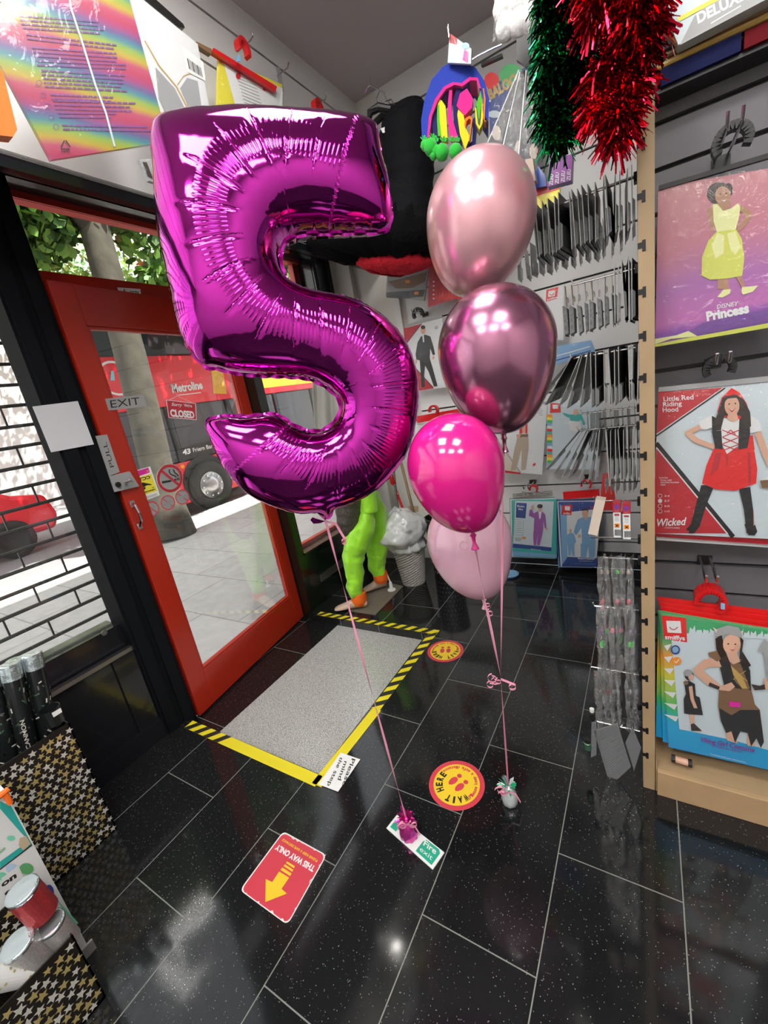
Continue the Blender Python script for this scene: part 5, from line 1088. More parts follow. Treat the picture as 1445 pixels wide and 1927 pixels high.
row(-.185, -.075, 8, 1.28, 1.36, 1.425, 1.500, 'narrow patterned grey boxed card with tan top hanging below the chrome prong', 'patterned grey cards on the second prong', 3, cardm='zodiac', blm='zodiac', bz=.98, bt=.009, name='boxed_card')
row(-.180, -.072, 8, 1.30, 1.315, 1.50, 1.548, 'tan hanging tab above a patterned grey card', 'tan hanging tabs on the second prong', 4, cardm='card_tan', hang='card_tan', blm='blister', name='hanging_tab')
row(-.068, -.022, 6, 1.26, 1.42, 1.43, 1.565, 'tall dark blister pack beside the patterned grey cards', 'tall dark packs on the second prong', 5)
xt, z3 = prong((1075, 667), (1200, 662), 1.29, 'chrome prong holding the third row of dark blister packs')
row(-.168, -.024, 15, 1.25, 1.41, 1.235, 1.372, 'dark blister pack with pale foot in the third row on the end panel', 'dark blister packs in the third row on the end panel', 6, fan=5, bz=.35)
xt, z4_ = prong((1088, 805), (1200, 805), 1.29, 'chrome prong holding the fourth row of fanned grey packs')
row(-.160, -.024, 16, 1.25, 1.35, 1.035, 1.172, 'grey blister pack with window in the fourth row on the end panel', 'grey blister packs in the fourth row on the end panel', 7, fan=7, bz=.45)
prong((1095, 775), (1200, 770), 1.38, 'chrome prong behind the fourth row of packs')
row(-.15, -.03, 9, 1.36, 1.44, 1.10, 1.21, 'shiny clear pack on the rear prong behind the fourth row', 'clear packs on the rear prong', 8, cardm='film_grey', hang='film_grey')
xt, z5 = prong((1120, 940), (1200, 945), 1.29, 'chrome prong holding the three narrow boxes')
row(-.105, -.03, 6, 1.32, 1.40, .98, 1.04, 'clear bag crowded on the prong above the narrow boxes', 'clear bags above the narrow boxes', 18, cardm='film_grey', hang='film_grey')
def hair_box(x0, x1, y, z0, z1, label, body, rot=0, red=True):
    t = thing('narrow_box', label, 'box', ((x0+x1)/2, y, z1)); MB().box((x0, y, z0), (x1, y+.035, z1), body).build('carton', t)
    if red:
        mb = MB().box((x0-.0004, y-.0006, z1-.026), (x1+.0004, y+.0355, z1+.0004), 'p_red'); mb.disc(lambda a, b, c=0: Vector((a, y-.0012, b)), (x0+x1)/2, z1-.010, .007, .008, 'p_violet'); mb.build('red_top', t)
        mb = MB(); cx_ = (x0+x1)/2; mb.box((cx_-.006, y-.0008, z0+.030), (cx_+.006, y, z0+.042), 'p_orange')
        for a in (PI/4, -PI/4): d = Vector((math.cos(a), 0, math.sin(a)))*.005; s = Vector((-math.sin(a), 0, math.cos(a)))*.001; c = Vector((cx_, y-.0012, z0+.036)); mb.poly([c-d-s, c+d-s, c+d+s, c-d+s], 'p_black')
        for k in range(9): mb.box((x0+.003+k*.0017, y-.0008, z0+.006), (x0+.003+k*.0017+.0009, y, z0+.024), 'p_black')
        for k in range(10): mb.box((x0+.004, y-.0008, z0+.05+k*.004), (x1-.004, y, z0+.0508+k*.004), 'p_grey')
        mb.box((x0+.003, y-.0008, z1-.035), (x1-.003, y, z1-.031), 'p_red'); mb.build('printed_label', t)
    t.rotation_euler = (0, rot, 0); return t
hair_box(-.058, -.040, 1.25, .868, .968, 'narrow white box with red top and orange warning mark beside the wooden post, right one', 'p_white')
hair_box(-.081, -.063, 1.25, .872, .972, 'narrow white box with red top and orange warning mark, left of its twin', 'p_white')
hair_box(-.122, -.098, 1.24, .880, .985, 'narrow pink box hanging tilted left of the two white boxes', 'p_cream', .22, False)
for (p0, p1, y, lb) in (((1112, 1000), (1200, 1025), 1.29, 'chrome prong below the narrow boxes'), ((1140, 1048), (1203, 1055), 1.29, 'chrome prong holding the upper clear accessory bags'), ((1118, 1128), (1205, 1162), 1.29, 'chrome prong holding the middle clear accessory bags'), ((1112, 1250), (1206, 1276), 1.28, 'chrome prong holding the bags with small black bottles'), ((1116, 1355), (1208, 1378), 1.27, 'lowest chrome prong near the floor')): prong(p0, p1, y, lb)
M('p_lime_glow', (.10, .85, .08), .4); M('p_pinkbit', (.85, .15, .30), .4)
def acc_bag(px, pyt, pyb, y, wd, label, group, bits, seed, tilt=0):
    """clear accessory bag hanging in the y-z plane, a little open towards the shop"""
    a = U(px, pyt, 'y', y); b_ = U(px, pyb, 'y', y); x = a.x; z1, z0 = a.z, b_.z; rr = random.Random(seed); t = thing('accessory_bag', label, 'bag', (x, y, z1), group); n = 8; vs = []
    for i in range(n+1):
        for j in range(5): u = j/4; v = i/n; vs.append((x+(u-.5)*wd+rr.uniform(-.003, .003), y+.02*u+rr.uniform(-.005, .005)-.012*math.sin(PI*u), z1+(z0-z1)*v))
    MB().add(vs, [(i*5+j, i*5+j+1, (i+1)*5+j+1, (i+1)*5+j) for i in range(n) for j in range(4)], 'acc_film').build('clear_bag', t)
    for (m_, sx, f) in bits:
        zc = z1+(z0-z1)*f; MB().lathe([(0, -sx*1.6), (sx*.9, -sx*1.2), (sx, 0), (sx*.7, sx*1.1), (0, sx*1.5)], (x, y+.018, zc), (rr.uniform(-.4, .4), 0, 1), m_, 9).build('accessory', t, smooth=True)
    t.rotation_euler = (0, tilt, rr.uniform(-.5, .5)); return t
for k, px in enumerate((1132, 1146, 1160, 1174, 1188)): acc_bag(px, 1046, 1160, 1.27+.012*(k % 2), .026, 'clear accessory bag with small dark and pink bits in the upper cluster', 'upper cluster of clear accessory bags', [('card_dark' if k % 2 else 'p_red', .007, .80), ('p_pinkbit' if k == 0 else 'card_dark', .006, .9), ('p_lime_glow' if k == 2 else 'p_tan', .005, .3)], k)
for k, px in enumerate((1128, 1140, 1153, 1166, 1180, 1193)): acc_bag(px, 1140, 1262, 1.26+.012*(k % 2), .024, 'clear accessory bag with neon green or pink pieces in the middle cluster', 'middle cluster of clear accessory bags', [('p_lime_glow' if k in (0, 4) else 'card_dark', .009, .62), ('p_pinkbit' if k in (2, 3) else 'p_lime_glow' if k == 1 else 'p_violet', .006, .42), ('card_dark', .008, .85)], 20+k)
for k, px in enumerate((1124, 1138, 1152, 1166, 1184, 1197)): acc_bag(px, 1262, 1375, 1.255+.01*(k % 2), .024, 'clear accessory bag holding a small black bottle in the lower cluster', 'lower cluster of bags with bottles', [('black', .011, .62), ('card_dark', .010, .78), ('p_red' if k == 1 else 'p_grey', .006, .4)], 40+k)
# lowest packs
def low_pack(c4, label, y, mat='card_light'):
    q = [PL('y', y)(*c) for c in c4]; t = thing('flat_pack', label, 'pack', tuple(q[2])); MB().slab(q, (0, .004, 0), mat).build('backing_card', t); MB().slab([v+Vector((0, -.003, 0)) for v in q], (0, .001, 0), 'film_grey').build('clear_bag', t)
    n = (q[1]-q[0]); Q = Quad(*[v+Vector((0, -.0005, 0)) for v in q]); mb = MB()
    for k in range(16): v = .18+.04*k; mb.poly([Q(.12, v, .001), Q(.7+.2*math.sin(k*2.3), v, .001), Q(.7+.2*math.sin(k*2.3), v+.012, .001), Q(.12, v+.012, .001)], 'p_grey')
    mb.build('small_print', t); return t
M('card_mid', (.22, .225, .23), .4, coat=.3)
low_pack([(1148, 1478), (1187, 1443), (1162, 1362), (1118, 1375)], 'large grey printed flat pack hanging tilted at the bottom of the end panel', 1.25, 'card_mid')
low_pack([(1193, 1450), (1206, 1408), (1190, 1368), (1177, 1398)], 'small grey flat pack hanging by the foot of the wooden post', 1.245, 'card_mid')
low_pack([(1112, 1425), (1122, 1420), (1122, 1358), (1113, 1360)], 'narrow grey flat pack hanging edge on, leftmost of the lowest packs', 1.25, 'card_mid')
t = thing('small_bottle', 'small dark green capped bottle hanging left of the lowest prong', 'bottle', tuple(U(1106, 1410, 'y', 1.25))); c = U(1106, 1410, 'y', 1.25); MB().lathe([(.010, 0), (.012, .004), (.012, .028), (.009, .031)], c, (0, 0, 1), 'cannon_green', 16).build('bottle_body', t); MB().lathe([(.010, .031), (.010, .045), (0, .045)], c, (0, 0, 1), 'black', 16).build('cap', t)
c = U(1114, 1345, 'y', 1.25); t = thing('small_bottle', 'small black capped bottle hanging above the dark green one', 'bottle', tuple(c)); MB().lathe([(.009, -.02), (.010, -.016), (.010, .01), (.006, .013)], c, (0, 0, 1), 'black', 16).build('bottle_body', t); MB().lathe([(.007, .013), (.007, .024), (0, .024)], c, (0, 0, 1), 'white', 16).build('cap', t)
# purple boxes above the highest row
for k in range(4):
    P_ = PL('y', 1.36+.0*k); q = [P_(*p) for p in ((1030+11*k, 352-3*k), (1042+11*k, 348-3*k), (1044+11*k, 290), (1034+11*k, 292))]; t = thing('slim_box', 'slim purple box lettered with block capitals above the highest row of packs', 'box', tuple(q[0]), 'slim purple boxes above the blister packs')
    MB().slab(q, (0, .03, 0), 'p_purple').build('carton', t); mb = MB(); mb.text('ZLEU', P_(1040+11*k, 349-3*k, .001), P_(1041+11*k, 328-3*k, .001), P_(1033+11*k, 348-3*k, .001), 'p_white', .02); mb.build('lettering', t)

# ================================================================ FAR WALL PACKS
def cA(x, y): return (740+x/4.3818, 560+y/4.3818)     # crop 740,560,960,1000 at 964 wide
def cB(x, y): return (920+x/4.5156, 860+y/4.5156)     # crop 920,860,1240,1100
def cC(x, y): return (940+x/4.8167, 720+y/4.8167)
def cD(x, y): return (940+x/4.8167, 280+y/4.8167)
F280 = PL('y', 2.80); F278 = PL('y', 2.76)
def stack(P, corners, cf, n, cols, label, step=(-.006, .012), name='costume_pack'):
    for k in range(1, n+1):
        q = [P(*cf(*c), -.014*k)+Vector((step[0]*k, 0, step[1]*k*((i > 1)-.3))) for i, c in enumerate(corners)]
        tag(MB().slab(q, (0, .006, 0), cols[k % len(cols)]).build(name), label+(' nearest the front', ' in the middle', ' at the rear')[min(2, k-1)], 'costume pack')
def red_clip(px, py, P, label, s=1):
    c = P(px, py); t = thing('red_hanger', label, 'hanger', tuple(c)); mb = MB()
    pts = [c+Vector((.030*s*math.cos(a), 0, .030*s*math.sin(a))) for a in np.linspace(-.8, PI+.3, 14)]
    for i in range(13): mb.obox((pts[i]+pts[i+1])/2, (pts[i+1]-pts[i])/2*1.15, Vector((0, .016, 0)), ((pts[i]+pts[i+1])/2-c).normalized()*.006*s, 'red_plastic')
    mb.build('hook', t); return t
def bar_on(t, P, a, b_, h, mat='red_plastic', n=3):
    for k in range(n): A = P(*a, -.012*k)+Vector((0, 0, .012*k)); B = P(*b_, -.012*k)+Vector((0, 0, .012*k)); MB().slab([A, B, B+Vector((0, 0, h)), A+Vector((0, 0, h))], (0, .005, 0), mat).build('bar', t)
# man in a long dark coat
t, pn = pack('costume_pack', 'pale pack showing a man in a long black coat on the far wall', 'costume pack', F280, [(200, 770), (470, 735), (400, 170), (85, 255)], 'p_white', cA)
pn.sh([(85, 255), (235, 215), (95, 400)], 'p_red').sh([(160, 560), (335, 748), (200, 770)], 'p_red').ln([(235, 215), (100, 390)], 5, 'p_black').ln([(150, 545), (330, 742)], 6, 'p_black')
pn.sh([(228, 320), (262, 305), (305, 320), (330, 400), (345, 470), (325, 475), (305, 420), (300, 500), (330, 600), (365, 730), (335, 735), (290, 610), (262, 560), (255, 640), (262, 735), (232, 742), (225, 620), (218, 520), (190, 510), (183, 470), (200, 370)], 'p_black').sh([(238, 312), (252, 312), (255, 365), (246, 372)], 'p_white').el(245, 270, 20, 32, 'p_skin').el(245, 245, 19, 16, 'p_hair').el(330, 495, 10, 16, 'p_skin').el(188, 528, 9, 20, 'p_skin')
pn.tx('ADULT', (345, 262), (372, 252), (340, 240), 'p_black', .01); done(pn, t)
MB().slab([F280(*cA(105, 240), .006), F280(*cA(400, 165), .006), F280(*cA(400, 140), .006), F280(*cA(105, 222), .006)], (0, .012, 0), 'p_grey').build('header_strip', t)
def arm_far(px, py, y1, label):
    c = U(px, py, 'y', 2.895); t = thing('display_hook', label, 'display hook', (c.x, 2.895, c.z)); MB().box((c.x-.02, 2.885, c.z-.018), (c.x+.02, 2.899, c.z+.008), 'black_plastic').build('back_plate', t)
    for s in (-1, 1): MB().tube([(c.x+s*.014, 2.885, c.z), (c.x+s*.014, y1, c.z), (c.x+s*.014, y1-.006, c.z+.02)], .0035, 'chrome', 8).build('prong', t)
    return c
c = arm_far(800, 590, 2.72, 'metal prongs holding the black hanger above the long coat pack'); hook_clip((c.x, 2.78, c.z-.01), .032, 'black_plastic', 'black hanger hook above the pack with the man in a long coat')
# red pack and hat pack
t, pn = pack('costume_pack', 'dark red pack behind the topmost pearl balloon on the far wall', 'costume pack', F278, [(805, 578), (905, 548), (880, 470), (808, 480)], 'p_red'); 
for k in range(9): pn.sh([(812+6*k, 560+(k*13 % 9)), (815+6*k, 545-(k*7 % 12)), (818+6*k, 562)], 'p_red2'); 
for k in range(5): pn.el(816, 530+8*k, 2, 1.5, 'p_white', 8)
done(pn, t)
t, pn = pack('hat_pack', 'clear pack holding a dark hat with orange price stickers under the red frill', 'pack', F278, [(726, 558), (798, 566), (808, 500), (730, 500)], 'p_grey', film='bag_film')
pn.sh([(730, 530), (765, 522), (803, 512), (800, 530), (775, 542), (745, 543)], 'p_brown').sh([(727, 550), (760, 548), (800, 545), (796, 558), (760, 562), (727, 560)], 'p_black').sh([(762, 527), (771, 527), (771, 533), (762, 533)], 'p_orange').sh([(779, 549), (787, 548), (788, 554), (780, 555)], 'p_orange').sh([(735, 546), (790, 543), (790, 546), (735, 549)], 'p_grey')
done(pn, t)
# red multi-hanger bundle partly behind the hot pink balloon
t = red_clip(816, 772, F278, 'bright red hanger clip above the hot pink balloon'); bar_on(t, F278, (785, 796), (880, 780), .012, n=4)
tag(MB().slab([F280(788, 850), F280(880, 850), F280(880, 795), F280(780, 800)], (0, .01, 0), 'p_white').build('costume_pack'), 'pack mostly hidden behind the hot pink balloon under the red clip', 'costume pack')
# man with red braces
t, pn = pack('costume_pack', 'white pack showing a man with red braces and pale trousers', 'costume pack', F278, [(10, 800), (385, 835), (435, 195), (200, 205)], 'p_white', cC)
pn.sh([(-20, 560), (40, 560), (190, 820), (10, 800)], 'p_cream').sh([(10, 790), (190, 815), (190, 830), (10, 815)], 'p_red').ln([(-10, 540), (190, 815)], 10, 'p_grey')
pn.sh([(160, 500), (260, 490), (262, 600), (235, 790), (195, 795), (200, 600), (150, 790), (100, 800), (130, 620)], 'p_tan').sh([(150, 360), (200, 325), (260, 320), (300, 380), (320, 430), (300, 440), (262, 410), (262, 490), (160, 500), (160, 470), (120, 460), (125, 400)], 'p_white').sh([(180, 350), (205, 335), (205, 462), (180, 465)], 'p_red2').sh([(235, 330), (255, 328), (252, 462), (232, 462)], 'p_red2').sh([(205, 335), (232, 330), (230, 460), (205, 462)], 'p_skin').sh([(160, 470), (258, 465), (258, 492), (165, 500)], 'p_brown').el(240, 292, 24, 34, 'p_skin').el(248, 258, 24, 18, 'p_hair').sh([(150, 470), (190, 465), (185, 500), (155, 500)], 'p_skin')
pn.sh([(298, 740), (322, 725), (328, 742), (305, 760)], 'p_red2').tx('ADULT', (345, 245), (385, 245), (345, 236), 'p_black', .0).tx('COSTUME', (345, 262), (392, 262), (345, 253), 'p_black', .0).tx('SIZE M', (345, 279), (385, 279), (345, 270), 'p_black', .0).tx('38-40', (360, 297), (390, 297), (360, 288), 'p_black', .0); done(pn, t)
MB().slab([F278(*cC(200, 200), .006), F278(*cC(435, 190), .006), F278(*cC(435, 175), .006), F278(*cC(200, 185), .006)], (0, .01, 0), 'p_grey').build('header_strip', t)
# teal pack with a bright left border
t, pn = pack('costume_pack', 'pale blue pack with a teal figure and a bright patterned border', 'costume pack', F278, [(425, 785), (900, 790), (900, 180), (440, 150)], 'p_pale', cC)
cols = ['p_orange', 'p_yellow', 'p_green', 'p_sky', 'p_white', 'p_red2', 'p_teal']; rr = random.Random(2)
for k in range(18): y = 300+26*k; pn.sh([(430, y), (432+rr.randrange(8), y-14), (478, y-10), (482-rr.randrange(10), y+18), (430, y+14)], cols[k % 7])
pn.sh([(460, 185), (550, 190), (552, 270), (456, 275)], 'p_red2').sh([(480, 200), (530, 200), (530, 238), (482, 238)], 'p_white').sh([(630, 290), (740, 285), (775, 370), (760, 385), (735, 330), (720, 350), (640, 345)], 'p_teal').sh([(565, 270), (640, 290), (630, 320), (590, 300)], 'p_teal').sh([(625, 350), (735, 350), (740, 420), (690, 450), (640, 430)], 'p_white').el(690, 268, 22, 28, 'p_skin')
done(pn, t)
# blue packs higher up, and logo pack
t, pn = pack('costume_pack', 'blue topped pack glimpsed behind the mauve balloon', 'costume pack', F278, [(1005, 700), (1120, 662), (1112, 640), (1030, 655)], 'p_sky'); pn.ln([(1040, 672), (1110, 652)], 2, 'p_white').ln([(1040, 680), (1112, 660)], 2, 'p_navy'); done(pn, t)
t, pn = pack('costume_pack', 'pack with a red smile logo beside the patterned grey cards', 'costume pack', F278, [(1010, 640), (1060, 640), (1062, 535), (1024, 545)], 'p_white')
pn.sh([(1028, 545), (1050, 540), (1048, 562), (1027, 568)], 'p_red2').sh([(1032, 548), (1045, 546), (1044, 557), (1031, 559)], 'p_white').ln([(1034, 553), (1038, 556), (1043, 552)], 1.5, 'p_red2').tx('smiffys', (1029, 566), (1048, 561), (1029, 562), 'p_white', .03); done(pn, t)
# lower row: purple suit, doctor
c4 = [(200, 845), (575, 860), (575, 360), (190, 370)]
t, pn = pack('costume_pack', 'pack showing a man in a purple suit hanging near the floor', 'costume pack', F278, c4, 'p_teal', cB)
pn.sh([(205, 800), (575, 830), (575, 855), (200, 842)], 'p_sky').sh([(225, 375), (550, 378), (530, 790), (205, 740)], 'p_pale').sh([(203, 735), (530, 768), (530, 800), (203, 770)], 'p_navy').sh([(232, 388), (322, 392), (310, 522), (228, 515)], 'p_navy').tx('Suits', (240, 425), (300, 428), (240, 408), 'p_white', .02).tx('Men', (250, 450), (290, 452), (250, 434), 'p_white', .02)
pn.ln([(220, 530), (292, 535)], 3, 'p_grey').ln([(218, 662), (288, 668)], 3, 'p_grey').ln([(220, 530), (218, 662)], 3, 'p_grey').ln([(292, 535), (288, 668)], 3, 'p_grey')
for k in range(6): pn.ln([(230, 550+18*k), (280, 553+18*k)], 4, 'p_grey'); 
for k in range(9): pn.ln([(224+6*k, 685), (224+6*k, 715)], 3, 'p_grey')
pn.el(297, 687, 18, 10, 'p_orange')
pn.sh([(345, 450), (365, 445), (380, 480), (410, 462), (455, 465), (478, 490), (488, 600), (475, 605), (460, 540), (462, 608), (380, 605), (385, 520), (340, 500)], 'p_purple').sh([(420, 465), (448, 465), (438, 525), (428, 525)], 'p_white').sh([(382, 605), (460, 605), (455, 650), (430, 750), (408, 750), (415, 650), (400, 750), (380, 750), (375, 660)], 'p_purple').el(433, 440, 16, 22, 'p_skin').el(433, 418, 24, 18, 'p_hair').sh([(358, 415), (380, 405), (382, 440), (360, 450)], 'p_skin').el(488, 612, 11, 9, 'p_skin')
pn.tx('Standout Suits', (355, 785), (440, 795), (356, 776), 'p_white', .02); done(pn, t)
stack(F278, c4, cB, 2, ['p_grey', 'p_white'], 'pack edge stacked behind the purple suit pack,')
c = arm_far(1002, 905, 2.70, 'metal prongs holding the lower purple suit packs'); t = red_clip(1004, 920, F278, 'red hanger with silver wire above the purple suit packs', .8); bar_on(t, F278, (965, 938), (1040, 932), .008, 'steel', 3)
for k in range(7): A = F278(970+9*k, 934-(k*5 % 7), -.006*k); MB().tube([A, A+Vector((.02, -.01, .014)), A+Vector((.045, 0, .004))], .003, 'chrome', 6).build('wire', t)
c4 = [(620, 930), (915, 935), (940, 380), (590, 385)]
t, pn = pack('costume_pack', 'blue pack showing a man in pale blue scrubs hanging near the floor', 'costume pack', F278, c4, 'p_navy', cB)
pn.sh([(655, 470), (950, 440), (915, 860), (668, 848)], 'p_white').sh([(602, 400), (660, 470), (668, 848), (620, 920)], 'p_sky').sh([(622, 410), (706, 405), (700, 495), (615, 490)], 'p_red2').sh([(645, 418), (690, 420), (686, 455), (645, 452)], 'p_white').tx('smiffys', (632, 485), (692, 488), (632, 468), 'p_white', .03).tx('DOCTOR', (865, 440), (948, 445), (865, 418), 'p_red2', .03)
pn.sh([(755, 530), (800, 510), (850, 508), (905, 520), (940, 560), (925, 590), (900, 570), (905, 735), (790, 735), (785, 600), (760, 640), (740, 665), (720, 640), (735, 580)], 'p_sky').sh([(778, 735), (905, 735), (900, 852), (850, 852), (845, 760), (825, 852), (778, 850)], 'p_sky').sh([(905, 560), (885, 500), (900, 485), (930, 520), (940, 560)], 'p_skin').el(818, 480, 27, 36, 'p_skin').sh([(790, 460), (800, 435), (835, 435), (848, 470), (830, 452), (805, 455)], 'p_hair').sh([(808, 515), (838, 512), (825, 545)], 'p_skin').el(768, 672, 14, 14, 'p_skin')
pn.sh([(665, 660), (690, 645), (720, 650), (742, 720), (725, 740), (725, 770), (728, 840), (705, 840), (700, 780), (692, 840), (675, 840), (670, 760), (660, 720)], 'p_sky').el(692, 628, 12, 18, 'p_skin').tx('Medical Professional', (755, 868), (895, 872), (756, 856), 'p_white', .03).tx('costume', (765, 886), (880, 888), (765, 878), 'p_white', .0).tx('Adult size with top and trousers', (730, 910), (905, 914), (730, 902), 'p_sky', .0); done(pn, t)
stack(F278, c4, cB, 3, ['p_sky', 'p_white', 'p_navy'], 'blue pack edge stacked behind the scrubs pack,', (-.008, .010))
arm_far(1106, 895, 2.70, 'metal prongs holding the scrubs packs'); t = red_clip(1103, 912, F278, 'red hanger above the blue scrubs packs', .9); bar_on(t, F278, (1060, 940), (1128, 935), .014, n=4)
t, pn = pack('costume_pack', 'pack with a red corner squeezed between the scrubs packs and the end panel', 'costume pack', PL('y', 2.6), [(1128, 960), (1160, 960), (1152, 890), (1134, 892)], 'p_red2'); done(pn.sh([(1138, 900), (1150, 900), (1150, 915), (1138, 915)], 'p_white'), t)
tag(MB().lathe([(.05, 0), (.06, .015), (.05, .02), (0, .012)], U(960, 1083, 'z', 0.0), (0, 0, 1), 'p_sky', 24).build('dish'), 'blue-grey round dish on the floor at the far skirting', 'dish')
# board lettered BALOO with balloons printed on it
t, pn = pack('balloon_kit', 'blue pack lettered BALOO with printed red and green balloons', 'pack', PL('y', 2.5), [(925, 300), (1010, 260), (1000, 120), (918, 165)], 'p_navy')
pn.el(925, 152, 14, 16, 'p_red2').el(962, 142, 22, 22, 'p_green').tx('BALOO', (921, 188), (975, 155), (916, 170), 'p_gold', .06).el(930, 215, 12, 7, 'p_pale').el(922, 190, 2, 2, 'p_white', 8); done(pn, t)
tag(MB().slab([PL('y', 2.45)(*p) for p in ((905, 124), (945, 106), (944, 100), (905, 118))], (0, .02, 0), 'black_plastic').build('display_hook'), 'flat black bar above the blue balloon kit pack', 'display hook')
# grey pointed packs
for k, q in enumerate((((916, 272), (942, 290), (980, 135), (976, 132)), ((944, 286), (985, 318), (992, 130), (978, 135)), ((975, 300), (1012, 325), (1010, 150), (990, 132)))):
    t, pn = pack('pointed_pack', ('leftmost', 'middle', 'rightmost')[k]+' of three dark pointed clear packs beside the green tinsel', 'pack', PL('y', 1.9-.05*k), q, 'card_dark', film='film_grey'); P_ = pn.P
    pn.ln([(q[0][0], q[0][1]), (q[3][0], q[3][1])], 2, 'p_white').el(q[1][0]-8, q[1][1]-40, 8, 14, 'p_tan'); done(pn, t)
tag(MB().slab([PL('y', 1.8)(*p) for p in ((971, 112), (995, 128), (1000, 60), (972, 68))], (0, .02, 0), 'black_plastic').build('black_card'), 'black card above the dark pointed packs', 'card')
# yellow and red pack under purple boxes, dark box
t, pn = pack('costume_pack', 'yellow and red striped pack below the slim purple boxes', 'costume pack', PL('y', 1.62), [(1003, 395), (1052, 385), (1054, 345), (1003, 355)], 'p_yellow'); pn.sh([(1003, 372), (1052, 355), (1054, 345), (1003, 355)], 'p_red2'); done(pn, t)
tag(MB().slab([PL('y', 1.55)(*p) for p in ((994, 345), (1008, 340), (1002, 297), (988, 300))], (0, .03, 0), 'p_brown').build('slim_box'), 'slim dark brown box left of the purple boxes', 'box')
tag(MB().slab([PL('y', 1.6)(*p) for p in ((1000, 355), (1028, 350), (1026, 330), (1012, 312))], (0, .03, 0), 'p_navy').build('slim_box'), 'dark navy box wedged below the slim brown box', 'box')
# ---- black gown on a hanger with tulle skirt
M('gown_black', (.006, .006, .008), .8, spec=.2, bump=.7, bscale=28); M('tulle_black', (.006, .006, .007), .95, spec=.1, bump=1, bscale=60); M('tulle_red', (.62, .01, .03), .9, bump=1, bscale=60)
gp = Vector((-1.12, 2.42, 0)); gn = Vector((1.12, -2.42, 0)).normalized(); GP = PL(p0=gp, n=gn); gt = thing('black_gown', 'black gown with fluffy tulle skirt and red underfrill hanging behind the 5 balloon', 'dress', tuple(GP(760, 220)))
limb(GP, [(755, 212, .11), (765, 240, .15), (768, 300, .14), (770, 350, .13), (765, 400, .16), (760, 440, .20)], 'gown_black', 'bodice', gt, 28, .03)
def fluff(name, mat, rows, n=90, amp=.05, seed=1):
    mb = MB(); vs = []; fs = []
    for i, (x, y, r, s) in enumerate(rows):
        c = GP(x, y)
        for j in range(n):
            th = 2*PI*j/n; o = RT*math.cos(th)+gn*math.sin(th)*s; nz_ = mnz.noise(Vector((math.cos(th)*5, math.sin(th)*5, i*.9+seed)))*amp+mnz.noise(Vector((math.cos(th)*22, math.sin(th)*22, i*2.1+seed)))*amp*.45; vs.append(c+o*(r+nz_)+UP*(nz_*.7))
    for i in range(len(rows)-1):
        for j in range(n): fs.append((i*n+j, i*n+(j+1) % n, (i+1)*n+(j+1) % n, (i+1)*n+j))
    fs.append([(len(rows)-1)*n+j for j in range(n)]); mb.add(vs, fs, mat); return mb.build(name, gt, smooth=True)
fluff('tulle_skirt', 'tulle_black', [(760, 400, .16, .8), (745, 425, .30, .7), (722, 445, .40, .6), (712, 462, .41, .6), (712, 478, .37, .6), (722, 490, .28, .5), (728, 492, .12, .5)])
fluff('underfrill', 'tulle_red', [(742, 486, .20, .5), (744, 498, .22, .5), (742, 507, .17, .5), (742, 514, .09, .5)], amp=.03, seed=9)
mb = MB(); h0 = GP(735, 205); mb.tube([h0+Vector((-.16, 0, -.03)), h0, h0+Vector((.16, 0, -.03))], [.012, .02, .012], 'black_plastic', 10)
mb.build('hanger_bar', gt); PG = GP
cf_ = lambda x, y, c=0: GP(x, y, c)
mb = MB(); pts = [GP(x, y, .06) for x, y in ((694, 232), (696, 212), (712, 202), (735, 206), (738, 218), (728, 228))]; mb.tube(pts, [.012, .018, .02, .018, .014, .01], 'black_plastic', 10); mb.build('hanger_neck', gt)
MB().slab([GP(x, y, .10) for x, y in ((720, 250), (732, 248), (731, 236), (716, 242))], -gn*.004, 'p_white').build('size_ring', gt)
def wire_hook(pts, y, label, r=.0032):
    ps = [U(a, b_, 'y', y) for a, b_ in pts]; return tag(MB().tube(ps, r, 'chrome', 8).build('wire_hook'), label, 'hook')
wire_hook([(686, 175), (692, 163), (697, 160), (697, 148), (695, 144)], 2.5, 'leftmost chrome hook above the black gown')
wire_hook([(697, 160), (712, 168), (722, 180), (733, 195), (742, 204)], 2.44, 'chrome rod running down to the black gown hanger')
wire_hook([(711, 200), (708, 185), (714, 173), (724, 175), (728, 188), (726, 200)], 2.41, 'bent chrome hanger loop above the black gown')
wire_hook([(722, 205), (726, 190), (736, 187), (742, 198)], 2.38, 'small chrome hanger loop nearest the jester hat')
# ---- jester hat
for nm, c in dict(felt_blue=(.02, .05, .42), felt_pink=(.80, .02, .28), felt_yellow=(.78, .70, .02), felt_green=(.10, .50, .03), felt_orange=(.9, .20, .02), felt_navy=(.015, .01, .12), felt_pom=(.02, .50, .04)).items(): M(nm, c, .95, sheen=.4, bump=.25, bscale=200)
jp = Vector((-.66, 2.05, 0)); jn = Vector((.66, -2.05, 0)).normalized(); JP = PL(p0=jp, n=jn); jt = thing('jester_hat', 'felt jester hat in blue with pink, yellow and green flaps hanging from a hook', 'hat', tuple(JP(855, 130)))
def j2(x, y): return (480+x/3.0104, y/3.0104)
def flap(outer, inner, mat, name, c=0, d=.05):
    """closed band between an outer and an inner line, felt of real depth"""
    pts = [JP(*j2(*p), c) for p in outer]+[JP(*j2(*p), c) for p in reversed(inner)]; o = MB().slab(pts, -jn*d, mat).build(name, jt); return o
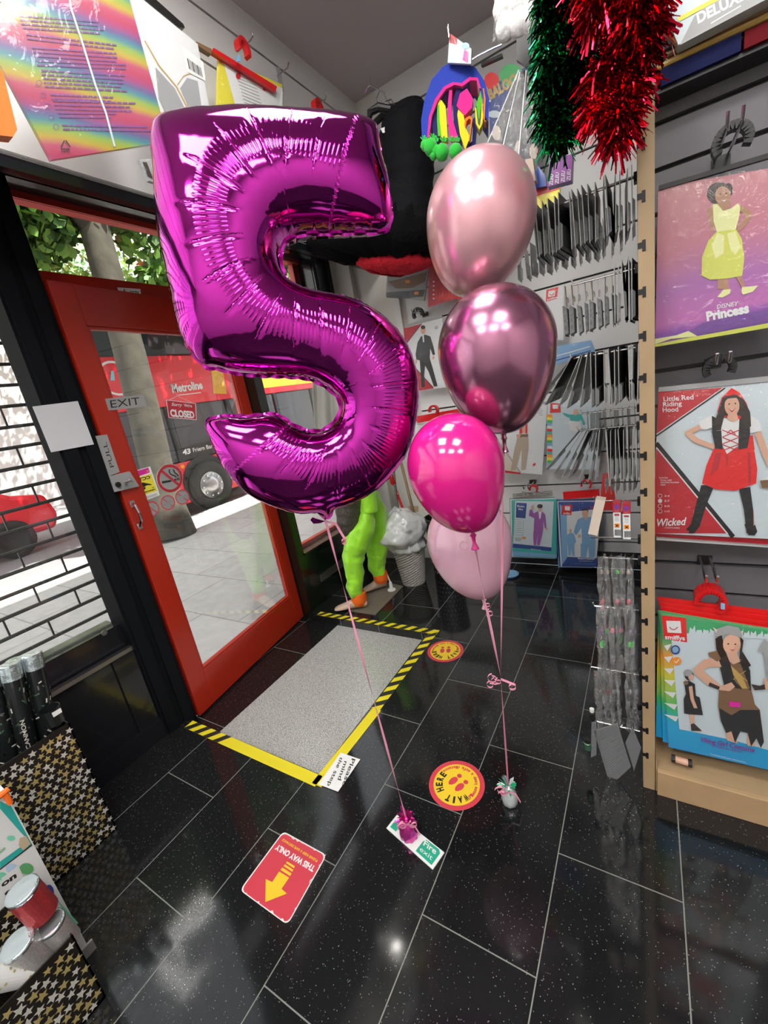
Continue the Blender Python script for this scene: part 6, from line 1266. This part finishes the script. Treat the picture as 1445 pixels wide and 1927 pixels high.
flap([(945, 790), (940, 680), (960, 560), (1000, 450), (1060, 380), (1110, 350), (1190, 355), (1250, 385), (1300, 460), (1325, 560), (1322, 690)], [(985, 780), (985, 690), (1010, 590), (1060, 510), (1120, 480), (1180, 478), (1200, 480), (1240, 440), (1270, 480), (1285, 560), (1290, 640)], 'felt_blue', 'crown', .03, .13)
flap([(975, 780), (985, 660), (1020, 560), (1070, 490), (1120, 465), (1170, 470), (1215, 435), (1262, 440), (1280, 500)], [(985, 780), (1000, 660), (1035, 570), (1080, 505), (1130, 480), (1175, 488), (1220, 455), (1255, 455), (1270, 500)], 'felt_pink', 'lining', .036, .10)
flap([(1010, 790), (1000, 690), (1030, 590), (1080, 510), (1110, 490)], [(1045, 790), (1035, 680), (1050, 590), (1085, 530), (1110, 500)], 'felt_navy', 'flap', .02, .08)
flap([(1052, 780), (1036, 680), (1034, 590), (1045, 560)], [(1090, 780), (1085, 680), (1078, 600), (1058, 570)], 'felt_yellow', 'flap', .028, .05)
flap([(1036, 770), (1030, 680), (1032, 600)], [(1055, 770), (1045, 680), (1042, 590)], 'felt_green', 'flap', .030, .05)
flap([(1105, 780), (1090, 680), (1092, 580), (1100, 510)], [(1150, 780), (1120, 680), (1112, 600), (1116, 510)], 'felt_pink', 'flap', .028, .04)
flap([(1150, 790), (1125, 680), (1120, 590), (1140, 500), (1190, 480)], [(1180, 800), (1150, 690), (1145, 600), (1165, 560), (1230, 570)], 'felt_navy', 'flap', .018, .05)
flap([(1140, 600), (1160, 530), (1200, 500), (1235, 560), (1228, 610), (1190, 650)], [(1142, 600), (1185, 655)], 'felt_pink', 'flap', .024, .05)
flap([(1145, 650), (1160, 760), (1190, 850), (1215, 780)], [(1150, 620), (1180, 650), (1200, 740), (1215, 770)], 'felt_yellow', 'flap', .022, .05)
flap([(1245, 610), (1250, 700), (1270, 735), (1288, 700), (1295, 600), (1292, 500)], [(1252, 610), (1262, 700), (1272, 715), (1278, 690), (1282, 600), (1285, 500)], 'felt_yellow', 'flap', .030, .05)
flap([(1255, 600), (1268, 690), (1280, 600), (1285, 480)], [(1250, 600), (1262, 560), (1270, 540), (1280, 480)], 'felt_green', 'flap', .026, .04)
flap([(1296, 500), (1306, 560), (1300, 680), (1310, 685)], [(1290, 500), (1297, 560), (1292, 670), (1302, 690)], 'felt_orange', 'flap', .034, .05)
flap([(1185, 700), (1190, 670), (1215, 655), (1232, 670), (1215, 800)], [(1192, 720), (1198, 685), (1213, 670), (1222, 680), (1210, 800)], 'felt_orange', 'flap', .034, .04)
flap([(1170, 800), (1200, 850), (1245, 840), (1255, 700), (1245, 660)], [(1175, 780), (1205, 820), (1230, 800), (1235, 700), (1230, 680)], 'felt_navy', 'flap', .010, .05)
for k, (x, y, r) in enumerate(((962, 825, 22), (993, 835, 34), (1022, 858, 26), (1058, 865, 34), (1135, 860, 32), (1010, 880, 20))):
    c = JP(*j2(x, y), .07); rr_ = r/3.01*2.1/794; o = MB().lathe([(0, -rr_), (rr_*.6, -rr_*.8), (rr_, 0), (rr_*.75, rr_*.7), (rr_*.2, rr_*1.05), (0, rr_*1.05)], c, (0, 0, 1), 'felt_pom', 18).build('pom_ball', jt, smooth=True)
for (x, y) in ((1005, 785), (1020, 800), (1065, 800), (1110, 800), (1140, 800), (955, 795)):
    c = JP(*j2(x, y), .075); mb = MB()
    for a in range(4): th = a*PI/2+.4; d = RT*math.cos(th)*.016+UP*(.006+.018*abs(math.sin(th))); s = UP*.008-RT*.004; mb.slab([c, c+d*.5+s, c+d, c+d*.5-s], -jn*.003, 'felt_pom')
    mb.build('leaf_collar', jt)
t, pn = pack('hanging_card', 'small illustrated card hanging above the jester hat', 'card', PL('y', 2.0), [(842, 118), (886, 120), (887, 92), (846, 62)], 'p_pale'); pn.sh([(846, 62), (860, 72), (860, 84), (846, 80)], 'p_red').sh([(870, 112), (874, 92), (882, 100), (880, 118)], 'p_magenta').el(876, 86, 7, 6, 'p_sky').sh([(850, 90), (864, 94), (864, 110), (850, 108)], 'p_white'); done(pn, t)
wire_hook([(845, 70), (844, 58), (843, 52), (843, 46)], 1.99, 'thin chrome hook holding the small card above the jester hat')
wire_hook([(880, 118), (900, 105), (930, 90), (944, 84)], 2.2, 'thin chrome rod right of the small card')
# bag of white pompoms
P_ = PL('y', 1.62); t = thing('pompom_bag', 'clear bag of white fluffy balls at the top beside the green tinsel', 'bag', tuple(P_(965, 20))); M('cotton', (.85, .85, .84), .95, bump=.6, bscale=60)
for x, y in ((950, 52), (975, 42), (998, 30), (945, 18), (972, 6), (1000, -6), (945, -18), (975, -30)):
    c = P_(x, y, -.02); MB().lathe([(0, -.032), (.02, -.026), (.028, 0), (.02, .026), (0, .032)], c, (.1, 0, 1), 'cotton', 16).build('fluffy_ball', t, smooth=True)
mb = MB(); q = [P_(925, 80, .02), P_(1005, 60, .02), P_(1010, -70, .02), P_(945, -60, .02)]; Q = Quad(*q); n = 10; mb.add([Q(j/n, i/n, rr.uniform(-.002, .003)) for i in range(n+1) for j in range(n+1)], [(i*(n+1)+j, i*(n+1)+j+1, (i+1)*(n+1)+j+1, (i+1)*(n+1)+j) for i in range(n) for j in range(n)], 'film'); mb.build('clear_bag', t)
# ================================================================ TINSEL
M('tinsel_green', (.012, .36, .12), .1, 1); M('tinsel_green_dark', (.003, .06, .02), .22, .9); M('tinsel_red', (.85, .015, .05), .1, 1); M('tinsel_red_dark', (.25, .0, .012), .22, .9)
def tinsel(name, strands, y, r, dens, ma, mb_, label, seed, L0=.03, L1=.055):
    rr = random.Random(seed); t = thing(name, label, 'tinsel', tuple(U(*strands[0][0], 'y', y))); 
    for st in strands:
        pts = [U(a, b_, 'y', y+rr.uniform(-.03, .03)) for a, b_ in st]; core = MB().tube(pts, .004, mb_, 6).build('core_wire', t); mb = MB(); tot = sum((pts[i+1]-pts[i]).length for i in range(len(pts)-1)); n = int(tot*dens)
        for k in range(n):
            f = rr.random()*(len(pts)-1); i = min(int(f), len(pts)-2); p = pts[i].lerp(pts[i+1], f-i); d = Vector((rr.gauss(0, 1), rr.gauss(0, 1), rr.gauss(0, .8))).normalized(); L_ = rr.uniform(L0, L1)*r; w_ = rr.uniform(.0011, .0028)
            if rr.random() < .04: w_ *= 2.2
            s = d.cross(Vector((rr.gauss(0, 1), rr.gauss(0, 1), rr.gauss(0, 1)))).normalized()*w_; p = p+Vector((rr.gauss(0, 1), rr.gauss(0, 1), rr.gauss(0, 1)))*.006; e = p+d*L_+Vector((0, 0, -L_*.45)); mdp = p+d*L_*.55+Vector((0, 0, -L_*.08))
            mb.add([p-s*.6, p+s*.6, mdp+s, mdp-s, e+s*.8, e-s*.8], [(0, 1, 2, 3), (3, 2, 4, 5)], ma if rr.random() < .7 else mb_)
        o = mb.build('foil_fringe', t); o['kind'] = 'stuff'
    return t
tinsel('tinsel_garland', [[(1045, -60), (1035, 0), (1040, 100), (1030, 190), (1050, 262)], [(1060, -60), (1075, 30), (1090, 100), (1100, 128)], [(1060, 150), (1070, 200), (1062, 255)]], 1.16, .9, 8000, 'tinsel_green', 'tinsel_green_dark', 'shiny dark green tinsel garland hanging left of the red tinsel', 3)
tinsel('tinsel_garland', [[(1110, -60), (1125, 0), (1130, 35)], [(1190, -80), (1185, 0), (1200, 70), (1195, 120), (1185, 160)], [(1120, 130), (1135, 180), (1130, 215)], [(1160, 60), (1165, 140), (1175, 200), (1160, 262)], [(1225, -60), (1222, 0), (1222, 60)]], 1.13, .92, 8000, 'tinsel_red', 'tinsel_red_dark', 'shiny bright red tinsel garland hanging over the top of the wooden post', 4)
# ================================================================ ABOVE THE DOOR, ON THE BULKHEAD
def cE(x, y): return (x/3.0104, y/3.0104)
L13 = PL('x', -1.30)
def lpack(name, label, P, corners, mat, film='film', thick=.012): return pack(name, label, 'costume pack', P, corners, mat, cE, thick, film)
t, pn = lpack('costume_pack', 'rainbow striped costume bag with printed care text, large at the top left', L13, [(290, 905), (955, 800), (690, -160), (-160, 60)], 'rainbow_print', 'bag_film')
rr = random.Random(12)
for (x0, y0, x1, y1, n) in ((110, 85, 560, 140, 4), (150, 190, 650, 290, 2), (180, 265, 660, 320, 3), (205, 340, 690, 375, 2), (230, 395, 700, 440, 5), (285, 530, 640, 560, 2), (300, 565, 740, 590, 3), (330, 635, 640, 640, 2), (350, 705, 830, 720, 2)):
    for k in range(n):
        x = x0+6*k; yb = y0+22*k
        while x < x1-10:
            wd_ = rr.uniform(14, 46); s = (y1-y0)/(x1-x0)*.6; pn.k = 3; pn.sh([(x, yb+(x-x0)*s), (x+wd_, yb+(x+wd_-x0)*s), (x+wd_+1, yb+9+(x+wd_-x0)*s), (x+1, yb+9+(x-x0)*s)], 'p_violet'); x += wd_+6
pn.k = 6; pn.ln([(385, -100), (400, 40), (460, 220), (540, 480), (600, 640), (650, 830)], 11, 'p_pale')
for x, y in ((245, 538), (270, 597), (292, 660), (318, 718), (222, 470)): pn.ring(x, y, 17, .8, 'p_violet')
for a, b_ in (((345, 835), (365, 795)), ((372, 795), (398, 832)), ((392, 845), (345, 843))): pn.ln([a, b_], 7, 'p_black')
pn.tx('LDPE', (350, 862), (398, 858), (350, 850), 'p_black', .0); done(pn, t)
tag(MB().slab([PL('x', -1.28)(*cE(*p)) for p in ((-60, 760), (75, 775), (98, 735), (20, 420), (-60, 300))], (-.03, 0, 0), 'felt_orange').build('costume_bag'), 'bright orange bag cut off by the left edge of the photo', 'costume pack')
L14 = PL('x', -1.38)
t, pn = lpack('costume_pack', 'clear pack of pale grey cloth with gold edging and barcode label', L14, [(900, 720), (1200, 690), (1120, 250), (740, -60)], 'p_white', 'bag_film')
pn.ln([(820, 230), (900, 370), (1000, 490), (1095, 675)], 7, 'p_gold').ln([(1005, 480), (1040, 430), (1080, 415), (1130, 440)], 5, 'p_gold').sh([(880, 380), (990, 500), (1070, 660), (960, 690), (900, 560)], 'p_grey').sh([(1020, 500), (1060, 440), (1120, 460), (1150, 660), (1100, 680)], 'p_grey')
pn.sh([(1030, 260), (1150, 350), (1165, 460), (1060, 405)], 'paper')
for k in range(9): pn.ln([(1062+9*k, 330+6.5*k), (1074+9*k, 392+5.5*k)], 3.5 if k % 3 else 6, 'p_black')
done(pn, t)
L145 = PL('x', -1.42)
for k, (dx, lb) in enumerate(((0, 'pack of yellow cloth with white care card on a red hanger, above the 5'), )):
    t, pn = lpack('costume_pack', lb, L145, [(1230, 670), (1560, 690), (1600, 480), (1240, 320)], 'p_yellow'); pn.sh([(1262, 340), (1600, 500), (1600, 700), (1350, 660)], 'paper')
    for j in range(13): pn.ln([(1330+6*j, 400+20*j), (1440+6*j, 445+20*j)], 3, 'p_grey')
    pn.el(1350, 430, 14, 18, 'p_red2').el(1500, 500, 12, 14, 'p_red2'); done(pn, t)
tr = thing('red_hanger', 'red plastic hanger on a chrome hook left of the 5 balloon top', 'hanger', tuple(L145(*cE(1380, 300)))); MB().slab([L145(*cE(*p), .02) for p in ((1200, 290), (1560, 520), (1570, 490), (1210, 270))], (-.02, 0, 0), 'red_plastic').build('bar', tr)
def hookarc(px, py, P, r, t, c=.02, mat='red_plastic'):
    c0 = P(px, py, c); mb = MB(); pts = [c0+Vector((0, r*math.cos(a), r*1.2*math.sin(a))) for a in np.linspace(-.6, PI+.4, 14)]
    for i in range(13): mb.obox((pts[i]+pts[i+1])/2, (pts[i+1]-pts[i])/2*1.15, Vector((.014, 0, 0)), ((pts[i]+pts[i+1])/2-c0).normalized()*r*.26, mat)
    mb.build('hook', t)
hookarc(*cE(1375, 280), L145, .026, tr); MB().slab([L145(*cE(*p), .045) for p in ((1340, 345), (1362, 350), (1362, 318), (1345, 310))], (-.003, 0, 0), 'p_sky').build('size_tab', tr)
tr2 = thing('red_hanger', 'red plastic hanger on a chrome hook just above the top edge of the 5 balloon', 'hanger', tuple(L145(598, 205))); hookarc(598, 205, L145, .028, tr2); MB().slab([L145(*p, .02) for p in ((566, 212), (600, 232), (602, 224), (566, 204))], (-.02, 0, 0), 'red_plastic').build('bar', tr2)
MB().slab([L145(*p, .045) for p in ((591, 215), (597, 216), (597, 209), (591, 208))], (-.003, 0, 0), 'p_sky').build('size_tab', tr2)
t, pn = pack('costume_pack', 'pale pack with care card hanging right of the yellow one above the 5', 'costume pack', PL('x', -1.45), [(488, 225), (560, 228), (556, 212), (488, 165)], 'p_white'); pn.sh([(490, 180), (520, 198), (520, 222), (492, 222)], 'paper').el(516, 190, 3, 4, 'p_red2', 10); [pn.ln([(494, 190+6*j), (514, 198+6*j)], 1.2, 'p_grey') for j in range(5)]; done(pn, t)
t, pn = pack('costume_pack', 'slim grey pack hanging under the pale cloth pack beside the lintel', 'costume pack', L13, [(280, 340), (310, 350), (306, 298), (262, 300)], 'p_grey'); pn.sh([(268, 305), (276, 305), (288, 336), (278, 332)], 'p_hair'); done(pn, t)
def lhook(pts, x, label): return tag(MB().tube([U(a, b_, 'x', x) for a, b_ in pts], .0035, 'chrome', 8).build('wire_hook'), label, 'hook')
lhook([(464, 82), (470, 78), (476, 68), (472, 60)], -1.46, 'chrome hook tip above the first red hanger')
lhook([(521, 145), (530, 137), (541, 128), (543, 118)], -1.50, 'chrome hook over the top of the 5 between the red hangers')
lhook([(603, 192), (612, 188), (614, 180), (611, 172)], -1.50, 'chrome hook tip above the second red hanger')
for q, lb in ((((250, -40), (345, 45), (348, 52), (335, 52), (240, -25)), 'black flat bar end above the pale cloth pack'), (((370, 78), (398, 92), (398, 102), (370, 84)), 'short brown bar end beside the red hanger')):
    tag(MB().slab([PL('x', -1.40)(*p) for p in q], (-.02, 0, 0), 'black_plastic' if 'black' in lb else 'p_brown').build('display_hook'), lb, 'display hook')
tag(MB().slab([PL('x', -1.5)(*p) for p in ((519, 125), (528, 128), (534, 172), (526, 176))], (-.01, 0, 0), 'p_grey').build('metal_plate'), 'upright grey metal plate on the bulkhead under the chrome hook', 'plate')
# ================================================================ SIGNS ON THE DOOR AND POSTS
def sign(name, label, cat, P, corners, mat, cf, thick=.002, base=.0025):
    q = [P(*cf(*c), base) for c in corners]; t = thing(name, label, cat, tuple(sum(q, Vector())/len(q))); MB().slab(q, -P.n*thick, mat).build('plate', t); return t, Pen(P, cf, base+.0004)
def cS(x, y): return (150+x/4.8167, 600+y/4.8167)
def c4(x, y): return (x/3.0104, 480+y/3.0104)
def cN(x, y): return (240+x/9.03, 860+y/9.03)
M('plate_silver', (.46, .46, .46), .35, .4)
DG = PL(p0=D(0, 0, -.0105), n=DN)
t, pn = sign('exit_sign', 'silver EXIT sign stuck across the glass of the red door', 'sign', DP, [(265, 830), (612, 795), (580, 685), (232, 725)], 'plate_silver', cS); pn.tx('EXIT', (285, 808), (548, 775), (272, 735), 'p_black', .0)
done(pn, t, 'lettering')
# letters spaced: redraw as four strokes kept inside one font line
t, pn = sign('pull_sign', 'tall silver PULL sign on the left stile of the red door', 'sign', DP, [(265, 1425), (362, 1388), (248, 1048), (142, 1062)], 'plate_silver', cS); pn.tx('PULL', (312, 1340), (240, 1115), (275, 1350), 'p_black', .0); done(pn, t, 'lettering')
LF = PL('x', -1.929); M('notice_paper_shaded', (.60, .60, .64), .6)  # white notice paper toned greyer, its shade put into the colour
t, pn = sign('paper_notice', 'white sheet of paper taped to the black post left of the door', 'notice', LF, [(465, 1210), (852, 1138), (705, 745), (295, 795)], 'notice_paper_shaded', lambda x, y: (x/4.82, 600+y/4.818))
for a, b_ in (((425, 735), (500, 740)), ((540, 735), (600, 740))): pass
t, pn = sign('cctv_sticker', 'small yellow and white CCTV sticker on the red bar above the door', 'sticker', PL('x', -2.06), [(688, 255), (804, 262), (795, 192), (665, 183)], 'paper', c4)
pn.sh([(728, 215), (793, 218), (803, 258), (745, 254)], 'p_yellow').sh([(683, 243), (738, 246), (703, 190)], 'p_black').sh([(689, 240), (731, 242), (704, 198)], 'p_yellow').ln([(695, 235), (722, 222)], 7, 'p_black').tx('CCTV', (735, 220), (788, 223), (734, 203), 'p_black', .05).tx('in operation', (748, 246), (796, 249), (746, 236), 'p_black', .02); done(pn, t)
# mirrored CCTV notice seen from behind, no smoking sticker, three small discs
t, pn = sign('cctv_notice', 'yellow CCTV notice seen from behind on the door glass', 'sticker', DG, [(230, 770), (550, 650), (385, 160), (45, 258)], 'paper', cN)
pn.sh([(60, 268), (352, 180), (378, 262), (98, 362)], 'p_magenta').sh([(95, 372), (400, 285), (505, 575), (195, 665), (130, 480)], 'p_yellow').sh([(315, 260), (362, 245), (332, 212)], 'p_orange').tx('CCTV', (390, 362), (135, 432), (376, 312), 'p_black', .04).sh([(228, 450), (255, 430), (400, 462), (415, 475), (330, 480), (270, 515), (250, 500)], 'p_black').sh([(205, 535), (215, 580), (240, 545), (290, 555), (310, 530), (300, 510)], 'p_black').tx('in', (452, 518), (415, 530), (448, 503), 'p_black', .03).tx('operation', (470, 552), (212, 635), (463, 528), 'p_black', .03)
for k in range(2): pn.ln([(232, 705+22*k), (500, 618+22*k)], 8, 'p_grey')
done(pn, t)
t, pn = sign('no_smoking_sticker', 'round no smoking sticker on the lower door glass', 'sticker', DG, [(720+225*math.cos(a), 358+245*math.sin(a)) for a in [2*PI*k/36 for k in range(36)]], 'plate_silver', cN)
pn.mb.ring(pn.f, 720, 362, 215, 235, .82, 'p_red', .004, 44); pn.k = 4
pn.sh([(580, 412), (735, 390), (745, 418), (590, 450)], 'p_black').sh([(790, 375), (825, 366), (830, 400), (800, 405)], 'p_black').ln([(845, 355), (852, 398)], 14, 'p_black').ln([(868, 350), (878, 392)], 14, 'p_black')
pn.ln([(715, 210), (708, 250), (735, 295), (800, 318), (832, 340)], 18, 'p_black').ln([(780, 212), (800, 265), (850, 300), (865, 330)], 18, 'p_black'); pn.k = 10; pn.ln([(580, 235), (880, 480)], 38, 'p_red'); done(pn, t)
for x, y, lb in ((415, 880, 'left'), (685, 775, 'middle'), (932, 680, 'right')):
    t, pn = sign('prohibition_sticker', 'faded round prohibition sticker, the '+lb+' one of three under the no smoking sign', 'sticker', DG, [(x+118*math.cos(a), y+125*math.sin(a)) for a in [2*PI*k/28 for k in range(28)]], 'plate_silver', cN, .001)
    pn.mb.ring(pn.f, x, y, 122, 128, .86, 'sticker_red', .0036, 32); pn.k = 5; pn.ln([(x-80, y-60), (x+85, y+60)], 14, 'sticker_red')
    if lb == 'left': pn.el(x+20, y-30, 30, 34, 'p_grey').el(x-30, y+30, 34, 26, 'p_grey')
    if lb == 'middle': pn.ln([(x-70, y+50), (x+70, y-40)], 18, 'p_grey').ln([(x-60, y-30), (x+60, y+45)], 14, 'p_grey')
    if lb == 'right': pn.sh([(x-50, y+20), (x-60, y-10), (x+20, y-30), (x+50, y-50), (x+60, y-20), (x+30, y), (x+20, y+60), (x, y+20), (x-30, y+60)], 'p_grey')
    done(pn, t)
# hanging CLOSED sign
DC = PL(p0=D(0, 0, -.004), n=DN)
t = thing('closed_sign', 'red sorry we are closed sign hanging from a sucker on the door glass', 'sign', tuple(DC(*cS(905, 740)))); q = [DC(*cS(*p), .0) for p in ((808, 895), (1058, 915), (1050, 768), (785, 735))]; MB().slab(q, -DN*.003, 'p_red').build('plate', t); pn = Pen(DC, cS, .0004)
pn.ln([(785, 735), (1050, 768), (1058, 915), (808, 895), (785, 735)], 5, 'p_white').tx('CLOSED', (824, 882), (1042, 900), (816, 818), 'p_white', .05).tx('Sorry', (832, 788), (930, 795), (830, 757), 'p_white', .02, .3).tx("We're", (945, 796), (1018, 802), (942, 768), 'p_white', .02); done(pn, t, 'lettering')
MB().lathe([(.014, 0), (.012, .004), (.003, .005), (.003, .01), (0, .01)], DG(*cS(835, 605)), DN, 'film_grey', 18).build('sucker', t); mb = MB(); mb.tube([DC(*cS(840, 610), .004), DC(*cS(885, 700), .003), DC(*cS(800, 742), .001)], .0008, 'p_white', 5); mb.tube([DC(*cS(885, 700), .003), DC(*cS(1040, 770), .001)], .0008, 'p_white', 5); mb.build('cord', t)
# screw plate on the sill, flyer litter bits
t = MB().lathe([(.012, 0), (.012, .003), (.004, .003), (0, .002)], U(196, 1191, 'x', -1.999), (1, 0, 0), 'steel', 20); tag(t.build('round_plate'), 'small round metal plate on the black sill left of the door', 'plate')
# clear tape patch on floor
